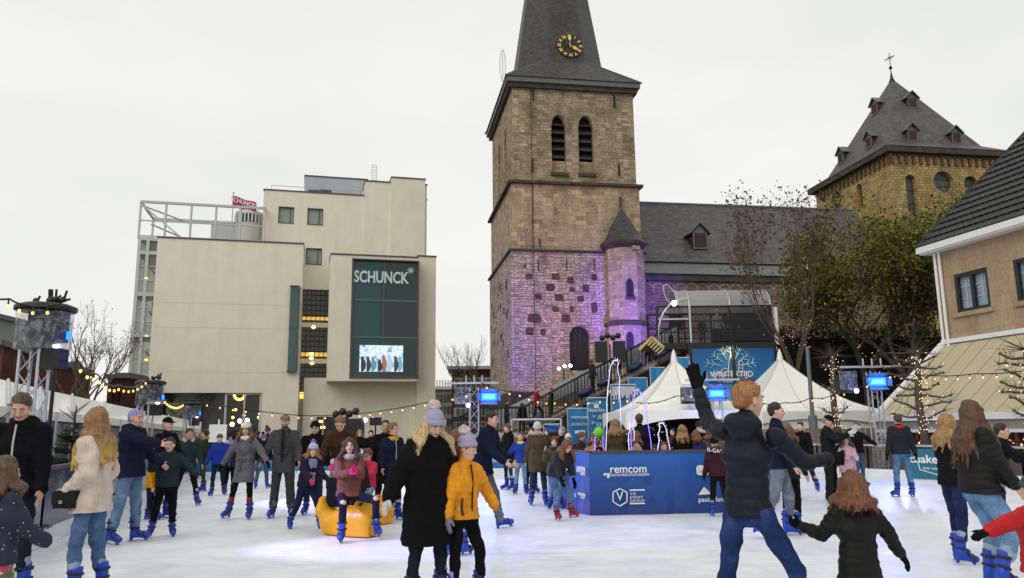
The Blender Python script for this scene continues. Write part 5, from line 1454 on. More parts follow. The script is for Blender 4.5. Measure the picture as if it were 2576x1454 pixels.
p2 = at(1960, 878, 34.5); pagoda(p2.x, 34.5, 3.15, at(1960, 1042, 31.6).z + .1, p2.z - .35, 'white walled pagoda tent right of the lettered banner', walls=True)
mb = MB(); q = at(1865, 1045, 29.0); mb.box(q, (.1, .1, .1))
mb = MB(); p = at(1700, 1047, 30.0); mb.sphere(p, .06, 8, 6); tag(mb.build('tent_lamp', M_BULB, loc=p), 'warm bulb glowing under the left tent valance', 'lamp')
# ------------------------------------------------------------------ slide tower with stair
Ys = 37.0
xa, xb, xm = at(1655, 850, Ys - 1).x, at(1942, 850, Ys - 1).x, at(1737, 850, Ys - 1).x
zf = at(1740, 862, Ys - 1).z; zc = at(1740, 770, Ys - 1).z; zct = at(1740, 733, Ys + .3).z
st = root('slide_tower', ((xa + xb) / 2, Ys, 0), 'scaffold slide tower with arched white canopy and dark mesh sides', 'tower')
y0, y1 = Ys - 1.0, Ys + 1.6
M_MESH = glassmat('dark_mesh', (.05, .05, .055), .5, .70, .1)
mb = MB(); mb.box(((xa + xb) / 2, (y0 + y1) / 2, zf - .15), (xb - xa, y1 - y0, .3)); mb.build('platform', M_BLACK, st)
mb = MB()
for x in (xa, xm, (xm + xb) / 2, xb):
    for y in (y0, y1): mb.tube((x, y, 0), (x, y, zc), .06)
for y in (y0, y1):
    for z in (zf + .5, zf + 1.0): mb.tube((xa, y, z), (xb, y, z), .035)
    mb.tube((xa, y, zc), (xb, y, zc), .05)
mb.build('scaffold_post', M_BLACK, st)
def can(x, t, r=1.0):
    a = math.pi * t; w = (y1 - y0) / 2 + .1
    return Vector((x, (y0 + y1) / 2 - w * math.cos(a), zc + (zct - zc) * math.sin(a) * r))
mb = MB()
for i in range(10):
    for x0_, x1_ in ((xm - .5, xb),): mb.face([can(x0_, i / 10), can(x1_, i / 10), can(x1_, (i + 1) / 10), can(x0_, (i + 1) / 10)], True)
mb.build('canopy', glassmat('translucent_sheet', (.55, .56, .56), .5, .55), st)
mb = MB()
for x in (xm - .5, xm, (xm + xb) / 2, xb): mb.path([can(x, k / 12) + Vector((0, 0, .03)) for k in range(13)], .032)
mb.build('hoop', M_ALU, st)
mb = MB()   # side arch over the stair head
mb.path([Vector((xm - (xm - xa) * math.sin(math.pi / 2 * k / 10), y0, zf + (zc - zf) * (1 - (k / 10) ** 2.2) + .35 * math.cos(k * .157))) for k in range(11)], .06); mb.bar((xa, y0, zf + 1.1), (xm, y0, zf + 1.1), .06)
mb.bar((xm, y0 - .03, zf), (xm, y0 - .03, zc + .05), .14, .08); mb.build('arch_frame', M_ALU, st)
mb = MB(); mb.box(((xm + xb) / 2, y0 - .08, (zf + zc) / 2), (xb - xm, .02, zc - zf - .1)); mb.build('front_mesh', M_MESH, st)
mb = MB(); mb.box(((xm + 1.6 + xb) / 2, y1 + .05, (zf + zc) / 2), (xb - xm - 1.6, .04, zc - zf)); mb.box((xb + .03, (y0 + y1) / 2, (zf + zc) / 2), (.04, y1 - y0, zc - zf)); mb.build('rear_mesh', mat('black_tarpaulin', (.015, .02, .018), .6), st)
mb = MB(); mb.box((xb + .22, y0, (zf + zc) / 2 - .1), (.14, .2, zc - zf), .1); mb.build('rolled_flap', M_TENT, st)
mb = MB(); mb.box(((xm + xb) / 2, y0 - .05, zf - .28), (xb - xm + .3, .1, .5)); mb.build('skirt', mat('black_tarpaulin', (.015, .02, .018), .6), st)
# hanging hoop lamp
hl = root('hoop_lamp', at(1683, 740, Ys - 2), 'white oval hoop lamp glowing at the tip beside the canopy', 'lamp')
hc = at(1685, 742, Ys - 2); d1 = (at(1695, 762, Ys - 2) - hc); dn1 = d1.normalized(); sd = Vector((dn1.z, 0, -dn1.x))
mb = MB(); mb.path([hc + dn1 * (.52 * math.cos(2 * math.pi * k / 20)) + sd * (.22 * math.sin(2 * math.pi * k / 20)) for k in range(21)], .022); mb.build('hoop', M_STEELW, hl)
mb = MB(); mb.sphere(hc + dn1 * .42, .13, 8, 6); mb.build('bulb', glow('warm_lamp', (1, .75, .4), 6), hl)
mb = MB(); mb.bar(hc + dn1 * .5, (xm - .5, y0, zc), .03); mb.build('arm', M_IRON, hl)
# lettered banner
zb0 = at(1840, 1035, y0 - .2).z
wb_ = root('lettered_banner', ((xm + xb) / 2, y0 - .2, zb0), 'deep blue banner with snowflake emblem and large white lettering under the slide platform', 'banner')
BPp = Plane((0, y0 - .16), (1, 0))
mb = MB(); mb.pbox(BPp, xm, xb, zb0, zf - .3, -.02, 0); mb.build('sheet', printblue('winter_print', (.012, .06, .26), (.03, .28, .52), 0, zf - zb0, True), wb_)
PB = BPp.off(.03); q = lambda u, v: PB.P(*PB.sz(u, v))
sz_ = (1900 - 1787) * PB.p.y / FPX
text('WINTERTIJD', q(1841, 948), (1, 0, 0), sz_ * .182, M_WHITE, wb_, depth=.01, bold=.012, xs=.93)
mb = MB(); a, z = PB.sz(1785, 966); b2_, z2 = PB.sz(1897, 953); mb.pbox(PB, a, b2_, z, z2, -.01, .0); mb.build('ribbon', mat('navy_ribbon', (.015, .05, .16), .6), wb_)
text('~ Heerlen ~', q(1841, 962.5), (1, 0, 0), .19, mat('ribbon_text', (.35, .5, .6), .6), wb_, depth=.008, xs=1.3)
text('VVV', q(1813, 984), (1, 0, 0), .22, mat('ribbon_text', (.35, .5, .6), .6), wb_, depth=.008)
mb = MB()
def arm(u, v, ang, L, col=None):
    c = q(u, v); d_ = Vector((math.cos(ang), 0, math.sin(ang))); mb.bar(c, c + d_ * L, .08, .02)
    for f in (.45, .75):
        for sg in (-1, 1):
            a2_ = ang + sg * .9; mb.bar(c + d_ * L * f, c + d_ * L * f + Vector((math.cos(a2_), 0, math.sin(a2_))) * L * .36, .075, .018)
for k in range(7):
    a = math.radians(12 + k * 26); arm(1838 + 22 * math.cos(a) * 1.1, 924 - 20 * math.sin(a), a, .72 if k in (0, 6) else .62)
mb.build('snowflake', mat('snowflake_print', (.35, .72, .70), .6, var=.5, nscale=1.2), wb_)
mb = MB()
for pts in ([(1832, 938), (1832, 915), (1838, 888), (1844, 915), (1844, 938)], [(1858, 938), (1858, 912), (1863, 905), (1868, 912), (1868, 938)], [(1806, 940), (1822, 926), (1832, 930)], [(1800, 944), (1880, 944)], [(1858, 918), (1868, 918)], [(1858, 926), (1868, 926)]):
    for x, y in zip(pts, pts[1:]): mb.bar(q(*x) - Vector((0, .03, 0)), q(*y) - Vector((0, .03, 0)), .055, .02)
mb.build('skyline_mark', mat('skyline_print', (.75, .6, .55), .6), wb_)
mb = MB(); mb.tube((q(1842, 870).x, y0 - .3, 0), (q(1842, 870).x, y0 - .3, zf), .07); mb.build('centre_pole', M_BLACK, wb_)
spot('banner_lamp', (q(1836, 868).x, y0 - .7, zf - .15), q(1834, 905) + Vector((0, .1, 0)), 55, (1, .6, .22), 90, .9)
# stair flights
ST = Plane((0, Ys - .3), (1, 0)); sx = lambda u, v: ST.sz(u, v)
stair = root('slide_stair', ST.P(sx(1500, 1000)[0], 0), 'black railed public stair climbing right to the slide platform', 'stairs')
f0 = sx(1316, 1088); f1 = (xm - .1, zf); fl0 = sx(1205, 1088)
wdt = 1.5
mb = MB(); n = 26
for k in range(n):
    a = f0[0] + (f1[0] - f0[0]) * k / n; b_ = f0[0] + (f1[0] - f0[0]) * (k + 1) / n; z = f0[1] + (f1[1] - f0[1]) * (k + 1) / n; mb.pbox(ST, a, b_, z - .3, z, -wdt, 0)
mb.build('tread', mat('pale_frosted_tread', (.40, .40, .42), .6, var=.15), stair)
mb = MB(); mb.pbox(ST, fl0[0], f0[0] + .01, f0[1] - .2, f0[1], -wdt, 0); mb.build('landing', M_STEELW, stair)
mb = MB(); e0 = sx(1040, 1150); n = 12
for k in range(n):
    a = e0[0] + (fl0[0] - e0[0]) * k / n; z = max(.05, e0[1]) + (f0[1] - max(.05, e0[1])) * (k + 1) / n; mb.pbox(ST, a, a + (fl0[0] - e0[0]) / n, z - .2, z, -wdt, 0)
mb.build('lower_tread', M_STEELW, stair)
def rail(mb, a, b_, o, n, h=1.15):
    A_, B_ = ST.P(a[0], a[1], o), ST.P(b_[0], b_[1], o); up = Vector((0, 0, h)); mb.bar(A_ + up, B_ + up, .07); mb.bar(A_ + Vector((0, 0, .1)), B_ + Vector((0, 0, .1)), .05)
    for k in range(n + 1): p = A_.lerp(B_, k / n); mb.bar(p, p + up, .07 if k % 8 == 0 else .03)
mb = MB()
for o in (.05, -wdt): rail(mb, f0, f1, o, 48); rail(mb, fl0, f0, o, 12); rail(mb, (e0[0], .05), fl0, o, 22)
mb.build('railing', M_BLACK, stair)
mb = MB(); A_ = [ST.P(f0[0], 0, -.02), ST.P(f1[0], 0, -.02), ST.P(f1[0], f1[1] - .3, -.02), ST.P(f0[0], f0[1] - .25, -.02)]; ext(mb, A_, ST.n, .04)
mb.build('stair_skirt', mat('black_board', (.018, .014, .012), .7), stair)
mb = MB(); p, q_ = ST.P(f0[0], f0[1] - .05, .03), ST.P(f1[0], f1[1] - .25, .03); mb.bar(p, q_, .25, .06); mb.build('stringer', M_WOOD, stair)
# white slide channel behind the stair
sl = root('ice_slide', ST.P(f0[0], 0, -3), 'white slide channel running down behind the stair', 'slide')
mb = MB(); A_, B_ = ST.P(f0[0] - 1.5, f0[1] + .1, -wdt - .3), ST.P(f1[0], f1[1] + .3, -wdt - .3); w = Vector((0, 1.6, 0))
mb.box8([A_, B_, B_ + w, A_ + w, A_ + Vector((0, 0, .75)), B_ + Vector((0, 0, .75)), B_ + w + Vector((0, 0, .75)), A_ + w + Vector((0, 0, .75))]); mb.build('channel', mat('grey_white_sheet', (.34, .34, .38), .6, var=.1), sl)
M_TUBE = mat('navy_inflatable', (.012, .018, .07), .45, var=.2)
def torus(mb, c, R, r, ax, n=22, m=10):
    ax = Vector(ax).normalized(); x = ax.cross(Vector((0, 0, 1)) if abs(ax.z) < .9 else Vector((1, 0, 0))).normalized(); y = ax.cross(x)
    vs = []; fs = []
    for i in range(n):
        a = 2 * math.pi * i / n; d_ = x * math.cos(a) + y * math.sin(a)
        for j in range(m): b_ = 2 * math.pi * j / m; vs.append(Vector(c) + d_ * (R + r * math.cos(b_)) + ax * (r * math.sin(b_)))
    for i in range(n):
        for j in range(m): fs.append((i * m + j, ((i + 1) % n) * m + j, ((i + 1) % n) * m + (j + 1) % m, i * m + (j + 1) % m))
    mb.mesh(vs, fs, True)
tl = ['first', 'second', 'third', 'fourth', 'fifth']
for k, (u, v) in enumerate(((1345, 1058), (1470, 987), (1518, 962), (1592, 925), (1657, 892))):
    p = ST.P(*sx(u, v), .45); mb = MB(); torus(mb, p, .26, .14, (-.5, -.12, 1)); tag(mb.build('slide_tube', M_TUBE, loc=p), 'navy inflatable slide tube on the stair edge, %s from the bottom' % tl[k], 'inflatable tube', 'navy slide tubes along the stair')
# pallet leaning on the stair head
pr = root('wooden_ladder_frame', at(1645, 865, Ys - .1), 'yellow timber ladder frame leaning by the upper stair', 'ladder')
mb = MB(); q = lambda u, v: at(u, v, Ys - 1.1); a, b_, c_, d_ = q(1607, 880), q(1640, 848), q(1672, 872), q(1620, 884)
mb.bar(a, b_, .12); mb.bar(b_, q(1670, 875), .12)
for k in range(6): f = k / 5; mb.bar(b_.lerp(q(1670, 875), f), b_.lerp(q(1670, 875), f) + Vector((-.3, 0, -.28)), .07)
mb.build('timber', M_TIMB, pr)
# stepped blue banners
def banner(u0, u1, vt, vb, Y, label, m=M_BAN2):
    pl = Plane((0, Y), (1, 0)); a, zt_ = pl.sz(u0, vt); b_ = pl.sz(u1, vt)[0]; zb_ = max(.05, pl.sz(u0, vb)[1])
    r = root('blue_banner', pl.P((a + b_) / 2, zb_), label, 'banner'); mb = MB()
    n, k_ = 8, 6
    def bp_(i, j): f, g_ = i / n, j / k_; return pl.P(a + (b_ - a) * f, zb_ + (zt_ - zb_) * g_, .04 * math.sin(5 * f + 7 * g_) + .03 * math.sin(13 * f * g_))
    for i in range(n):
        for j in range(k_): mb.face([bp_(i, j), bp_(i + 1, j), bp_(i + 1, j + 1), bp_(i, j + 1)], True)
    mb.build('sheet', m, r)
    mb = MB()
    for x in (a, b_): mb.tube(pl.P(x, 0, -.06), pl.P(x, zt_, -.06), .035)
    mb.tube(pl.P(a, zt_, -.05), pl.P(b_, zt_, -.05), .035); mb.build('frame', M_ALU, r)
    return r, pl.off(.1)
M_LET = mat('pale_print', (.62, .72, .76), .6, var=.05)
def bt(r, pl, s, u, v, px, **k): text(s, pl.P(*pl.sz(u, v)), (1, 0, 0), px * pl.p.y / FPX * 1.4, M_LET, r, depth=.006, **k)
r, pl = banner(1428, 1477, 1028, 1150, 34.5, 'lower blue sponsor banner with pale lettering beside the stair foot')
bt(r, pl, 'remcom', 1459, 1053, 9, bold=.01); bt(r, pl, 'SEVENTH', 1457, 1071, 7); 
mb = MB(); a, z = pl.sz(1446, 1091); mb.pbox(pl, a, pl.sz(1472, 1091)[0], z, z + .14, 0, .01); mb.build('logo_plate', M_LET, r)
r, pl = banner(1478, 1527, 1001, 1150, 34.4, 'taller blue sponsor banner with pale town lettering beside the lower one')
bt(r, pl, 'Heerlen', 1500, 1036, 10, bold=.01); bt(r, pl, 'VRIJHEID', 1497, 1017, 5); bt(r, pl, 'V', 1494, 1052, 9); bt(r, pl, 'STAR', 1510, 1070, 7); bt(r, pl, '*', 1492, 1073, 14); bt(r, pl, 'Arc', 1504, 1090, 8)
mb = MB()
for v in (1046, 1049.5, 1053): a, z = pl.sz(1504, v); mb.pbox(pl, a, pl.sz(1516, v)[0], z - .015, z + .015, 0, .008)
a, z = pl.sz(1494, 1022); mb.pbox(pl, a, pl.sz(1506, 1022)[0], z - .08, z + .08, 0, .008); mb.build('logo_bars', M_LET, r)
banner(1581, 1628, 951, 1040, 35.4, 'plain blue banner half hidden by the tent canopy, third step up', M_BAN2)
banner(1636, 1672, 925, 1040, 35.3, 'plain blue banner rising behind the left tent peak, fourth step up', M_BAN2)
banner(1690, 1734, 900, 1040, 35.2, 'tallest plain blue banner right of the left tent peak', M_BAN2)
banner(1368, 1412, 1068, 1088, 30.5, 'small blue banner strip over the red seats', M_BAN3)
r, pl = banner(1537, 1600, 968, 1045, 33.5, 'blue banner with glittering silver letters left of the tent', printblue('silver_ban', (.03, .13, .33), (.02, .16, .36), 0, 2, False))
bt(r, pl, 'MARKTSPOT', 1568, 995, 16, xs=.62, bold=.02)
mb = MB(); 
for k in range(26): u = 1540 + k * 2.2; a, z = pl.sz(u, 972); mb.pbox(pl, a, a + .03, z - rr.uniform(.25, .75), z, .02, .03)
mb.build('tinsel_strip', mat('silver_tinsel', (.55, .5, .6), .25, .8), r)
# red seats and stage box by the far barrier
ss = root('red_seat_row', at(1375, 1095, 29.6), 'row of red bucket seats behind the far barrier', 'seats'); ss.location.z = 0
for u in (1345, 1375, 1400, 1318):
    p = at(u, 1095, 29.6); mb = MB(); mb.box((p.x, 29.6, 1.1), (.42, .08, .5)); mb.box((p.x, 29.4, .85), (.42, .4, .07)); mb.build('seat', mat('red_plastic', (.45, .02, .02), .4), ss)
mb = MB(); a, b_ = at(1287, 1095, 29.3), at(1412, 1095, 29.3)
for x in (a.x, b_.x): mb.tube((x, 29.3, 0), (x, 29.3, at(1287, 1055, 29.3).z), .04)
mb.tube((a.x, 29.3, at(1287, 1056, 29.3).z), (b_.x, 29.3, at(1287, 1056, 29.3).z), .04); mb.build('frame', M_ALU, ss)
# lamp post
p = at(2047, 1085, 29.0); zt_ = at(2026, 872, 29.0).z
lp = root('lamp_post', (p.x, 29, 0), 'plain grey lamp post standing between tent and trees', 'lamp post')
mb = MB(); mb.tube((p.x, 29, 0), (p.x, 29, zt_), .09, .07); mb.tube((p.x, 29, 0), (p.x, 29, at(2047, 1045, 29).z), .17, .16); mb.build('pole', mat('grey_post', (.13, .14, .14), .5), lp)
# board fence behind the right barrier
mb = MB(); fr_ = root('board_fence', at(2090, 1100, 29.5), 'weathered vertical board fence behind the right side of the rink', 'fence'); fr_.location.z = 0
x = at(1890, 1090, 29.3).x; x_end = at(2215, 1090, 28.5).x
while x < x_end: h = 1.5 + rr.uniform(-.02, .02); mb.box((x, 29.1 - (x - 9) * .12, h / 2), (.17, .03, h)); x += .19
mb.build('board', M_WOOD, fr_)
# beer tables along the right barrier
for k, (u, v, Y) in enumerate(((2215, 1150, 26.3), (2545, 1110, 22.0))):
    p = at(u, v, Y); d_ = e_; q = Vector((p.x, Y, 0)) + Vector((.9, .3, 0))
    t = root('beer_table', q, ['timber beer table beside the tall light tower', 'timber beer table at the right edge behind the barrier'][k], 'table')
    mb = MB(); mb.bar(q - d_ * 1.1 + Vector((0, 0, .76)), q + d_ * 1.1 + Vector((0, 0, .76)), .5, .04); mb.build('table_top', M_TIMB, t)
    for sg in (-1, 1):
        mb = MB(); c = q + d_ * .85 * sg; s_ = Vector((d_.y, -d_.x, 0)); mb.bar(c - s_ * .2, c - s_ * .2 + Vector((0, 0, .74)), .04); mb.bar(c + s_ * .2, c + s_ * .2 + Vector((0, 0, .74)), .04); mb.bar(c - s_ * .2 + Vector((0, 0, .3)), c + s_ * .2 + Vector((0, 0, .3)), .04); mb.build('leg', M_IRON, t)
# ------------------------------------------------------------------ string lights
def string(pts, n, label, sag=0.0, r=.045, m=None, drop=.1):
    r *= .52
    P = [Vector(p) for p in pts]; rt = root('string_light', P[0], label, 'string light')
    cum = [0]
    for a, b_ in zip(P, P[1:]): cum.append(cum[-1] + (b_ - a).length)
    def f(t):
        L = t * cum[-1]
        for i in range(len(P) - 1):
            if L <= cum[i + 1] + 1e-6:
                g_ = (L - cum[i]) / max(1e-6, cum[i + 1] - cum[i]); q = P[i].lerp(P[i + 1], g_)
                sg = sag * (cum[i + 1] - cum[i]) / cum[-1] * (len(P) - 1)
                return q - Vector((0, 0, sg * 4 * g_ * (1 - g_)))
        return P[-1]
    mb = MB(); mb.path([f(k / 40) for k in range(41)], .012 + r * .12, 4); mb.build('cable', M_BLACK, rt)
    mb0 = MB(); mb0.sphere(P[0], r, 8, 6, (1, 1, 1.25)); me = None
    for k in range(n):
        q = f((k + .5) / n) - Vector((0, 0, drop))
        if me is None: o = mb0.build('bulb', m or M_BULB, rt); me = o
        else: o = me.copy(); COL.objects.link(o); o.parent = rt
        o.location = q - P[0]
        h = MB(); 
    mb = MB()
    for k in range(n): q = f((k + .5) / n); mb.tube(q, q - Vector((0, 0, drop - r * .6)), r * .55, n=6)
    mb.build('socket', M_BLACK, rt)
a_ = lambda u, v, Y: at(u, v, Y)
string([a_(-80, 735, 11), a_(25, 752, 11), a_(60, 765, 10.9), a_(140, 765, 10.8)], 6, 'string of warm bulbs meeting the nearest drum tower top', .03, .04)
string([a_(195, 905, 12), a_(245, 940, 14), a_(300, 968, 17), a_(372, 950, 21.3)], 14, 'string of warm bulbs from nearest drum tower to the middle one', .1, .048)
string([a_(412, 1000, 21.5), a_(462, 1012, 30.8)], 11, 'short string of warm bulbs between middle and far drum towers', .15, .06)
string([a_(505, 1010, 31), a_(620, 1030, 31), a_(760, 1045, 31), a_(860, 1044, 31), a_(960, 1033, 30), a_(1070, 1013, 29), a_(1190, 985, 28.8)], 22, 'long string of warm bulbs sweeping across the cream building front', .02, .06)
string([a_(1210, 962, 28.8), a_(1300, 985, 30), a_(1400, 1008, 32), a_(1500, 1004, 33), a_(1595, 1000, 33)], 14, 'string of warm bulbs crossing in front of the stair', .1, .06)
string([a_(1600, 1012, 29.5), a_(1700, 996, 29), a_(1770, 975, 28.8)], 8, 'string of bulbs across the left tent canopy', .1, .05)
string([a_(1905, 1010, 28.5), a_(1975, 1012, 28.5), a_(2040, 1000, 28), a_(2110, 985, 27), a_(2195, 955, 26)], 10, 'string of bulbs across the right tent to the tall light tower', .1, .05)
string([a_(2225, 940, 26.3), a_(2330, 943, 24.5), a_(2450, 940, 22.5), a_(2640, 922, 20)], 13, 'string of warm bulbs over the cream terrace awning', .05, .045)
string([FP.P(.2, zL - .75, .1), FP.P(L_, zL - .75, .1)], 22, 'row of warm bulbs under the terrace awning edge', .0, .055)
# ------------------------------------------------------------------ marquee on the left
mq = root('long_marquee', at(250, 1060, 24), 'long white marquee with dented vinyl roof along the left side', 'tent'); mq.location.z = 0
n = 7
def mqp(f, top, k=0):
    u = -60 + (505 + 60) * (1 - (1 - f) ** 1.0)
    iY = 1 / 13.5 + (1 / 46 - 1 / 13.5) * f; Y = 1 / iY
    if top: return at(u, 938 + (1063 - 938) * f ** .92, Y + 2.0)
    return at(u, 1016 + (1079 - 1016) * f ** 1.1, Y)
def mq3(f, g_): a, b_ = mqp(f, 0), mqp(f, 1); p = a.lerp(b_, g_); return p - Vector((0, 0, .12 * math.sin(math.pi * g_) * math.sin(math.pi * ((f * 7) % 1)) ** 2))
mb = MB(); F_ = 42
for k in range(F_):
    for j in range(5): mb.face([mq3(k / F_, j / 5), mq3((k + 1) / F_, j / 5), mq3((k + 1) / F_, (j + 1) / 5), mq3(k / F_, (j + 1) / 5)], True)
for k in range(F_):  # back slope
    p, q = mqp(k / F_, 1), mqp((k + 1) / F_, 1); w = Vector((-3, 2, -1.0)); mb.face([p, q, q + w, p + w])
mb.build('roof', M_TENT, mq)
mb = MB()
for k in range(F_): a, b_ = mqp(k / F_, 0), mqp((k + 1) / F_, 0); d_ = Vector((0, 0, .2)); mb.face([a, b_, b_ - d_, a - d_])
mb.build('valance', M_TENT, mq)
mb = MB()
for k in range(15): a = mqp(k / 14, 0); mb.tube((a.x, a.y, 0), (a.x, a.y, a.z), .04); 
for k in range(8): mb.path([mq3(k / 7, g_ / 5) + Vector((0, 0, .03)) for g_ in range(6)], .035)
mb.build('frame', M_ALU, mq)
mb = MB()
for k in range(F_): a, b_ = mqp(k / F_, 0), mqp((k + 1) / F_, 0); w = Vector((-.4, .3, 0)); mb.face([Vector((a.x, a.y, 0)) + w, Vector((b_.x, b_.y, 0)) + w, b_ + w, a + w])
mb.build('side_wall', mat('vinyl_window_wall', (.14, .15, .155), .3, var=.6, nscale=1.1), mq)
# ------------------------------------------------------------------ stage speakers and lamps
def stand(u, vt, Y, label, kind):
    p = at(u, vt, Y); t = root('lamp_stand' if kind != 'spk' else 'loudspeaker', (p.x, Y, 0), label, 'stage lamp' if kind != 'spk' else 'loudspeaker')
    mb = MB(); mb.tube((p.x, Y, 0), (p.x, Y, p.z), .03)
    for k in range(3): a = k * 2.09; mb.tube((p.x, Y, .7), (p.x + .5 * math.cos(a), Y + .5 * math.sin(a), 0), .02)
    mb.build('stand', M_BLACK, t)
    if kind == 'spk':
        for dx in (-.42, .42): mb = MB(); mb.box((p.x + dx, Y, p.z - .35), (.55, .4, .95)); mb.build('cabinet', M_BLACK, t)
        mb = MB()
        for k in range(4): mb.sphere((p.x - .35 + k * .25, Y, p.z + .3 + .1 * (k % 2)), .14, 8, 6)
        mb.build('lamp_head', M_BLACK, t)
    elif kind == 'par':
        for dx, dz in ((-.25, -.05), (.05, .08), (.35, .1)):
            mb = MB(); mb.lathe((p.x + dx, Y + .25, p.z + dz), [(.07, 0), (.09, .25)], 12, (0, -1, 0)); h = mb.build('lamp_head', M_BLACK, t)
            mb = MB(); mb.lathe((p.x + dx, Y - .01, p.z + dz), [(.085, 0), (.07, .03), (.001, .04)], 12, (0, -1, 0)); mb.build('lens', M_HOT, h)
    else:
        mb = MB(); mb.box((p.x, Y, p.z), (.42, .2, .3)); mb.build('lamp_head', M_BLACK, t)
stand(868, 1062, 30, 'pair of black loudspeakers with lamps above on a stand', 'spk')
stand(915, 1062, 30.5, 'stand with three blazing white stage lamps', 'par')
stand(945, 1060, 30.2, 'black floodlight on a stand by the cream wall', 'flood')
stand(1418, 925, 41, 'pair of white stage lamps high by the arched church window', 'par')
stand(1534, 866, 36.5, 'black speaker and lamps on a mast over the stair', 'spk')
stand(600, 1064, 32, 'bright stage lamps left of the grey coat woman', 'par')
wbd = MB(); p = at(548, 1090, 28.6); wbd.box((p.x, 28.6, p.z), (.62, .06, .62)); wbd.tube((p.x, 28.65, 0), (p.x, 28.65, p.z + .5), .03); tag(wbd.build('white_board', M_WHITE, loc=(p.x, 28.6, 0)), 'blank white board on a post above the far left barrier', 'board')
# ------------------------------------------------------------------ trees
def leafmat(key, stops, tr=.25):
    m, nt, b = newmat(key); v = coord(nt)
    f = noise(nt, v, 1.1, 6, .75)
    nt.links.new(ramp(nt, f, stops), b.inputs['Base Color']); b.inputs['Roughness'].default_value = .7; b.inputs['Specular IOR Level'].default_value = .2
    MATS[key] = m; return m
M_BARK = mat('bark', (.085, .068, .05), .9, var=.4, nscale=8, bmp=.6)
M_LEAFG = leafmat('autumn_green', [(.30, (.022, .035, .008)), (.43, (.06, .075, .015)), (.55, (.21, .18, .04)), (.68, (.10, .06, .018))])
M_LEAFB = leafmat('brown_leaf', [(.35, (.03, .02, .01)), (.5, (.075, .05, .02)), (.65, (.12, .09, .03))])
def branches(mb, rr, p, d, L, r, depth, tips, spread=.55, up=.12, kids=(2, 3), shrink=.72, nseg=3):
    pts = [p]; q = p; dd = d.copy()
    for k in range(nseg):
        dd = (dd + Vector((rr.gauss(0, .12), rr.gauss(0, .12), rr.gauss(0, .08) + up * .3))).normalized(); q = q + dd * L / nseg; pts.append(q)
    mb.path(pts, r, 5 if r < .05 else 7, r * .6)
    if depth == 0: tips.append((q, dd)); return
    for k in range(rr.randint(*kids)):
        ax = Vector((rr.gauss(0, 1), rr.gauss(0, 1), rr.gauss(0, .5))); nd = (dd + ax.normalized() * spread * rr.uniform(.6, 1.3) + Vector((0, 0, up))).normalized()
        f = rr.uniform(.45, 1.0) if k else 1.0; i = min(nseg - 1, int(f * nseg)); bp_ = pts[i].lerp(pts[i + 1], f * nseg - i) if f < 1 else q
        branches(mb, rr, bp_, nd, L * shrink * rr.uniform(.8, 1.2), r * .58, depth - 1, tips, spread, up, kids, shrink, nseg)
    tips.append((q, dd))
def leaves(pts, rr, n, sig, s0, s1):
    V, F = [], []
    for _ in range(n):
        c, _d = pts[rr.randrange(len(pts))]; x = c + Vector((rr.gauss(0, sig), rr.gauss(0, sig), rr.gauss(0, sig * .8)))
        a = Vector((rr.gauss(0, 1), rr.gauss(0, 1), rr.gauss(0, 1))).normalized(); b_ = a.cross(Vector((rr.gauss(0, 1), rr.gauss(0, 1), rr.gauss(0, 1)))).normalized(); s = rr.uniform(s0, s1); i = len(V)
        V += [x - a * s, x + b_ * s * .55, x + a * s, x - b_ * s * .55]; F.append((i, i + 1, i + 2, i + 3))
    return V, F
def tree(x, y, h, r, label, trunk_f=.3, depth=4, nl=4000, leaf=None, sig=.4, ls=(.08, .16), seed=1, spread=.6, up=.12, name='broadleaf_tree', kids=(2, 3), shrink=.72, L0=None, lean=(0, 0)):
    rr = random.Random(seed); t = root(name, (x, y, 0), label, 'tree')
    mb = MB(); p = Vector((x, y, -.05)); top = Vector((x + lean[0], y + lean[1], h * trunk_f)); mb.path([p, p.lerp(top, .5) + Vector((.05, 0, 0)), top], r, 9, r * .75); tips = []
    L0 = L0 or h * (1 - trunk_f) * .42
    for k in range(4): a = k * 1.6 + rr.random(); branches(mb, rr, top, Vector((math.cos(a) * .55, math.sin(a) * .55, 1)).normalized(), L0, r * .62, depth, tips, spread, up, kids, shrink)
    mb.build('trunk', M_BARK, t)
    if nl:
        V, F = leaves(tips, rr, nl, sig, *ls); mb = MB(); mb.mesh(V, F); mb.build('crown', leaf, t)
    return t, tips
p = at(2185, 1000, 40); tree(p.x, 40, 13.6, .26, 'large yellow green autumn tree in front of the crossing tower', .27, 4, 26000, M_LEAFG, .5, (.06, .13), 4, .62, .12, L0=3.5)
p = at(2290, 1000, 38); tree(p.x, 38, 12.5, .2, 'olive leaved tree nearest the sandstone house corner', .3, 4, 13000, M_LEAFG, .45, (.06, .12), 9, .6, .14, L0=2.6)
p = at(2035, 1000, 35.5); tt, tips = tree(p.x - .5, 35.5, 13.5, .11, 'tall slender tree with sparse brown leaves right of the slide canopy', .28, 5, 1700, M_LEAFB, .25, (.05, .1), 12, .28, .3, L0=2.9)
mb = MB(); rr = random.Random(4)
def lights_on(mb, pts, n, r=.022, j=.08):
    for k in range(n): q = pts[rr.randrange(len(pts))]; mb.sphere(Vector(q) + Vector((rr.gauss(0, j), rr.gauss(0, j), rr.gauss(0, j))), r, 5, 3)
def lpath(uv, Y, n=60):
    P = [at(u, v, Y) for u, v in uv]; out = []
    for k in range(n):
        t = k / (n - 1) * (len(P) - 1); i = min(len(P) - 2, int(t)); out.append(P[i].lerp(P[i + 1], t - i))
    return out
lp_ = []
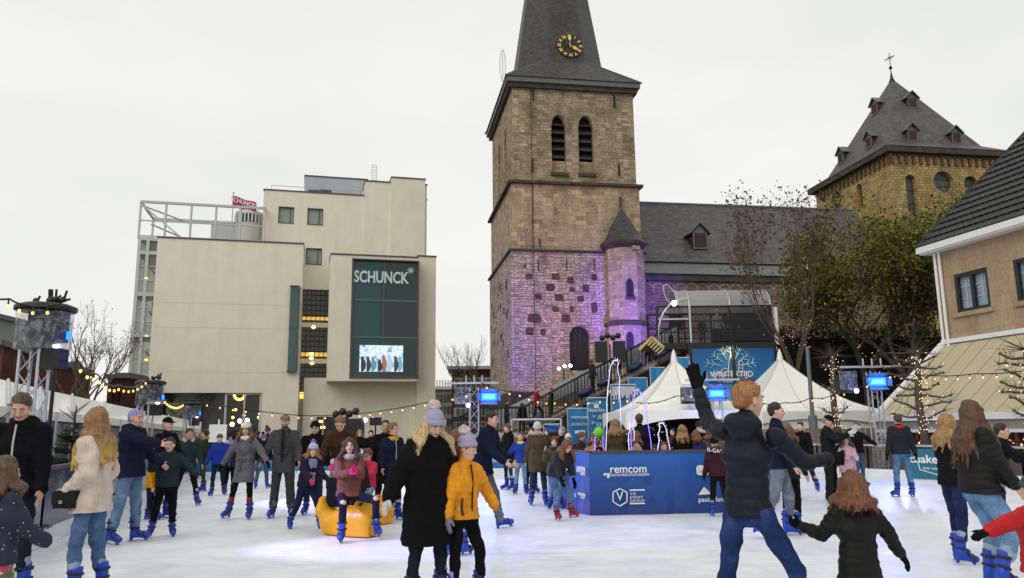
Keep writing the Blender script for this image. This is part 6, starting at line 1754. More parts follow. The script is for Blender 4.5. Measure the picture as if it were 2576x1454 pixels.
for uv in ([(2035, 880), (2032, 800), (2025, 700)], [(2030, 860), (1985, 835), (1945, 820)], [(2035, 870), (2000, 880), (1975, 870)], [(1960, 880), (1972, 840)], [(1925, 838), (1990, 850), (2010, 860)], [(2060, 770), (2110, 745), (2150, 790)], [(2150, 850), (2170, 900), (2210, 880)], [(2010, 655), (2030, 690)], [(2022, 680), (2035, 640)]): lp_ += lpath(uv, 35)
lights_on(mb, lp_, 70, .013, .1); fl_ = tag(mb.build('fairy_light', glow('fairy_warm', (1, .45, .15), 2.5), tt), kind='stuff')
# bare trees left and by the tower
p = at(205, 1000, 40); tree(p.x, 40, 6.4, .14, 'bare twiggy winter tree behind the white marquee', .28, 5, 900, M_LEAFB, .1, (.03, .06), 21, .6, .2, 'bare_tree', L0=1.9)
p = at(1196, 1000, 62); tree(p.x, 62, 9.2, .14, 'small bare tree rising behind the brick flats roof', .3, 5, 0, None, .3, (.05, .1), 5, .6, .25, 'bare_tree', L0=2.2)
p = at(-5, 1000, 50); tree(p.x, 52, 9.5, .14, 'bare tree tip at the far left edge of the sky', .3, 4, 300, M_LEAFB, .2, (.04, .08), 8, .6, .2, 'bare_tree', L0=2.2)
# pollarded plane trees with lights
def pollard(u, vt, vb, Y, label, n, w, seed):
    rr = random.Random(seed); b0 = at(u, vb, Y); zt_ = at(u, vt, Y).z; x = b0.x
    t = root('pollarded_tree', (x, Y, 0), label, 'tree', 'pollarded trees with fairy lights'); mb = MB(); pts = []
    mb.path([Vector((x + .05 * math.sin(k), Y, zt_ * k / 8 - .05)) for k in range(9)], .15, 9, .08)
    for k in range(n):
        z = 1.7 + (zt_ - 1.9) * (k // 2 + .5) / (n / 2); sg = 1 if k % 2 else -1; L = w * rr.uniform(.7, 1.1); yy = rr.uniform(-.3, .3)
        br = [Vector((x + sg * L * f, Y + yy * f, z - .07 * math.sin(f * 3 + k) + rr.uniform(-.03, .03) + (.14 * f ** 2))) for f in (0, .25, .5, .75, 1)]; mb.path(br, .045, 6, .022); mb.sphere(br[-1], .045, 7, 5); pts += br
        for j in range(16):
            q = br[rr.randint(1, 4)]; mb.tube(q, q + Vector((rr.gauss(0, .2), rr.gauss(0, .15), rr.uniform(-.1, .4))), .009, .002, 4)
    for j in range(26): q = Vector((x, Y, zt_ - .1)); mb.tube(q, q + Vector((rr.gauss(0, .55), rr.gauss(0, .4), rr.uniform(-.1, .6))), .013, .003, 4)
    mb.build('trunk', M_BARK, t)
    mb = MB(); col_ = [(x + rr.gauss(0, .13), Y - .15, zt_ * rr.uniform(.35, 1.0)) for _ in range(120)]
    for k in range(110): q = pts[rr.randrange(len(pts))] if k < 35 else Vector(col_[k]); mb.sphere(Vector(q) + Vector((rr.gauss(0, .06), rr.gauss(0, .05), rr.gauss(0, .06))), .013, 5, 3)
    tag(mb.build('fairy_light', glow('fairy_white', (1, .72, .45), 2.5), t), kind='stuff')
pollard(2107, 890, 1090, 28.6, 'thin pollarded tree with white fairy lights left of the tall light tower', 6, .5, 3)
pollard(2326, 880, 1120, 25.0, 'pollarded tree with knobbly side branches in front of the awning', 14, .85, 5)
pollard(2608, 870, 1120, 21.5, 'pollarded tree cut by the right edge of view', 14, .75, 7)
# dark evergreen hedge under the trees
def hedge(u0, u1, vt, Y, label, dep=1.5, n=9000, m=None, seed=1):
    rr = random.Random(seed); a, b_ = at(u0, vt, Y), at(u1, vt, Y); t = root('evergreen_hedge', ((a.x + b_.x) / 2, Y, 0), label, 'hedge')
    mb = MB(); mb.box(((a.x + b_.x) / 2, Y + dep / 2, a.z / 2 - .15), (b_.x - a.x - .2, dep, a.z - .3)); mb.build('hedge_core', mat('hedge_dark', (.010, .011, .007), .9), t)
    pts = [(Vector((rr.uniform(a.x, b_.x), Y + rr.uniform(-.1, .2), rr.uniform(.1, a.z))), 0) for _ in range(500)] + [(Vector((rr.uniform(a.x, b_.x), Y + rr.uniform(0, dep), a.z + rr.uniform(-.2, .25))), 0) for _ in range(160)]
    V, F = leaves(pts, rr, n, .16, .05, .11); mb = MB(); mb.mesh(V, F); mb.build('foliage', m or leafmat('hedge_leaf', [(.35, (.008, .010, .006)), (.6, (.022, .020, .012))]), t)
hedge(1948, 2420, 838, 41.5, 'tall dark hedge under the trees behind the tents')
# small fir left behind the barrier
def fir(u, vt, Y, R, label, seed=2):
    rr = random.Random(seed); p = at(u, vt, Y); zt_ = p.z; t = root('fir_tree', (p.x, Y, 0), label, 'tree'); mb = MB(); mb.path([(p.x, Y, -.05), (p.x, Y, zt_ * .6), (p.x + .02, Y, zt_)], .05, 7, .012)
    V, F = [], []
    for k in range(90):
        f = rr.random() ** .8; z = .15 + (zt_ - .5) * f; a = rr.random() * 6.28; L = R * (1 - f) ** .9 * rr.uniform(.75, 1.1) + .05
        d_ = Vector((math.cos(a), math.sin(a), .12)).normalized(); q = Vector((p.x, Y, z)); e2 = q + d_ * L; mb.tube(q, e2, .012, .004, 4)
        for j in range(int(60 * L / R) + 14):
            c = q.lerp(e2, rr.uniform(.15, 1)) + Vector((rr.gauss(0, .03), rr.gauss(0, .03), rr.gauss(0, .015)))
            s_ = (d_ * rr.uniform(.3, 1) + Vector((rr.gauss(0, .5), rr.gauss(0, .5), rr.gauss(0, .3)))).normalized() * rr.uniform(.05, .1); w = s_.cross(Vector((rr.gauss(0, 1), rr.gauss(0, 1), 1))).normalized() * .012; i = len(V)
            V += [c - w, c + w, c + s_ + w * .4, c + s_ - w * .4]; F.append((i, i + 1, i + 2, i + 3))
    for k in range(5): a = k * 1.3; q = Vector((p.x, Y, zt_ - .12 - .05 * k)); mb.tube(q, q + Vector((math.cos(a) * .28, math.sin(a) * .28, .2)), .012, .006, 4)
    mb.build('trunk', M_BARK, t); mb = MB(); mb.mesh(V, F); mb.build('needles', leafmat('fir_needle', [(.35, (.012, .024, .012)), (.6, (.04, .06, .03))]), t)
fir(190, 1020, 15.2, 1.0, 'small fir tree with a spindly top behind the left barrier')
fir(-10, 1040, 11.0, .8, 'dark fir tree cut by the left edge behind the barrier', 5)
# black pole beside the nearest tower, market stall hints
mb = MB(); p = at(131, 1000, 12.8); mb.tube((p.x, 12.8, 0), (p.x, 12.8, at(131, 885, 12.8).z), .03); tag(mb.build('black_pole', M_BLACK, loc=(p.x, 12.8, 0)), 'thin black pole next to the nearest drum tower', 'pole')
# ------------------------------------------------------------------ implicit-surface mesher for bodies and clothes
class SDF:
    def __init__(s): s.p = []; s.cuts = []; s.noise = []
    def cone(s, a, b, ra, rb, k=.02, w=None, f=1.0, sub=False, q=None):
        s.p.append(('c', Vector(a), Vector(b), ra, rb, k, Vector(w) if w is not None else None, f, sub, q)); return s
    def ell(s, c, M, r, k=.02, sub=False):
        s.p.append(('e', Vector(c), M, r, 0, k, None, 1, sub, None)); return s
    def cut(s, o, n): s.cuts.append((Vector(o), Vector(n))); return s
    def bounds(s):
        lo = np.array([1e9] * 3); hi = -lo
        for t in s.p:
            if t[8]: continue
            if t[0] == 'c': R = max(t[3], t[4]) * max(1, t[7]) + .02; pts = (t[1], t[2])
            else: R = max(t[3]) + .02; pts = (t[1],)
            for p in pts: lo = np.minimum(lo, np.array(p) - R); hi = np.maximum(hi, np.array(p) + R)
        return lo, hi
    def mesh(s, h):
        lo, hi = s.bounds(); lo -= 2 * h; hi += 2 * h
        n = np.ceil((hi - lo) / h).astype(int) + 1
        F = np.full(n, 1.0, np.float32)
        ax = [lo[i] + h * np.arange(n[i], dtype=np.float32) for i in range(3)]
        for (kind, a, b, ra, rb, k, w, f, sub, q) in s.p:
            if kind == 'c':
                R = max(ra, rb) * max(1, f) + k + 2.5 * h; pl = np.minimum(a, b) - R; ph = np.maximum(a, b) + R
            else:
                R = max(ra) + k + 2.5 * h; pl = np.array(a) - R; ph = np.array(a) + R
            i0 = np.clip(np.floor((pl - lo) / h).astype(int), 0, n); i1 = np.clip(np.ceil((ph - lo) / h).astype(int) + 1, 0, n)
            if (i1 <= i0).any(): continue
            sl = tuple(slice(i0[i], i1[i]) for i in range(3))
            X = ax[0][sl[0]][:, None, None] - a[0]; Y = ax[1][sl[1]][None, :, None] - a[1]; Z = ax[2][sl[2]][None, None, :] - a[2]
            if kind == 'c':
                ba = np.array(b - a, np.float32)
                if w is not None:
                    g = 1 - 1 / f; d = X * w[0] + Y * w[1] + Z * w[2]
                    X = X - g * d * w[0]; Y = Y - g * d * w[1]; Z = Z - g * d * w[2]
                    db = float(np.dot(ba, np.array(w))); ba = ba - g * db * np.array(w, np.float32)
                L2 = float((ba * ba).sum()) + 1e-9
                t = np.clip((X * ba[0] + Y * ba[1] + Z * ba[2]) / L2, 0, 1)
                D = np.sqrt((X - t * ba[0]) ** 2 + (Y - t * ba[1]) ** 2 + (Z - t * ba[2]) ** 2)
                r = ra + (rb - ra) * t
                if q: r = r + q[0] * (np.sqrt(np.abs(np.sin(math.pi * t * q[1]))) - .75)
                D = D - r
            else:
                e0, e1, e2 = M_cols(b)
                x = (X * e0[0] + Y * e0[1] + Z * e0[2]) / ra[0]; y = (X * e1[0] + Y * e1[1] + Z * e1[2]) / ra[1]; z = (X * e2[0] + Y * e2[1] + Z * e2[2]) / ra[2]
                rr_ = np.sqrt(x * x + y * y + z * z); D = (rr_ - 1) * min(ra)
                g = np.sqrt((x / ra[0]) ** 2 + (y / ra[1]) ** 2 + (z / ra[2]) ** 2) + 1e-6
                D = rr_ * (rr_ - 1) / g
            S = F[sl]
            if sub:
                D = -D; hh = np.clip(.5 - .5 * (D - S) / k, 0, 1); F[sl] = D * (1 - hh) + S * hh + k * hh * (1 - hh)
                F[sl] = np.maximum(S, D)
            else:
                hh = np.clip(.5 + .5 * (D - S) / k, 0, 1); F[sl] = D * (1 - hh) + S * hh - k * hh * (1 - hh)
        X = ax[0][:, None, None]; Y = ax[1][None, :, None]; Z = ax[2][None, None, :]
        for (amp, fr) in s.noise:
            u = X * fr + .7 * np.sin(Z * fr * .61 + Y * fr * .3); v = Y * fr + .8 * np.sin(X * fr * .53 + 1.3); w_ = Z * fr + .9 * np.sin(Y * fr * .47 + X * fr * .4 + .5)
            F += amp * (np.sin(u + .6) * np.sin(v * .9) + np.sin(w_ * 1.1 + u * .4) * .7)
        for o, nn in s.cuts: F = np.maximum(F, (X - o[0]) * nn[0] + (Y - o[1]) * nn[1] + (Z - o[2]) * nn[2])
        return surf(F, lo, h)
def M_cols(M): return M
def surf(F, lo, h):
    s = F < 0; n = F.shape
    def sh(A, d): return A[d[0]:n[0] - 1 + d[0], d[1]:n[1] - 1 + d[1], d[2]:n[2] - 1 + d[2]]
    C = [(i, j, k) for i in (0, 1) for j in (0, 1) for k in (0, 1)]
    cnt = sum(sh(s, c).astype(np.int8) for c in C); act = (cnt > 0) & (cnt < 8)
    I = np.argwhere(act)
    if len(I) == 0: return None
    acc = np.zeros((len(I), 3)); m = np.zeros(len(I))
    for a in C:
        for d in range(3):
            if a[d]: continue
            b = list(a); b[d] = 1
            fa = F[I[:, 0] + a[0], I[:, 1] + a[1], I[:, 2] + a[2]]; fb = F[I[:, 0] + b[0], I[:, 1] + b[1], I[:, 2] + b[2]]
            x = (fa < 0) != (fb < 0); t = np.where(x, fa / np.where(x, fa - fb, 1), 0)
            p = np.array(a, float)[None, :].repeat(len(I), 0); p[:, d] += t; acc += p * x[:, None]; m += x
    V = (I + acc / m[:, None]) * h + lo
    idx = np.full(act.shape, -1, np.int32); idx[act] = np.arange(len(I))
    Q = []
    for d in range(3):
        e, f = [x for x in range(3) if x != d]
        sl0 = [slice(None)] * 3; sl1 = [slice(None)] * 3; sl0[d] = slice(0, n[d] - 1); sl1[d] = slice(1, n[d])
        ch = s[tuple(sl0)] != s[tuple(sl1)]
        E = np.argwhere(ch); ok = (E[:, e] > 0) & (E[:, f] > 0) & (E[:, e] < n[e] - 1) & (E[:, f] < n[f] - 1); E = E[ok]
        if len(E) == 0: continue
        def g(de, df): K = E.copy(); K[:, e] += de; K[:, f] += df; return idx[K[:, 0], K[:, 1], K[:, 2]]
        q = np.stack([g(-1, -1), g(0, -1), g(0, 0), g(-1, 0)], 1)
        flip = s[E[:, 0], E[:, 1], E[:, 2]]
        if d == 1: flip = ~flip
        q[~flip] = q[~flip][:, ::-1]
        Q.append(q)
    Q = np.concatenate(Q); Q = Q[(Q >= 0).all(1)]
    # light smoothing pass
    A = np.zeros_like(V); c = np.zeros(len(V))
    for i in range(4): np.add.at(A, Q[:, i], V[Q[:, (i + 1) % 4]] + V[Q[:, (i - 1) % 4]]); np.add.at(c, Q[:, i], 2)
    c[c == 0] = 1; V = V * .5 + A / c[:, None] * .5
    return V, Q
def mesh_obj(name, VQ, material, parent=None, loc=None):
    V, Q = VQ; off = wloc(parent) if parent is not None else Vector(loc)
    me = bpy.data.meshes.new(name); V = V - np.array(off)
    me.vertices.add(len(V)); me.vertices.foreach_set('co', V.astype(np.float32).ravel())
    me.loops.add(len(Q) * 4); me.loops.foreach_set('vertex_index', Q.astype(np.int32).ravel())
    me.polygons.add(len(Q)); me.polygons.foreach_set('loop_start', np.arange(0, len(Q) * 4, 4, dtype=np.int32)); me.polygons.foreach_set('loop_total', np.full(len(Q), 4, np.int32))
    me.polygons.foreach_set('use_smooth', np.ones(len(Q), bool)); me.materials.append(material); me.update(calc_edges=True); me.validate()
    o = bpy.data.objects.new(name, me); o.location = (0, 0, 0) if parent is not None else off
    return link(o, parent)

# ------------------------------------------------------------------ rental skate, built once (ankle at origin, toe +Y, ice at z=-.15)
M_SKB = mat('skate_blue', (.012, .055, .42), .38, var=.2, nscale=9, bmp=.1)
M_SKR = mat('skate_red', (.35, .015, .02), .38, var=.2, nscale=9)
M_SKK = mat('skate_strap', (.012, .012, .02), .5)
M_SKL = mat('skate_liner', (.30, .34, .48), .8)
M_BLADE = mat('skate_blade', (.55, .57, .6), .25, .9)
X_, Y_, Z_ = Vector((1, 0, 0)), Vector((0, 1, 0)), Vector((0, 0, 1))
def make_skate(m, name='skate', liner=True):
    s = SDF()
    s.cone((0, -.015, 0), (0, -.02, .17), .056, .066, .02, X_, .92)
    s.cone((0, -.02, -.03), (0, .10, -.055), .05, .038, .03, X_, 1.0); s.cone((0, .10, -.058), (0, .165, -.065), .04, .034, .02, X_, 1.15)
    s.cone((0, -.05, -.06), (0, -.06, -.125), .033, .02, .02, X_, .8); s.cone((0, .13, -.08), (0, .14, -.13), .034, .018, .02, X_, .8)
    s.cone((0, -.06, -.085), (0, .17, -.09), .018, .018, .015, X_, 1.6)
    s.cut((0, 0, .17), (0, .25, 1))
    V, Q = s.mesh(.0085)
    o = mesh_obj(name, (V, Q), m, None, (0, 0, 0))
    mb = MB()
    for (c, ax, R, sx_) in (((0, -.02, .125), (0, -.1, 1), .066, .95), ((0, -.015, .035), (0, .1, 1), .061, .95), ((0, .06, -.035), (0, .75, .65), .052, 1.0), ((0, .12, -.06), (0, 1, .25), .042, 1.05)):
        i = len(mb.v); torus(mb, c, R, .013, ax, 18, 6)
    mb.box((.062, -.01, .035), (.02, .035, .03)); mb.box((-.062, -.01, .035), (.02, .035, .03)); mb.box((.062, -.01, .125), (.02, .03, .03)); mb.box((-.062, -.01, .125), (.02, .03, .03))
    st_ = mb.build('strap', M_SKK, o)
    mb = MB(); mb.box((0, .04, -.137), (.006, .29, .026)); bl_ = mb.build('blade', M_BLADE, o)
    if liner:
        s = SDF(); s.cone((0, -.02, .1), (0, .0, .215), .052, .056, .01, X_, .95); mesh_obj('liner', s.mesh(.012), M_SKL, o)
    return o
SKATES = {}
def skate_copy(kind, parent, Mw, sc):
    if kind not in SKATES: SKATES[kind] = make_skate({'b': M_SKB, 'r': M_SKR}[kind]); fresh = True
    src = SKATES[kind]
    if not src.get('used'): o = src; o['used'] = 1
    else:
        o = src.copy(); COL.objects.link(o)
        for ch in src.children: c = ch.copy(); COL.objects.link(c); c.parent = o
    o.parent = parent; M4 = Mw.copy(); M4.translation = M4.translation - wloc(parent); o.matrix_basis = M4
    return o

# ------------------------------------------------------------------ person
def patmat(base, dots, scale, thr, soft=.02, extra=None):
    key = 'print_%s_%g_%g' % (''.join('%02x' % int(c * 255) for c in base), scale, thr)
    if key in MATS: return MATS[key]
    m, nt, b = newmat(key); v = coord(nt); vo = N(nt, 'ShaderNodeTexVoronoi', Scale=scale); vo.inputs['Randomness'].default_value = .75; nt.links.new(v, vo.inputs['Vector'])
    c = mix(nt, ramp(nt, vo.outputs['Distance'], [(thr, (1, 1, 1)), (thr + soft, (0, 0, 0))]), base, dots)
    if extra: c = mix(nt, ramp(nt, noise(nt, v, scale * .9, 3), [(.5, (0, 0, 0)), (.54, (1, 1, 1))]), c, extra)
    nt.links.new(c, b.inputs['Base Color']); b.inputs['Roughness'].default_value = .85; bump(nt, b, noise(nt, v, 16, 4), .4, .03); MATS[key] = m; return m
SKIN = {k: None for k in ()}
def skinmat(tone):
    key = 'skin%d' % tone
    if key in MATS: return MATS[key]
    c = [(.62, .36, .27), (.50, .27, .19), (.30, .155, .09)][tone]
    m, nt, b = newmat(key); v = coord(nt)
    nt.links.new(ramp(nt, noise(nt, v, 12, 3), [(.35, [x * .86 for x in c]), (.65, [min(1, x * 1.1) for x in c])]), b.inputs['Base Color'])
    b.inputs['Roughness'].default_value = .5; b.inputs['Subsurface Weight'].default_value = .08; b.inputs['Subsurface Radius'].default_value = (.02, .008, .005)
    MATS[key] = m; return m
M_EYE = mat('eye_dark', (.02, .014, .012), .25); M_EYEW = mat('eye_white', (.5, .48, .46), .3); M_LIP = mat('lip', (.30, .085, .075), .5); M_BROW = mat('brow', (.05, .03, .02), .9)
def hairmat(c, tip=None):
    key = 'hair_%02x%02x%02x' % tuple(int(x * 255) for x in c) + ('_tip' if tip else '')
    if key in MATS: return MATS[key]
    m, nt, b = newmat(key); v = coord(nt, 'Object', (1, 1, .12))
    f = noise(nt, v, 70, 3, .6, .3); g = noise(nt, coord(nt), 6, 2)
    cc = ramp(nt, f, [(.3, [x * .45 for x in c]), (.55, c), (.75, [min(1, x * 1.7) for x in c])])
    if tip:
        sp = N(nt, 'ShaderNodeSeparateXYZ'); nt.links.new(coord(nt), sp.inputs[0]); mr = N(nt, 'ShaderNodeMapRange'); mr.inputs['From Min'].default_value = 1.55; mr.inputs['From Max'].default_value = 1.35; nt.links.new(sp.outputs['Z'], mr.inputs['Value']); cc = mix(nt, mr.outputs[0], cc, tip)
    nt.links.new(mix(nt, .3, cc, ramp(nt, g, [(.3, (.6, .6, .6)), (.7, (1.3, 1.3, 1.3))]), 'MULTIPLY'), b.inputs['Base Color'])
    b.inputs['Roughness'].default_value = .55; bump(nt, b, f, .7, .01)
    MATS[key] = m; return m
HB, HD, HBL, HR, HG, HAB = (.075, .038, .018), (.018, .012, .009), (.42, .27, .11), (.16, .055, .018), (.30, .29, .30), (.19, .095, .035)
def limbdir(F, U, S, pitch, abd):
    p, a = math.radians(pitch), math.radians(abd)
    sag = -U * math.cos(p) + F * math.sin(p)
    d = sag * math.cos(a) + S * math.sin(a)
    b = F * math.cos(p) + U * math.sin(p)
    return d.normalized(), b
class Pose: pass
def skeleton(sp):
    """joints for a 1.75 m adult at the origin; returns object of vectors"""
    J = Pose(); kid = sp.get('kid', 0)      # 0 adult .. 1 small child
    F = Vector((math.sin(math.radians(sp['yaw'])), -math.cos(math.radians(sp['yaw'])), 0)); Lf = Vector((-F.y, F.x, 0)); Zu = Vector((0, 0, 1))
    lean = math.radians(sp.get('lean', 0)); side = math.radians(sp.get('side', 0)); tw = math.radians(sp.get('twist', 0))
    hipw = .095; leg = 1 - .10 * kid
    J.F, J.L, J.kid = F, Lf, kid
    U = (Zu * math.cos(lean) + F * math.sin(lean)); U = (U * math.cos(side) + Lf * math.sin(side)).normalized()
    Ft = (F * math.cos(tw) + Lf * math.sin(tw)); Ft = (Ft - U * Ft.dot(U)).normalized(); Lt = U.cross(Ft).normalized()
    J.U, J.Ft, J.Lt = U, Ft, Lt
    J.pel = Vector((0, 0, 0)); J.wai = J.pel + (Zu * .5 + U * .5).normalized() * .14; J.che = J.wai + U * .22; J.nk = J.che + U * .20; 
    hy, hp = sp.get('head', (0, 0)); hy, hp = math.radians(hy), math.radians(hp); hs = 1 + .22 * kid; J.hs = hs
    hb = (F * .5 + Ft * .5).normalized() if sp.get('headfree') else Ft
    Hu0 = (U * .55 + Zu * .45).normalized(); hf = (hb * math.cos(hy) + Hu0.cross(hb) * math.sin(hy)); hf = (hf - Hu0 * hf.dot(Hu0)).normalized()
    J.hf = (hf * math.cos(hp) - Hu0 * math.sin(hp)).normalized(); J.hu = (Hu0 * math.cos(hp) + hf * math.sin(hp)).normalized(); J.hl = J.hu.cross(J.hf).normalized()
    J.hd = J.nk + Hu0 * (.075) * hs + J.hu * .075 * hs + J.hf * .015       # head centre
    J.top = J.hd + J.hu * .118 * hs
    sw = (.175 if not sp.get('fem') else .155) * (1 - .05 * kid)
    for nm, sg in (('L', 1), ('R', -1)):
        S = Lt * sg; sh = J.che + U * .135 + S * sw
        pit, abd, elb, twi = (list(sp.get('a' + nm, (5, 12, 12))) + [0])[:4]
        d, b = limbdir(Ft, U, S, pit, abd); b = (b * math.cos(math.radians(twi)) - S * math.sin(math.radians(twi))); b = (b - d * b.dot(d)).normalized()
        el = sh + d * .285 * (1 - .05 * kid); e_ = math.radians(elb); fd = d * math.cos(e_) + b * math.sin(e_); wr = el + fd * .25 * (1 - .05 * kid)
        setattr(J, 'sh' + nm, sh); setattr(J, 'el' + nm, el); setattr(J, 'wr' + nm, wr); setattr(J, 'fd' + nm, fd.normalized()); setattr(J, 'hb' + nm, (S * .5 - b * .0 + Ft * .01).normalized())
        hip = J.pel + Lf * sg * hipw - Zu * .03
        pit, abd, kn = (list(sp.get('l' + nm, (2, 3, 6))) + [0])[:3]
        d, b = limbdir(F, Zu, Lf * sg, pit, abd); k_ = math.radians(kn); kne = hip + d * .42 * leg; sd_ = (d * math.cos(k_) - b * math.sin(k_)).normalized(); ank = kne + sd_ * .39 * leg
        up = (-sd_ * .75 + Zu * .25).normalized() if kn < 60 or pit > 50 else -sd_
        fy = math.radians(sp.get('f' + nm, 12)) ; ff = F * math.cos(fy) + Lf * sg * math.sin(fy); ff = (ff - up * ff.dot(up)).normalized()
        if sp.get('flat' + nm) or (kn >= 60 and pit > 50): up = Zu; ff = (F * math.cos(fy) + Lf * sg * math.sin(fy))
        setattr(J, 'hip' + nm, hip); setattr(J, 'kn' + nm, kne); setattr(J, 'an' + nm, ank); setattr(J, 'fu' + nm, up); setattr(J, 'ff' + nm, ff); setattr(J, 'sk' + nm, sd_)
    return J
PEOPLE = []
def person(u, vt, label, yaw=0, vf=None, Y=None, z0=0.0, group=None, **sp):
    sp['yaw'] = yaw; top = sp.get('top', None); J = skeleton(sp)
    if Y is None: Y = ground(u, vf, z0).y
    skt = sp.get('skates', 'b'); soleh = .152 if skt else .085
    # scale so that the top of the head / hat falls on the given pixel
    zs = min(J.anL.z - J.fuL.z * soleh, J.anR.z - J.fuR.z * soleh)
    hat = sp.get('hat'); add = {'pom': .115, 'beanie': .035, 'cap': .02, 'hood': .035, 'flat': .025}.get(hat[0] if hat else None, .012 if sp.get('hair', ('short',))[0] != 'bald' else 0)
    cm = (J.anL + J.anR) / 2
    H1 = (J.top.z + add) - zs
    hx = (J.top - cm)
    S = 1.0
    for _ in range(3):
        hy = Y + hx.y * S; zt = at(u, vt, hy).z; S = (zt - z0) / H1
    if sp.get('S'): S = sp['S']
    px = at(u, vt, hy).x - hx.x * S
    org = Vector((px, Y, z0)); sh = lambda v: org + (Vector((v.x - cm.x, v.y - cm.y, v.z - zs))) * S
    for nm in ('pel', 'wai', 'che', 'nk', 'hd', 'top', 'shL', 'shR', 'elL', 'elR', 'wrL', 'wrR', 'hipL', 'hipR', 'knL', 'knR', 'anL', 'anR'): setattr(J, nm, sh(getattr(J, nm)))
    if sp.get('z_shift'):
        pass
    kid = J.kid; hs = J.hs * S; vox = sp.get('vox', min(.024, max(.0075, Y * .00105)))
    fem = sp.get('fem'); tone = sp.get('tone', 0); g = sp.get('girth', 1.0) * S * (1 + .12 * kid)
    # ---- body: one continuous surface
    b = SDF(); Lt, Lf, U = J.Lt, J.L, J.U
    b.cone(J.pel, J.wai, .092 * g, .088 * g, .04, Lf, 1.35); b.cone(J.wai, J.che, .092 * g, .105 * g, .04, Lt, 1.35); b.cone(J.che, J.nk - U * .06 * S, .096 * g, .055 * g, .04, Lt, 1.4)
    b.cone(J.nk - U * .05 * S, J.hd - J.hu * .05 * hs, .052 * g, .048 * S, .03)
    for n_ in 'LR':
        s_, e_, w_, h_, k_, a_ = [getattr(J, x + n_) for x in ('sh', 'el', 'wr', 'hip', 'kn', 'an')]
        b.cone(s_, e_, .040 * g, .029 * g, .04); b.cone(e_, w_, .029 * g, .025 * g, .02); b.cone(h_, k_, .062 * g, .040 * g, .04); b.cone(k_, a_, .038 * g, .022 * g, .03)
        b.cone(a_ - getattr(J, 'fu' + n_) * .03 * S, a_ + getattr(J, 'ff' + n_) * .11 * S - getattr(J, 'fu' + n_) * .06 * S, .022 * S, .02 * S, .01)
        # hand: palm, four fingers, thumb
        fd = getattr(J, 'fd' + n_); sg = 1 if n_ == 'L' else -1; S_ = Lt * sg
        hn = S_ - fd * S_.dot(fd)
        if hn.length < .3: hn = J.Ft - fd * J.Ft.dot(fd)
        hn.normalize()                                  # back of the hand
        if sp.get('hn' + n_): hn = Vector(sp['hn' + n_]); hn = (hn - fd * hn.dot(fd)).normalized()
        wd = fd.cross(hn).normalized()                  # across the palm
        if wd.dot(J.Ft) < 0 and abs(fd.z) > .3: wd = -wd
        if abs(fd.z) <= .3 and wd.z < 0: wd = -wd
        if sp.get('hn' + n_) and wd.x < 0: wd = -wd
        curl = sp.get('curl' + n_, .45); rf = max(.0085 * S, vox * .62) * (1 + .1 * kid); pc = w_ + fd * .055 * S
        b.cone(w_ + fd * .01 * S, w_ + fd * .075 * S, .02 * S, .021 * S, .012, wd, 1.75)
        setattr(J, 'hand' + n_, (w_, fd, wd, hn, curl))
        for f_, (o_, L_) in enumerate(((.030, .072), (.010, .082), (-.010, .076), (-.029, .060))):
            p0 = w_ + fd * .085 * S + wd * o_ * S; spread = wd * o_ * sp.get('spread', 3.0)
            c1, c2 = curl * .5, curl * 1.3
            d1 = (fd * math.cos(c1) - hn * math.sin(c1) + spread * .6).normalized(); d2 = (fd * math.cos(c2) - hn * math.sin(c2) + spread * .5).normalized()
            p1 = p0 + d1 * L_ * .5 * S; b.cone(p0, p1, rf, rf * .95, .006); b.cone(p1, p1 + d2 * L_ * .5 * S, rf * .95, rf * .8, .006)
        t0 = w_ + fd * .03 * S + wd * .028 * S; td = (fd * .62 + wd * .7 - hn * .25).normalized(); t1 = t0 + td * .045 * S
        b.cone(t0, t1, rf * 1.25, rf * 1.1, .01); b.cone(t1, t1 + (td * .6 + fd * .5).normalized() * .032 * S, rf * 1.1, rf * .9, .006)
    # head with face
    hd, hf, hu, hl = J.hd, J.hf, J.hu, J.hl; Mh = (hl, hf, hu)
    b.ell(hd + hu * .025 * hs - hf * .012 * hs, Mh, (.074 * hs, .094 * hs, .092 * hs), .03)
    b.ell(hd - hu * .035 * hs + hf * .018 * hs, Mh, (.060 * hs, .072 * hs, .080 * hs), .03)
    b.ell(hd - hu * .088 * hs + hf * .062 * hs, Mh, (.026 * hs, .022 * hs, .02 * hs), .03)
    if not sp.get('hidehead'):
        b.cone(hd + hf * .086 * hs + hu * .012 * hs, hd + hf * .106 * hs - hu * .028 * hs, .009 * hs, .0145 * hs, .012)
        b.cone(hd + hf * .078 * hs + hu * .022 * hs - hl * .035 * hs, hd + hf * .078 * hs + hu * .022 * hs + hl * .035 * hs, .012 * hs, .012 * hs, .012)
        b.cone(hd + hf * .082 * hs - hu * .056 * hs - hl * .016 * hs, hd + hf * .082 * hs - hu * .056 * hs + hl * .016 * hs, .009 * hs, .009 * hs, .01)
        for sg in (1, -1):
            b.ell(hd + hl * .078 * hs * sg - hf * .008 * hs - hu * .012 * hs, (hl, (hf + hl * .4 * sg).normalized(), hu), (.012 * hs, .019 * hs, .031 * hs), .006)
            b.ell(hd + hl * .042 * hs * sg + hf * .055 * hs - hu * .03 * hs, Mh, (.022 * hs, .022 * hs, .022 * hs), .02)
    root_ = mesh_obj('person', b.mesh(vox), skinmat(tone), None, org)
    tag(root_, label, 'person', group)
    root_['pose_scale'] = round(S, 3)
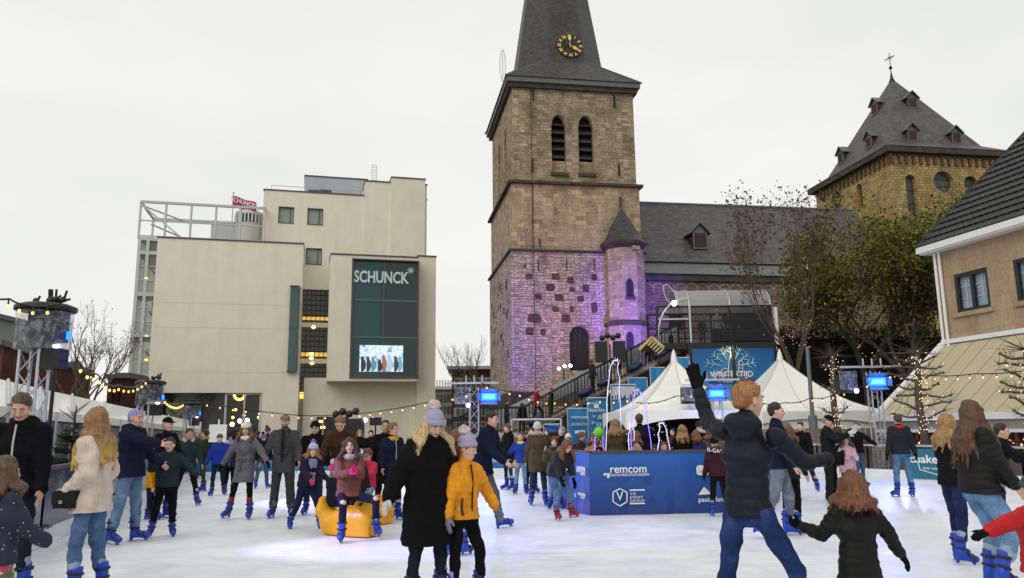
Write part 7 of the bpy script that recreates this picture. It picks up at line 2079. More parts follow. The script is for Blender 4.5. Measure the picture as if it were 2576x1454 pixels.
    if Y < 19 and not sp.get('hidehead'):
        for sg in (1, -1):
            mb = MB(); c = hd + hl * .031 * hs * sg + hf * .083 * hs + hu * .002 * hs; mb.sphere(c, (.0095 if Y < 9 else .012) * hs, 8, 6, (1, 1, .65)); mb.build('eye', M_EYEW if Y < 9 else M_EYE, root_)
            if Y < 9: mb = MB(); mb.sphere(c + hf * .0055 * hs, .006 * hs, 7, 5); mb.build('iris', M_EYE, root_)
            mb = MB(); p_ = hd + hl * .031 * hs * sg + hf * .088 * hs + hu * .028 * hs; mb.path([p_ - hl * .019 * hs * sg + hu * .0 * hs, p_ + hf * .003 * hs + hu * .005 * hs, p_ + hl * .018 * hs * sg - hf * .006 * hs], .0045 * hs, 5); mb.build('eyebrow', M_BROW, root_)
        mb = MB(); p_ = hd + hf * .0905 * hs - hu * .054 * hs; sm = sp.get('smile', 0) * .008 * hs
        mb.path([p_ - hl * .025 * hs - hf * .009 * hs + hu * sm, p_ - hl * .012 * hs, p_ + hf * .002 * hs, p_ + hl * .012 * hs, p_ + hl * .025 * hs - hf * .009 * hs + hu * sm], .0052 * hs, 5); mb.build('mouth', M_LIP, root_)
    nz = [(.0045 * S, 34 / S), (.003 * S, 61 / S)] if Y > 9 else [(.0075 * S, 21 / S), (.005 * S, 43 / S), (.002 * S, 92 / S)]
    # ---- trousers
    pc = sp.get('pants', (.02, .02, .025)); pk = sp.get('pk', 'wool'); pw = sp.get('pw', 1.0) * g
    t = SDF(); t.cone(J.pel + Vector((0, 0, -.02 * S)), J.pel + (J.wai - J.pel) * .5, .118 * g, .112 * g, .04, Lf, 1.35)
    for n_ in 'LR':
        h_, k_, a_ = [getattr(J, x + n_) for x in ('hip', 'kn', 'an')]; end = a_ + (k_ - a_).normalized() * sp.get('hem', .15 if skt else .0) * S
        t.cone(h_, k_, .090 * pw, .065 * pw, .03); t.cone(k_, end, .065 * pw, .056 * pw * sp.get('flare', 1), .02)
        t.cut(end + Vector((0, 0, -9)), Vector((0, 0, 1))) if 0 else None
    t.noise = [(x * .9, y) for x, y in nz]
    tr = mesh_obj('trousers', t.mesh(vox), patmat(*sp['ppat']) if sp.get('ppat') else cloth(pc, pk), root_)
    if sp.get('cuffs'):
        for n_ in 'LR': c = SDF(); k_, a_ = getattr(J, 'kn' + n_), getattr(J, 'an' + n_); d_ = (k_ - a_).normalized(); p_ = a_ + d_ * sp.get('hem', .15) * S; c.cone(p_ - d_ * .015 * S, p_ + d_ * .035 * S, .064 * pw, .064 * pw); mesh_obj('cuff', c.mesh(vox), cloth(sp['cuffs'], 'wool'), root_)
    if sp.get('knees'):
        for n_ in 'LR':
            k_ = getattr(J, 'kn' + n_); mb = MB(); p_ = k_ + J.F * .02 * S + Vector((0, 0, .022 * S)); mb.sphere(p_, .052 * S, 10, 7); mb.build('bare_knee', skinmat(tone), root_)
    # ---- jacket / coat
    jc = sp.get('jacket', (.02, .02, .025)); jk = sp.get('jk', 'wool'); th = sp.get('th', .022) * S; q = None
    L_ = max(.05, sp.get('coat', .05))      # hem distance below the pelvis
    j = SDF(); quilt = (.012 * S, 1) if jk == 'puffer' else None
    def qn(L): return ((.013 if Y < 9 else .010) * S, max(1, round(L / (.075 * S)))) if jk == 'puffer' else None
    hem = J.pel - Vector((0, 0, 1)) * (max(L_, -.06) * S) if L_ > -.06 else J.pel + (J.wai - J.pel) * .3
    j.cone(J.pel, J.wai, .112 * g + th, .098 * g + th, .04, Lf, 1.33, q=qn(.14 * S)); j.cone(J.wai, J.che, .098 * g + th, .108 * g + th, .04, Lt, 1.34, q=qn(.22 * S)); j.cone(J.che, J.nk - U * .055 * S, .108 * g + th, .066 * g + th * .7, .04, Lt, 1.5)
    if L_ > 0: kv = (J.knL + J.knR) / 2; d_ = (Vector((kv.x, kv.y, 0)) - Vector((J.pel.x, J.pel.y, 0))) * min(1, L_ / .42) * .8; hem = J.pel - Vector((0, 0, L_ * S)) + d_; fl = sp.get('flarec', 1.15); j.cone(J.pel, hem - Vector((0, 0, .03 * S)), .115 * g + th, (.118 * g + th) * fl, .03, Lf, 1.3, q=qn(L_ * S)); j.cut(hem, Vector((0, 0, -1)))
    for n_ in 'LR':
        s_, e_, w_ = [getattr(J, x + n_) for x in ('sh', 'el', 'wr')]; ta = th * .8
        j.cone(s_ - U * .01 * S, e_, .056 * g + ta, .046 * g + ta, .04, q=qn(.28 * S)); j.cone(e_, w_ - getattr(J, 'fd' + n_) * .008 * S, .046 * g + ta, .036 * g + ta * .8, .02, q=qn(.25 * S))
    j.cone(J.nk - U * .06 * S, J.nk + U * sp.get('collar', .02) * S, .068 * g + th * .3, .060 * g + th * .2, .025)
    if sp.get('hoodd'): j.cone(J.nk - J.Ft * .075 * S - Lt * .07 * S, J.nk - J.Ft * .075 * S + Lt * .07 * S, .055 * S, .055 * S, .04); j.cone(J.nk - J.Ft * .09 * S - U * .06 * S, J.nk - J.Ft * .08 * S, .05 * S, .06 * S, .05, Lt, 1.5)
    if hat and hat[0] == 'hood': j.ell(hd + hu * .02 * hs - hf * .02 * hs, Mh, (.098 * hs, .112 * hs, .118 * hs), .03); j.ell(hd + hf * .095 * hs - hu * .03 * hs, Mh, (.066 * hs, .075 * hs, .095 * hs), .01, True)
    j.noise = nz if jk != 'puffer' else [(x * .6, y) for x, y in nz]
    jm = patmat(*sp['jpat']) if sp.get('jpat') else cloth(jc, jk)
    jo = mesh_obj(sp.get('jname', 'coat' if L_ > .12 else 'jacket'), j.mesh(vox), jm, root_)
    if Y < 16:
        mb = MB(); c0 = J.nk - U * .05 * S; fr = J.Ft
        if sp.get('zip'):
            P_ = []; bot = hem if L_ > 0 else J.pel + (J.wai - J.pel) * 0
            for k in range(9):
                f_ = k / 8; p_ = (J.nk - U * .02 * S).lerp(J.che, min(1, f_ * 2)) if f_ < .5 else J.che.lerp(J.pel + U * .0, (f_ - .5) * 2); r_ = ((.07 * g) + (.108 * g - .07 * g) * min(1, f_ * 2.4)) + th + .004 * S; P_.append(p_ + fr * r_)
            mb.path(P_, .009 * S, 5); mb.build('zip', cloth(sp['zip'], 'wool'), jo)
    # fur or knitted collar, scarf
    if sp.get('fur'):
        c = SDF()
        for k in range(9): a = math.radians(-130 + 260 * k / 8); p_ = J.nk - J.Ft * math.cos(a) * .085 * S + Lt * math.sin(a) * .10 * S + U * (.01 + .03 * math.cos(a)) * S; c.cone(p_, p_ + U * .005, .042 * S, .042 * S, .02)
        c.noise = [(.008, 90), (.006, 150)]; mesh_obj('fur_trim', c.mesh(min(vox, .014)), cloth(sp['fur'], 'fur'), root_)
    if sp.get('scarf'):
        c = SDF(); n_k = 10
        for k in range(n_k): a, a2 = 2 * math.pi * k / n_k, 2 * math.pi * (k + 1) / n_k; P2 = lambda a: J.nk - U * .018 * S + J.Ft * (math.cos(a) * .078 + .01) * S + Lt * math.sin(a) * .082 * S; c.cone(P2(a), P2(a2), .030 * S, .030 * S, .02, U, 1.3)
        if sp.get('tails'):
            for sg in (-1, 1): p_ = J.nk + J.Ft * .10 * S + Lt * .05 * S * sg; c.cone(p_, J.wai + J.Ft * (.125 * g + th) + Lt * .055 * S * sg, .022 * S, .022 * S, .02, Lt, 2.2)
        c.noise = nz; mesh_obj('scarf', c.mesh(vox), cloth(sp['scarf'], sp.get('sck', 'knit')), root_)
    # gloves
    for n_ in 'LR':
        gc = sp.get('gl')
        if gc:
            w_, fd, wd, hn, curl = getattr(J, 'hand' + n_); c = SDF(); c.cone(w_ - fd * .04 * S, w_ + fd * .02 * S, .036 * S, .028 * S, .02); c.cone(w_ + fd * .01 * S, w_ + fd * .078 * S, .027 * S, .028 * S, .012, wd, 1.6); rf = max(.0135 * S, vox * .4)
            for (o_, L_f) in ((.032, .074), (.011, .084), (-.011, .078), (-.031, .062)):
                p0 = w_ + fd * .085 * S + wd * o_ * S; spd = wd * o_ * sp.get('spread', 3.0); c1, c2 = curl * .5, curl * 1.3
                d1 = (fd * math.cos(c1) - hn * math.sin(c1) + spd * .6).normalized(); d2 = (fd * math.cos(c2) - hn * math.sin(c2) + spd * .5).normalized(); p1 = p0 + d1 * L_f * .5 * S
                c.cone(p0, p1, rf, rf, .006); c.cone(p1, p1 + d2 * L_f * .55 * S, rf, rf * .85, .006)
            t0 = w_ + fd * .03 * S + wd * .03 * S; td = (fd * .62 + wd * .7 - hn * .25).normalized(); t1 = t0 + td * .047 * S; c.cone(t0, t1, rf * 1.2, rf * 1.1, .01); c.cone(t1, t1 + (td * .6 + fd * .5).normalized() * .036 * S, rf * 1.1, rf * .9, .006)
            mesh_obj('glove', c.mesh(min(vox, max(.006, vox * .6))), cloth(gc, sp.get('glk', 'knit')), root_)
    # hair
    ht = sp.get('hair', ('short', HB)); hm = hairmat(ht[1], sp.get('tip')) if len(ht) > 1 else None
    if ht[0] != 'bald':
        c = SDF(); rr_ = random.Random(int(u * 7 + vt)); big = .006 if ht[0] == 'short' else .014
        c.ell(hd + hu * .032 * hs - hf * .018 * hs, Mh, ((.074 + big) * hs, (.094 + big) * hs, (.092 + big + .002) * hs), .02)
        if ht[0] == 'short':
            c.cone(hd - hf * .075 * hs - hu * .035 * hs, hd - hf * .06 * hs + hu * .05 * hs, .03 * hs, .04 * hs, .03, hl, 1.6)
            c.ell(hd + hf * .082 * hs - hu * .040 * hs, Mh, (.090 * hs, .085 * hs, .112 * hs), .01, True); c.cut(hd - hu * .075 * hs, -hu)
            for k in range(0 if hat else 26): a = rr_.uniform(0, 6.28); e_ = rr_.uniform(.2, 1.2); d_ = (hl * math.cos(a) * math.cos(e_) + hf * math.sin(a) * math.cos(e_) + hu * math.sin(e_)); p_ = hd + hu * .03 * hs + d_ * .088 * hs; (c.cone(p_, p_ + d_ * .010 * hs + hu * .006 * hs, .014 * hs, .006 * hs, .01) if d_.dot(hf) < .45 else None)
        elif ht[0] in ('pony', 'bun'):
            c.ell(hd + hf * .085 * hs - hu * .035 * hs, Mh, (.075 * hs, .09 * hs, .100 * hs), .01, True); c.cut(hd - hu * .08 * hs, -hu)
            p_ = hd - hf * .11 * hs + hu * .03 * hs
            if ht[0] == 'bun': c.ell(p_, Mh, (.04 * hs,) * 3, .02)
            else: c.cone(p_, p_ - hf * .05 * hs - hu * .06 * hs, .03 * hs, .032 * hs, .02); c.cone(p_ - hf * .05 * hs - hu * .06 * hs, p_ - hf * .03 * hs - hu * .24 * hs, .032 * hs, .012 * hs, .02)
        else:   # long, strands of uneven length falling behind and beside the face
            Ln = ht[2] if len(ht) > 2 else .28; wav = ht[3] if len(ht) > 3 else .012
            c.ell(hd + hf * .098 * hs - hu * .035 * hs, Mh, (.062 * hs, .07 * hs, .102 * hs), .01, True)
            nk_ = 22 if Y < 10 else 14; strands = []
            for k in range(nk_):
                a = math.radians(-112 + 224 * k / (nk_ - 1)); d_ = -hf * math.cos(a) + hl * math.sin(a); p_ = hd + d_ * .078 * hs + hu * .03 * hs; L1 = Ln * rr_.uniform(.8, 1.1) * S
                if sp.get('hside') and math.sin(a) * sp['hside'] < -.2 and abs(a) > 1.2: continue
                dn_ = Vector((0, 0, -1)); out = d_ * (.035 * S + th * .9); q1 = hd + d_ * .088 * hs - hu * .07 * hs
                back = (-J.Ft * .035 * S if math.cos(a) > .2 else J.Ft * .045 * S)
                q2 = q1 + dn_ * L1 * .45 + out * .9 + back * .8 + Lt * rr_.uniform(-wav, wav); q3 = q1 + dn_ * L1 + out * 1.1 + back + Lt * rr_.uniform(-wav, wav) * 2
                r0 = (.030 if Y < 10 else .036) * hs; strands.append((p_, q1, q2, q3, r0)); c.cone(p_, q1, r0, r0, .02); c.cone(q1, q2, r0, r0 * .9, .015); c.cone(q2, q3, r0 * .9, r0 * .35, .015)
        c.noise = [(.003 * S, 70), (.002 * S, 130)] if ht[0] == 'short' else [(.005 * S, 48), (.003 * S, 90)]
        ho_ = mesh_obj('hair', c.mesh(min(vox, .013)), hm, root_)
        if Y < 9 and not (ht[0] == 'short' and hat):
            fl = MB(); f_ = lambda s: Vector((rr_.gauss(0, s), rr_.gauss(0, s), rr_.gauss(0, s)))
            if ht[0] == 'long':
                for (p1, p2, p3, p4, rr0) in strands:
                    for _ in range(13): o_ = f_(1).normalized() * rr0 * 1.04; w1 = f_(.004); fl.path([p1 + o_, p2 + o_ + w1, p2.lerp(p3, .5) + o_ * 1.05 - w1, p3 + o_ * 1.0 + f_(.006), p4 + o_ * .7 + f_(.014)], .0016, 3, .0006)
            else:
                for _ in range(420):
                    a = rr_.uniform(0, 6.28); e_ = rr_.uniform(-.3, 1.5); d_ = (hl * math.cos(a) * math.cos(e_) + hf * math.sin(a) * math.cos(e_) + hu * math.sin(e_)); p_ = hd + hu * .032 * hs - hf * .018 * hs + hl * d_.dot(hl) * .079 * hs + hf * d_.dot(hf) * .099 * hs + hu * d_.dot(hu) * .099 * hs
                    if d_.dot(hf) > .45 and d_.dot(hu) < .55: continue
                    fl.path([p_, p_ + (d_ * .5 - hf * .4 - hu * .5 + f_(.35)).normalized() * .018 * hs], .0018, 3, .0006)
            tag(fl.build('loose_hair', hm, ho_), kind='stuff')
    if sp.get('beard'):
        c = SDF(); c.ell(hd - hu * .07 * hs + hf * .045 * hs, Mh, (.058 * hs, .056 * hs, .05 * hs), .02); c.ell(hd + hf * .10 * hs - hu * .035 * hs, Mh, (.035 * hs, .05 * hs, .034 * hs), .01, True); mesh_obj('beard', c.mesh(min(vox, .011)), hairmat(sp['beard']), root_)
    # hats
    if hat and hat[0] in ('beanie', 'pom', 'cap', 'flat'):
        c = SDF(); hc_ = hat[1]; up = (hu - hf * .28).normalized(); o_ = hd + hu * .048 * hs - hf * .012 * hs
        if hat[0] in ('beanie', 'pom'):
            c.ell(hd + hu * .052 * hs - hf * .02 * hs, (hl, (hf + hu * .25).normalized(), up), (.094 * hs, .106 * hs, .108 * hs), .02); c.cut(hd + hu * .028 * hs - hf * .01 * hs, -up)
            c.noise = [(.0025, 60)]
            ho = mesh_obj('beanie', c.mesh(min(vox, .012)), (patmat(*sp['hpat']) if sp.get('hpat') else cloth(hc_, 'knit')), root_)
            mb = MB(); ctr = hd + hu * .036 * hs - hf * .014 * hs; mfr = (hf - up * hf.dot(up)).normalized(); ml = up.cross(mfr)
            prof = [(ctr + mfr * (.103 * math.cos(a)) * hs + ml * (.092 * math.sin(a)) * hs) for a in [2 * math.pi * k / 22 for k in range(22)]]
            c = SDF()
            for k in range(22): c.cone(prof[k], prof[(k + 1) % 22], .0135 * hs, .0135 * hs, .005, up, 1.9)
            mesh_obj('turn_up', c.mesh(min(vox, .010)), (patmat(*sp['hpat']) if sp.get('hpat') else cloth(hc_, 'knit')), ho)
            if hat[0] == 'pom':
                pcx = hd + up * .175 * hs - hf * .035 * hs; pr_ = (hat[3] if len(hat) > 3 else .05) * hs; c = SDF(); c.ell(pcx, Mh, (pr_,) * 3, .01); c.noise = [(.006, 95), (.005, 170)]
                mesh_obj('pompom', c.mesh(min(vox, .009)), cloth(hat[2], 'fur'), ho)
        else:
            flat = hat[0] == 'flat'
            c.ell(hd + hu * (.05 if not flat else .062) * hs - hf * (.012 if not flat else -.0) * hs, Mh, (.090 * hs, (.104 if not flat else .118) * hs, (.095 if not flat else .066) * hs), .02); c.cut(hd + hu * .04 * hs, -(hu + hf * .12).normalized())
            ho = mesh_obj('cap', c.mesh(min(vox, .011)), cloth(hc_, 'wool'), root_)
            c = SDF(); c.cone(hd + hu * .052 * hs + hf * .075 * hs, hd + hu * (.038) * hs + hf * (.155 if not flat else .13) * hs, .012 * hs, .008 * hs, .01, hl, 6.0); mesh_obj('visor', c.mesh(min(vox, .009)), cloth(hc_, 'wool'), ho)
    if sp.get('glasses'):
        mb = MB()
        for sg in (1, -1):
            c = hd + hl * .032 * hs * sg + hf * .100 * hs + hu * .002 * hs; mb.path([c + (hl * math.cos(a) * .022 + hu * math.sin(a) * .017) * hs for a in [2 * math.pi * k / 12 for k in range(13)]], .0028 * hs, 4); mb.tube(c + hl * .022 * hs * sg, hd + hl * .078 * hs * sg + hu * .005 * hs, .0025 * hs, n=4)
        mb.tube(hd + hl * .01 * hs + hf * .102 * hs + hu * .004 * hs, hd - hl * .01 * hs + hf * .102 * hs + hu * .004 * hs, .0028 * hs, n=4); mb.build('glasses', M_BLACK, root_)
    # feet
    for n_ in 'LR':
        a_, up, ff = getattr(J, 'an' + n_), getattr(J, 'fu' + n_), getattr(J, 'ff' + n_); x_ = ff.cross(up).normalized()
        if skt:
            Mw = Matrix(((x_.x * S, ff.x * S, up.x * S, a_.x), (x_.y * S, ff.y * S, up.y * S, a_.y), (x_.z * S, ff.z * S, up.z * S, a_.z), (0, 0, 0, 1)))
            skate_copy(skt, root_, Mw, S)
        elif Y < 45:
            c = SDF(); c.cone(a_ - up * .035 * S - ff * .02 * S, a_ + ff * .15 * S - up * .055 * S, .048 * S, .036 * S, .02, x_, 1.1); c.cone(a_, a_ + up * .06 * S, .05 * S, .055 * S, .02)
            mesh_obj('shoe', c.mesh(vox), cloth(sp.get('shoe', (.015, .014, .014)), 'wool'), root_)
    J.S, J.root, J.g, J.th = S, root_, g, th
    PEOPLE.append((label[:34], round(S * 1.75, 2), round(Y, 1)))
    return J
BK = (.007, .007, .009); NV = (.012, .018, .042); JN = (.085, .16, .30); JL = (.16, .27, .42); JD = (.02, .04, .11); OL = (.075, .055, .03); GY = (.11, .11, .12); LIL = (.42, .41, .58)
# --- foreground left
person(52, 992, 'smiling young man in black hooded jacket beside the left barrier', 12, Y=7.9, head=(5, 28), jacket=BK, th=.032, coat=.08, hoodd=1, pants=(.014, .02, .035), hair=('short', (.09, .055, .03)), smile=1, aL=(5, 8, 15), aR=(5, 10, 15), zip=(.5, .5, .5), girth=1.0)
J = person(18, 1148, 'small child in speckled navy coat and floral trousers at bottom left', 150, Y=5.7, kid=.65, jpat=((.014, .02, .045), (.5, .5, .55), 26, .12), th=.03, coat=.06, ppat=((.50, .44, .34), (.45, .04, .07), 11, .32, .05, (.10, .13, .05)), hair=('long', (.10, .055, .03), .12), aL=(5, 10, 15), aR=(25, 8, 30), gl=(.6, .6, .62), scarf=(.75, .06, .12), sck='wool', pw=1.15)
J = person(238, 1025, 'young woman in pale pink coat with long ombre hair facing left', -92, Y=7.9, fem=1, jacket=(.60, .50, .43), jk='puffer2', th=.04, coat=.16, flarec=1.12, pants=JN, pk='denim', pw=.98, hair=('long', (.27, .14, .06), .40), tip=(.50, .33, .07), head=(0, 8), aL=(-14, 8, 62), aR=(-14, 10, 62), collar=.05, lR=(-3, 3, 6), lL=(6, 3, 6))
bagp = (J.wrR + J.wrL) / 2
bg = root('handbag', bagp, 'black flap handbag with silver clasp held by the pale coat woman', 'bag')
mb = MB(); c = J.pel + Vector((-.13, -.20, -.03)); mb.box(c, (.22, .09, .16), -.15); mb.box(c + Vector((0, -.005, .012)), (.23, .105, .11), -.15); mb.build('bag_body', cloth((.008, .008, .008), 'puffer'), bg)
mb = MB(); mb.box(c + Vector((-.02, -.065, -.02)), (.035, .01, .03), -.15); mb.build('clasp', M_ALU, bg)
mb = MB(); mb.path([c + Vector((.06, 0, .07)), J.wai + Vector((-.13, -.02, .1)), J.che + Vector((-.12, 0, .1))], .008, 5); mb.build('strap', M_BLACK, bg)
J = person(345, 1028, 'grey haired man in navy jacket and jeans reaching right', 84, vf=1366, jacket=(.010, .012, .03), th=.04, coat=.10, hoodd=1, pants=(.13, .21, .33), pk='denim', pw=1.1, hair=('short', (.26, .28, .55)), head=(-8, 5), aL=(22, 6, 30), aR=(68, 5, 14), lL=(4, 5, 3), lR=(-6, 6, 3), hem=.10, girth=1.08)
person(424, 1049, 'older man in black baseball cap turned right', 70, vf=1305, jacket=BK, th=.03, coat=.05, pants=BK, hat=('cap', BK), hair=('short', HG), aL=(15, 10, 25), aR=(10, 10, 20))
person(428, 1100, 'boy in dark grey green hooded top stretching one arm down right', 20, vf=1350, kid=.35, jacket=(.020, .032, .036), th=.03, hoodd=1, pants=BK, hair=('short', HD), head=(-10, 5), aL=(25, 42, 5), aR=(40, 22, 100), curlL=.9, lR=(6, 10, 10), lL=(-2, 2, 10))
person(478, 1077, 'boy in dark teal jacket with grey hood lining', 30, vf=1272, kid=.15, tone=1, jacket=(.018, .034, .036), th=.03, pants=BK, hair=('short', HD), fur=(.45, .47, .46), aL=(8, 14, 20), aR=(5, 20, 15), lL=(18, 10, 8), lR=(-10, 12, 10), head=(12, 8))
person(516, 1081, 'dark haired woman in olive fur hooded jacket looking left', -62, vf=1236, fem=1, jacket=(.03, .028, .018), pants=(.03, .04, .035), hair=('bun', HD), fur=(.35, .30, .20), aL=(10, 8, 30), coat=.02)
person(552, 1093, 'boy in bright blue jacket looking down at the ice', 8, vf=1246, kid=.3, jacket=(.014, .035, .26), th=.035, pants=NV, hair=('short', HB), head=(0, 32), aL=(8, 16, 10), aR=(8, 16, 10), gl=BK, lR=(14, 4, 20), lL=(-6, 3, 20))
person(583, 1100, 'child in lilac knitted hat behind the grey coat woman', 175, vf=1243, kid=.4, jacket=(.02, .02, .04), pants=BK, hat=('pom', (.30, .24, .62), (.35, .3, .6)), fur=(.35, .3, .6), aR=(10, 30, 10))
J = person(620, 1060, 'smiling woman in grey belted coat and white cable knit hat', -4, vf=1306, fem=1, jacket=(.125, .125, .145), th=.026, coat=.30, flarec=1.12, pants=BK, pw=.9, hem=.2, cuffs=(.22, .03, .06), hat=('beanie', (.72, .70, .66)), hair=('long', (.13, .06, .03), .16), scarf=(.75, .74, .74), tails=0, smile=1, aL=(6, 38, 18), aR=(-6, 34, 8), gl=BK, lL=(0, 2, 2), lR=(4, 13, 4), head=(4, 8))
mb = MB(); r0 = .125 * J.g + J.th
for k in range(16): a, a2 = 2 * math.pi * k / 16, 2 * math.pi * (k + 1) / 16; w_ = J.wai + Vector((0, 0, -.02)); mb.bar(w_ + J.Lt * r0 * 1.22 * math.cos(a) + J.Ft * r0 * .92 * math.sin(a), w_ + J.Lt * r0 * 1.22 * math.cos(a2) + J.Ft * r0 * .92 * math.sin(a2), .012, .045)
mb.bar(J.wai + J.Ft * (r0 + .01) - J.Lt * .02, J.wai + J.Ft * (r0 + .02) - J.Lt * .06 - Vector((0, 0, .22)), .01, .04); mb.build('belt', cloth((.09, .09, .105), 'wool'), J.root)
mb = MB()
for sg in (1, -1): a, b_, c = J.nk + J.Lt * .05 * sg + J.Ft * .09, J.che + J.Ft * (.125 * J.g + J.th) + J.Lt * .15 * sg, J.wai + J.Ft * (.12 * J.g + J.th + .006) + J.Lt * .01 * sg + Vector((0, 0, .05)); ext(mb, [a, b_, c], J.Ft, .014)
mb.build('lapel', cloth((.10, .10, .118), 'wool'), J.root)
J = person(718, 1041, 'bearded man in flat cap, grey blazer and long grey scarf', 6, vf=1302, jacket=(.065, .065, .07), th=.03, coat=.20, flarec=1.0, pants=(.042, .045, .045), pw=1.12, flare=1.15, hem=.10, cuffs=(.12, .12, .12), hat=('flat', (.20, .17, .12)), hair=('short', (.06, .05, .05)), beard=(.14, .12, .11), scarf=(.075, .068, .062), sck='fur', tails=1, aL=(-4, 14, 38), aR=(2, 22, 16), gl=None, lL=(2, 5, 3), lR=(0, 5, 3), girth=1.05)
mb = MB(); P_ = [J.nk + J.Ft * .09 * J.S, J.che + J.Ft * (.112 * J.g + J.th), J.wai + J.Ft * (.105 * J.g + J.th + .004), J.pel + J.Ft * (.12 * J.g + J.th)]
for a, b_ in zip(P_, P_[1:]): mb.bar(a, b_, .15, .02)
mb.build('jumper_front', cloth((.016, .02, .032), 'wool'), J.root)
person(793, 1058, 'man in black beanie and glasses behind the flat cap man', 5, Y=15.8, jacket=BK, th=.035, coat=.05, pants=(.02, .03, .05), hat=('beanie', BK), hair=('bald',), glasses=1, aL=(5, 15, 10), aR=(5, 14, 10), girth=1.1)
person(664, 1084, 'skater in dark jacket and striped bobble hat seen from behind', 178, vf=1229, jacket=BK, th=.04, pants=(.05, .085, .12), pk='denim', pw=1.1, hat=('pom', (.14, .15, .28), BK), hair=('bald',), lL=(0, 7, 3), lR=(4, 6, 3), hidehead=1)
person(675, 1068, 'spectator in knitted bobble hat beyond the far barrier', 160, Y=29.5, jacket=NV, pants=BK, hat=('pom', (.12, .06, .12), (.05, .03, .05)), hair=('bald',), skates=None)
J = person(790, 1104, 'girl in patterned lilac bobble hat and navy coat pushing the seal', 40, vf=1330, kid=.35, fem=1, lean=24, jacket=(.018, .015, .035), th=.034, coat=.05, pants=(.012, .02, .06), hat=('pom', (.36, .33, .52), (.24, .22, .40)), hpat=((.42, .40, .60), (.16, .14, .40), 24, .3), hair=('long', HAB, .1), scarf=(.30, .30, .44), tails=1, smile=1, head=(-18, -8), aL=(52, 4, 38), aR=(50, 4, 40), gl=(.62, .05, .16), lL=(28, 8, 18), lR=(-14, 8, 18))
person(855, 1083, 'man in dark brown jumper bending forward over the seal', 4, Y=14.2, lean=30, jacket=(.055, .028, .014), th=.028, jk='wool', pants=BK, hair=('short', HAB), head=(0, 22), aL=(32, 16, 10), aR=(34, 18, 10), S=1.06)
# --- seal group
def seal(u, v, Y, yaw, label, s=1.0):
    c = at(u, v, Y); c = Vector((c.x, Y, 0)); a = math.radians(yaw); f = Vector((math.sin(a), -math.cos(a), 0)); l = Vector((-f.y, f.x, 0)); Z = Vector((0, 0, 1))
    r = SDF(); P = lambda x, y, z: c + f * x * s + l * y * s + Z * z * s
    r.cone(P(.40, 0, .26), P(.10, 0, .30), .24 * s, .26 * s, .06, l, 1.0); r.cone(P(.10, 0, .28), P(-.45, 0, .22), .26 * s, .20 * s, .08, l, 1.0); r.cone(P(-.45, 0, .2), P(-.62, 0, .42), .17 * s, .12 * s, .08, l, 1.5); r.cone(P(-.62, 0, .42), P(-.66, 0, .60), .12 * s, .07 * s, .06, l, 2.0)
    r.cone(P(.40, 0, .40), P(.42, 0, .50), .17 * s, .12 * s, .06, l, 1.15); r.cone(P(.1, -.0, .1), P(-.4, 0, .1), .24 * s, .2 * s, .05, l, 1.05); r.cone(P(.45, 0, .08), P(.2, 0, .08), .2 * s, .22 * s, .05)
    r.ell(P(.66, 0, .10), (f, l, Z), (.16 * s, .17 * s, .20 * s), .02, True); r.ell(P(.12, 0, .60), (f, l, Z), (.2 * s, .4 * s, .12 * s), .05, True)
    r.cut(c + Z * .012, -Z)
    o = mesh_obj('ice_seal', r.mesh(.014), mat('yellow_plastic', (.78, .36, .012), .35, var=.06, nscale=3, bmp=.03), None, c); tag(o, label, 'skating aid')
    mb = MB(); mb.path([P(.22, -.12, .50), P(.24, -.12, .60), P(.24, .12, .60), P(.22, .12, .50)], .022 * s, 8); mb.build('handle', mat('yellow_plastic', (.78, .36, .012), .35), o)
    return o
seal(882, 1335, 12.55, 58, 'big yellow plastic seal sledge under the seated woman', .86)
seal(928, 1290, 14.2, 60, 'second yellow seal sledge behind, under the child in pink', .78)
J = person(876, 1162, 'smiling long haired woman in brown coat sitting on the yellow seal', 16, Y=11.95, S=.97, fem=1, vf=None, jacket=(.16, .062, .045), th=.026, coat=-.02, pants=(.013, .014, .03), pw=.95, hem=.16, knees=1, hair=('long', (.045, .018, .012), .20, .03), smile=1, head=(-4, 4), scarf=(.42, .36, .40), sck='wool', aL=(30, 2, 76, 20), aR=(36, 0, 66, 35), gl=(.62, .03, .16), lL=(74, 44, 84), lR=(74, 2, 78), lean=-4)
person(843, 1180, 'toddler in pink polka dot bobble hat riding at the seal tail', 150, Y=12.75, S=.62, kid=1, jacket=(.012, .012, .02), th=.03, pants=(.012, .012, .02), hat=('pom', (.55, .02, .15), (.75, .7, .75)), hpat=((.55, .015, .16), (.75, .65, .72), 13, .27), hair=('bald',), fur=(.28, .24, .26), aL=(45, 10, 20), aR=(45, 10, 20), lL=(55, 32, 60), lR=(40, 38, 40), skates=None, shoe=(.02, .45, .65), hidehead=1, z0=.12)
person(922, 1155, 'little girl with glasses in raspberry jacket seated on the second seal', -22, Y=14.0, S=.72, kid=.9, jacket=(.50, .025, .075), th=.03, coat=.03, jk='puffer', pants=JL, pk='denim', hair=('bun', HR), glasses=1, head=(0, 18), aL=(45, 5, 40), aR=(45, 5, 40), lL=(60, 18, 62), lR=(60, 15, 62), collar=.05, z0=.12)
person(902, 1190, 'small brown haired boy hidden between the two seals', 170, Y=13.4, S=.62, kid=1, jacket=(.03, .02, .02), hair=('short', (.14, .07, .03)), z0=.1)
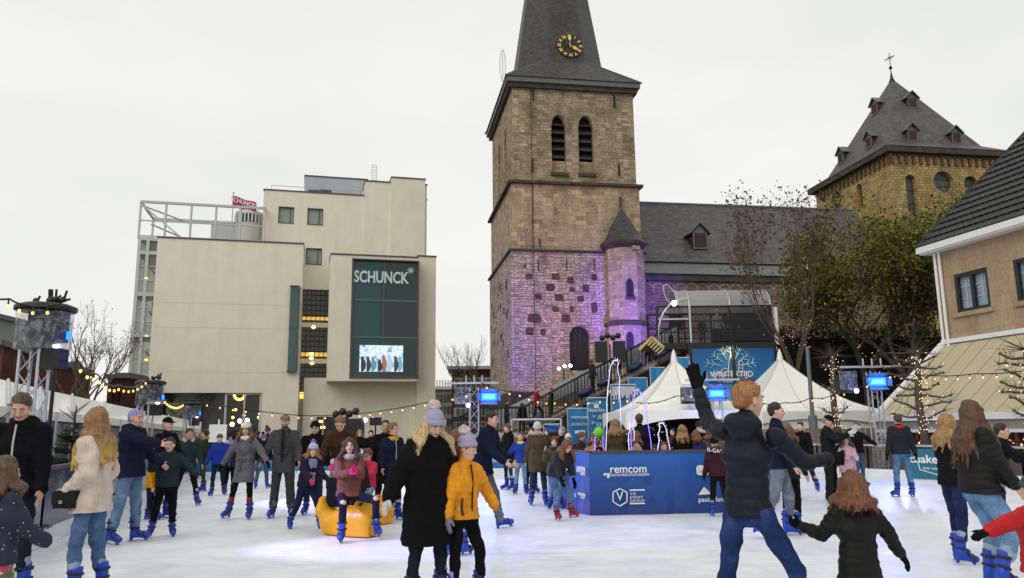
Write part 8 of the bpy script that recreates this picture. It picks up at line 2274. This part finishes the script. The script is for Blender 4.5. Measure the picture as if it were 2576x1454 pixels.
person(990, 1063, 'girl in long navy coat with yellow hood standing side on', 38, vf=1309, fem=1, kid=.1, jacket=(.010, .013, .032), th=.034, coat=.30, flarec=1.12, pants=BK, pw=.9, hair=('pony', HAB), head=(14, 0), scarf=(.62, .30, .03), sck='wool', aL=(0, 12, 28), aR=(-4, 14, 32), zip=(.4, .4, .42), lL=(4, 3, 4), lR=(0, 2, 4))
person(970, 1056, 'grinning dark haired man in black behind the navy coat girl', 10, Y=15.0, tone=1, jacket=BK, th=.035, pants=(.02, .012, .014), hair=('short', HD), smile=1)
# --- central foreground pair
J = person(1099, 1011, 'woman in long black coat with lilac pompom hat looking down', 32, Y=7.45, fem=1, lean=6, jacket=(.006, .006, .007), th=.055, coat=.42, flarec=1.1, pants=(.010, .014, .025), pw=.88, hem=.16, hat=('pom', (.38, .37, .52), (.80, .60, .60), .058), hair=('long', (.52, .37, .20), .17, .02), head=(4, 26), aL=(4, 10, 14), aR=(-6, 30, 18), gl=(.55, .56, .60), lL=(4, 3, 3), lR=(0, 4, 3), girth=1.08)
J = person(1182, 1074, 'girl in mustard quilted jacket with lilac pompom hat', 44, Y=7.55, fem=1, kid=.22, lean=3, jacket=(.66, .26, .012), jk='puffer', th=.028, coat=.06, flarec=1.0, pants=(.006, .006, .007), pw=.92, hem=.14, hat=('pom', (.38, .37, .52), (.80, .62, .62), .062), hair=('bun', (.28, .17, .08)), head=(22, 12), aL=(10, 28, 4), aR=(4, 12, 6), gl=(.20, .19, .25), zip=(.02, .012, .01), lL=(16, 6, 20), lR=(2, 4, 4), collar=.06)
mb = MB(); p_ = J.pel + J.Ft * (.115 * J.g + J.th) - J.Lt * .11 + Vector((0, 0, .06)); mb.path([p_ + Vector((0, 0, .09)) - J.Lt * .01, p_ - J.Lt * .015, p_ - Vector((0, 0, .06))], .014, 6); mb.build('pocket_zip', cloth((.10, .04, .005), 'wool'), J.root)
person(1150, 1078, 'woman in dark red dotted dress hidden behind the mustard girl', 160, Y=10.5, fem=1, jacket=(.035, .008, .01), coat=.3, hair=('bun', HR), aL=(0, 10, 5), aR=(0, 10, 5))
person(1240, 1033, 'tall dark haired man in navy coat leaning right in profile', 72, vf=1332, lean=16, jacket=(.008, .011, .026), th=.036, coat=.14, pants=(.10, .10, .12), hair=('short', HD), head=(0, 0), aL=(34, 4, 34), aR=(40, 5, 30), lL=(22, 6, 10), lR=(-10, 5, 14), girth=1.05)
person(1274, 1066, 'woman in long black coat facing left in profile', -55, vf=1232, fem=1, jacket=BK, th=.032, coat=.26, pants=(.02, .035, .06), pw=.9, hair=('bun', HR), head=(-8, 12), aL=(18, 8, 30), aR=(14, 10, 25), fur=(.02, .018, .018))
person(1309, 1087, 'boy in royal blue jacket with yellow collar', -12, vf=1243, kid=.3, jacket=(.018, .05, .30), th=.034, coat=.03, pants=JL, pk='denim', hair=('short', HB), scarf=(.60, .68, .05), sck='wool', gl=(.02, .12, .45), aR=(25, 26, 40), aL=(5, 10, 10), lR=(10, 4, 10))
person(1352, 1060, 'woman in olive parka and white bobble hat seen from behind', 176, vf=1272, fem=1, jacket=OL, th=.038, coat=.26, flarec=1.02, pants=(.02, .035, .06), pw=1.0, hat=('beanie', (.62, .60, .55)), hair=('bald',), fur=(.55, .48, .38), lL=(2, 5, 3), lR=(0, 4, 3), hidehead=1, girth=1.05)
person(1394, 1096, 'child in olive fur trimmed hood covering the mouth', -8, Y=16.4, kid=.3, jacket=(.085, .07, .045), th=.04, coat=.06, hat=('hood', OL), hair=('short', HD), pants=JL, pk='denim', scarf=(.03, .03, .03), aR=(40, 12, 110))
person(1432, 1108, 'girl bending forward in dark quilted jacket and red skates', 30, vf=1309, lean=46, kid=.25, fem=1, jacket=(.016, .020, .022), jk='puffer', th=.036, coat=-.02, pants=(.10, .18, .36), pk='denim', pw=1.05, hair=('long', HR, .2), skates='r', aL=(38, 8, 20), aR=(52, 4, 30), gl=BK, head=(0, 10), lL=(40, 4, 30), lR=(30, 4, 24), hem=.12)
person(1429, 1090, 'woman in white knitted hat and white scarf by the island', -5, Y=18.6, fem=1, hat=('beanie', (.74, .72, .70)), scarf=(.74, .72, .70), jacket=BK, pants=BK, hair=('bald',))
person(1413, 1073, 'grey haired man in black turned left near the island', -70, Y=19.6, jacket=BK, pants=BK, hair=('short', HG))
person(1335, 1076, 'dark haired woman half hidden behind the olive parka', 20, Y=20.5, fem=1, jacket=BK, fur=(.5, .46, .4), pants=BK, hair=('short', HD))
# --- behind the island rail
G_ = 'spectators standing inside the island'
def crowd(u, vt, label, yaw, Y, **k):
    q = random.Random(int(u)); k.setdefault('head', (q.uniform(-30, 30), q.uniform(-5, 22))); k.setdefault('aL', (q.uniform(0, 50), q.uniform(5, 15), q.uniform(10, 95))); k.setdefault('aR', (q.uniform(0, 50), q.uniform(5, 15), q.uniform(10, 95))); k.setdefault('lean', q.uniform(-2, 7)); k.setdefault('side', q.uniform(-4, 4))
    return person(u, vt, label, yaw, Y=Y, skates=None, group=G_, **k)
crowd(1466, 1086, 'brown haired woman cuddling a child behind the island rail', 60, 18.4, fem=1, jacket=(.05, .045, .03), hair=('bun', HR), lean=10)
crowd(1490, 1090, 'child in peach fluffy coat held behind the island rail', -40, 18.2, kid=.5, jacket=(.55, .27, .20), hair=('long', HR, .1), jk='fur')
crowd(1506, 1122, 'small dark hooded child behind the green balloon', 0, 17.4, kid=.9, jacket=BK, hat=('hood', BK), tone=1)
crowd(1547, 1054, 'blond woman in olive fur hooded parka seen from behind', 165, 17.6, fem=1, jacket=OL, th=.04, hair=('long', (.26, .15, .06), .2), fur=(.28, .17, .08), hidehead=1)
crowd(1574, 1081, 'woman with glasses and fluffy white scarf in the island', 0, 18.0, fem=1, jacket=(.03, .02, .02), hair=('long', HR, .2), scarf=(.62, .58, .52), glasses=1, sck='fur')
crowd(1607, 1040, 'tall man in dark navy coat turned away in the island', 150, 17.8, jacket=(.008, .012, .022), th=.04, hair=('short', (.08, .035, .02)), hidehead=1)
crowd(1602, 1084, 'child in pale pink patterned coat beside the tall man', 90, 17.3, kid=.3, jacket=(.40, .26, .26), hair=('long', HR, .15))
crowd(1670, 1112, 'toddler with reddish hair under the low light arch', -20, 17.0, kid=.9, jacket=(.04, .04, .03), hair=('short', HR), scarf=(.6, .6, .55))
crowd(1716, 1069, 'person with long honey blond hair seen from behind', 178, 17.2, fem=1, jacket=BK, hair=('long', (.30, .16, .06), .22, .02), hidehead=1)
crowd(1748, 1083, 'brown haired person in blue jacket seen from behind', 170, 17.3, fem=1, jacket=(.02, .03, .13), hair=('long', HR, .2), hidehead=1)
crowd(1757, 1060, 'person in dark hat with white fur brim farther back', 160, 19.0, jacket=BK, hat=('beanie', (.04, .03, .06)), fur=(.7, .68, .7), hair=('bald',), hidehead=1)
crowd(1785, 1078, 'brunette in pink jacket beside the pink beanie', 150, 18.4, fem=1, jacket=(.30, .10, .13), hair=('long', HR, .12), hidehead=1)
crowd(1806, 1078, 'person in pink beanie and beige fur hood seen from behind', 170, 17.4, fem=1, jacket=(.13, .10, .07), hat=('beanie', (.60, .30, .30)), fur=(.30, .22, .15), hair=('bald',), hidehead=1)
crowd(1640, 1075, 'dim figure in black deep inside the bar tent', 10, 26.0, jacket=BK, hair=('short', HD))
crowd(1690, 1078, 'dim bar guest in brown under the tent lamp', -30, 26.5, jacket=(.05, .03, .02), hair=('short', HD))
J = person(1795, 1097, 'girl in maroon hoodie and black beanie skating away from us', 172, vf=1300, kid=.3, fem=1, jacket=(.045, .012, .022), th=.034, hoodd=1, pants=(.008, .008, .009), pw=.98, hat=('beanie', BK), hair=('bald',), hidehead=1, fur=(.14, .11, .09), aL=(8, 16, 12), aR=(4, 36, 6), gl=BK, lL=(2, 5, 4), lR=(-4, 6, 6), side=4, fR=40)
text('R-GAY', J.che - J.Ft * (.14 * J.g + J.th) + Vector((-.02, 0, .11)), (1, 0, -.15), .10, M_WHITE, J.root, depth=.004, bold=.003)
# --- right foreground
J = person(1884, 957, 'tall ginger haired young man waving a gloved hand, seen from behind', 140, Y=5.55, lean=-2, jacket=(.007, .010, .018), jk='puffer', th=.018, coat=.0, flarec=.95, pants=(.018, .040, .13), pk='denim', pw=1.0, hair=('short', (.36, .16, .055)), head=(-28, 4), aL=(105, 46, 62), aR=(44, 30, 44), hnL=(.2, 1, 0), gl=(.008, .008, .009), curlL=.15, spread=7, lL=(-8, 8, 8), lR=(24, 18, 20), side=-4, girth=.84, twist=0, hoodd=1, vox=.0085, collar=.05)
person(1951, 1011, 'dark haired youth in navy jacket and washed jeans turned right', 75, vf=1352, jacket=(.010, .014, .028), th=.034, coat=.06, pants=(.17, .20, .26), pk='denim', pw=1.12, hair=('short', HD), aL=(20, 5, 20), aR=(10, 8, 20), lL=(16, 8, 18), lR=(-14, 8, 14))
person(1978, 1062, 'woman with grey knitted hat and brown fur hood behind the youth', 120, Y=12.4, fem=1, jacket=(.02, .02, .025), hat=('beanie', (.16, .17, .17)), fur=(.22, .10, .05), pants=BK, hair=('long', HR, .15), coat=.1)
person(2012, 1061, 'laughing man in black coat striding left', -40, vf=1236, jacket=BK, th=.034, coat=.05, pants=(.02, .02, .018), hair=('short', HD), smile=1, lL=(6, 18, 4), lR=(4, 16, 6), hem=.14)
J = person(2088, 1045, 'older man in black cap and boots with red rucksack straps', 52, vf=1262, jacket=(.014, .014, .016), th=.036, coat=.04, pants=(.012, .014, .016), pw=1.2, flare=1.2, hem=.0, hat=('cap', BK), hair=('short', HG), head=(0, 22), skates=None, aL=(60, 4, 70), aR=(55, 4, 60), gl=(.6, .6, .6))
mb = MB(); mb.path([J.nk - J.Ft * .05 + J.Lt * .08 - Vector((0, 0, .0)), J.shL - J.Lt * .06 + J.U * .09, J.shL - J.Lt * .06 + J.Ft * .13 - J.U * .02, J.che + J.Lt * .14 + J.Ft * .10 - J.U * .1], .02, 6); mb.build('rucksack_strap', cloth((.35, .03, .05), 'wool'), J.root)
person(2126, 1092, 'girl in mottled pink jacket and grey hat holding white gloves', -14, Y=17.0, kid=.45, fem=1, jpat=((.42, .36, .42), (.75, .10, .22), 12, .34, .05), th=.04, coat=.16, pants=NV, hat=('beanie', (.05, .055, .055)), hair=('long', HB, .15), aL=(40, 4, 40), aR=(40, 4, 45), gl=(.72, .72, .72))
person(2159, 1063, 'bearded man in black jumper reaching along the rail', 32, Y=21.5, jacket=BK, th=.03, pants=(.05, .09, .17), pk='denim', hair=('short', (.06, .06, .12)), beard=(.05, .04, .035), aL=(30, 48, 4), aR=(10, 30, 10), head=(0, 20))
person(2256, 1041, 'man in dark jacket with red collar and jeans seen from behind', 182, vf=1251, jacket=(.020, .024, .030), th=.036, coat=.04, pants=(.09, .19, .36), pk='denim', pw=1.05, hair=('short', HB), scarf=(.50, .03, .02), sck='wool', aL=(-4, 14, 8), aR=(-4, 16, 8), gl=BK, lL=(0, 6, 2), lR=(0, 5, 2), hidehead=1, hem=.13)
J = person(2140, 1182, 'small child with auburn hair in black puffer jacket, back to camera', 176, Y=5.5, kid=.75, jacket=(.006, .007, .006), jk='puffer', th=.028, coat=.14, pants=(.012, .012, .015), hair=('long', (.155, .058, .022), .15, .035), hidehead=1, aL=(15, 30, 75, -40), aR=(6, 32, 10), gl=BK, girth=.9)
J = person(2442, 1007, 'young woman with long wavy chestnut hair in black puffer and jeans', 96, vf=1480, fem=1, jacket=(.008, .010, .010), jk='puffer', th=.042, coat=.06, pants=(.15, .27, .46), pk='denim', pw=1.12, cuffs=(.30, .36, .45), hem=.18, hair=('long', (.095, .042, .018), .42, .04), head=(8, 0), aL=(20, 4, 26), aR=(16, 6, 20), lL=(26, 4, 34), lR=(26, 6, 48), fR=5, girth=1.05)
person(2382, 1040, 'young woman with blond hair behind in black jacket and dark jeans', 100, vf=1415, fem=1, jacket=(.008, .009, .010), th=.036, coat=.05, pants=(.018, .03, .09), pk='denim', hair=('long', (.32, .18, .07), .26, .03), aL=(8, 5, 20), aR=(8, 5, 20), lL=(10, 4, 8), lR=(-4, 4, 6))
J = person(2592, 1190, 'child in red quilted jacket reaching left at the right edge', 200, Y=5.6, kid=.7, jacket=(.42, .010, .012), jk='puffer', th=.042, coat=.08, pants=(.03, .05, .09), pk='denim', hair=('short', HB), hat=('beanie', (.08, .09, .1)), hidehead=1, aL=(10, 72, 6), aR=(5, 15, 10), gl=BK)
person(2520, 1064, 'person behind the chestnut haired woman reaching out to the right', 60, Y=11.0, jacket=BK, th=.03, pants=NV, pk='denim', hair=('short', HD), aL=(66, 10, 30), aR=(60, 0, 30), lean=12)
# --- background crowd
person(386, 1148, 'child in yellow jacket behind the boy in the dark hooded top', 100, Y=15.2, kid=.5, jacket=(.55, .26, .01), pants=NV, hair=('short', HD))
G2 = 'spectators beyond the far barrier'
def far(u, vt, label, yaw, Y=29.6, **k):
    q = random.Random(int(u)); k.setdefault('head', (q.uniform(-35, 35), q.uniform(-5, 20))); k.setdefault('aL', (q.uniform(0, 60), q.uniform(5, 15), q.uniform(10, 95))); k.setdefault('aR', (q.uniform(0, 60), q.uniform(5, 15), q.uniform(10, 95)))
    return person(u, vt, label, yaw, Y=Y, skates=None, group=G2, **k)
far(541, 1080, 'dark haired onlooker near the white board', 20, fem=1, jacket=BK, hair=('bun', HD))
far(528, 1076, 'onlooker in dull green woolly hat farther behind', 0, Y=31, jacket=(.04, .045, .03), hat=('beanie', (.12, .14, .1)), hair=('bald',))
far(604, 1076, 'dark haired onlooker left of the grey coat woman', 180, jacket=BK, hair=('short', HD))
far(650, 1084, 'onlooker in black right of the glass doors', 180, jacket=BK, hair=('short', HD))
far(905, 1103, 'onlooker in grey fur hat leaning on the barrier', 0, Y=28.9, fem=1, jacket=BK, hat=('beanie', (.25, .24, .2)), hair=('long', HAB, .1), S=.93)
far(933, 1105, 'onlooker in black hood leaning on the barrier', 0, Y=28.9, jacket=BK, hat=('hood', BK), S=.93)
far(1028, 1100, 'onlooker in grey knitted hat by the stair foot', 10, jacket=(.04, .04, .05), hat=('beanie', (.2, .2, .2)), hair=('bald',))
far(1046, 1093, 'onlooker in black beanie right of the grey hat', -10, Y=30.2, jacket=BK, hat=('beanie', BK), hair=('bald',))
far(1375, 1098, 'onlooker seated in front of the red seats', 0, Y=29.0, jacket=(.03, .03, .04), hair=('short', HD), S=.9)
far(835, 1090, 'dark onlooker between the beanie man and brown jumper man', 10, jacket=BK, hair=('short', HD))
for (u, vt, lb, jc, ht_, Yq) in ((497, 1086, 'onlooker with fair hair beyond the far left barrier corner', (.05, .05, .06), ('short', HBL), 30), (690, 1090, 'onlooker in maroon left of the flat cap man', (.08, .015, .02), ('short', HD), 30.5), (1192, 1098, 'onlooker in dark blue behind the leaning man', NV, ('short', HB), 29.8), (1222, 1100, 'small onlooker in red by the lamp tower foot', (.3, .02, .03), ('short', HD), 29.8), (1905, 1085, 'onlooker in black beside the board fence end', BK, ('short', HB), 29.2), (1950, 1088, 'fair haired onlooker in front of the walled tent', (.04, .05, .06), ('long', HBL, .15), 29.2), (2180, 1094, 'onlooker in brown near the tall light tower', (.07, .04, .02), ('short', HB), 27.5)):
    far(u, vt, lb, random.Random(u).uniform(-60, 200), Y=Yq, jacket=jc, hair=ht_)
# --- on the stair and platform
G3 = 'people climbing the slide stair'
def onstair(u, vt, vf, label, yaw, **k):
    Y = Ys + .3; z = max(0, at(u, vf, Y).z); return person(u, vt, label, yaw, Y=Y, z0=z, skates=None, group=G3, vox=.03, **k)
onstair(1275, 1005, 1090, 'dark figure on the landing behind the blue lamp', 100, jacket=NV, hair=('short', HD), coat=.2)
onstair(1313, 1013, 1090, 'child in dark coat waiting at the landing rail', 170, jacket=BK, hair=('long', HD, .1), kid=.3, coat=.1)
onstair(1350, 972, 1062, 'man in red jacket climbing the lower steps', 75, jacket=(.40, .012, .02), coat=.1, hair=('short', HB), lL=(35, 3, 30), lR=(-8, 3, 10), aL=(40, 5, 60))
onstair(1388, 975, 1048, 'slim figure in black with red beanie on the stair', 90, jacket=BK, hat=('beanie', (.4, .02, .02)), hair=('bald',), pants=BK)
onstair(1489, 905, 985, 'figure in bulky dark coat halfway up the stair', 110, jacket=(.02, .02, .03), th=.05, coat=.2, hair=('short', HD))
onstair(1554, 887, 962, 'figure in black below the speaker mast', 100, jacket=BK, hair=('short', HD), pants=(.1, .1, .12))
onstair(1627, 850, 925, 'person in olive jacket by the timber ladder frame', -20, jacket=(.05, .05, .02), hair=('short', HR), pants=BK)
onstair(1688, 830, 900, 'dark figure near the top of the stair', 80, jacket=BK, hair=('short', HD))
G4 = 'people waiting on the slide platform'
for (u, vt, lb, jc, ht_) in ((1765, 800, 'seated dark child at the left of the platform', (.03, .015, .02), ('short', HD)), (1803, 778, 'person in pale grey coat on the platform', (.32, .32, .34), ('short', HB)), (1838, 774, 'person in olive coat under the platform lamp', (.06, .055, .03), ('short', HR))):
    person(u, vt, lb, 10, Y=Ys + .2, z0=zf, skates=None, group=G4, jacket=jc, hair=ht_, hat=('beanie', (.6, .6, .62)) if u > 1800 else None, coat=.15, vox=.03)
for p_ in PEOPLE:
    if not (1.0 < p_[1] < 1.98): print('HEIGHT', p_)
print('people', len(PEOPLE))
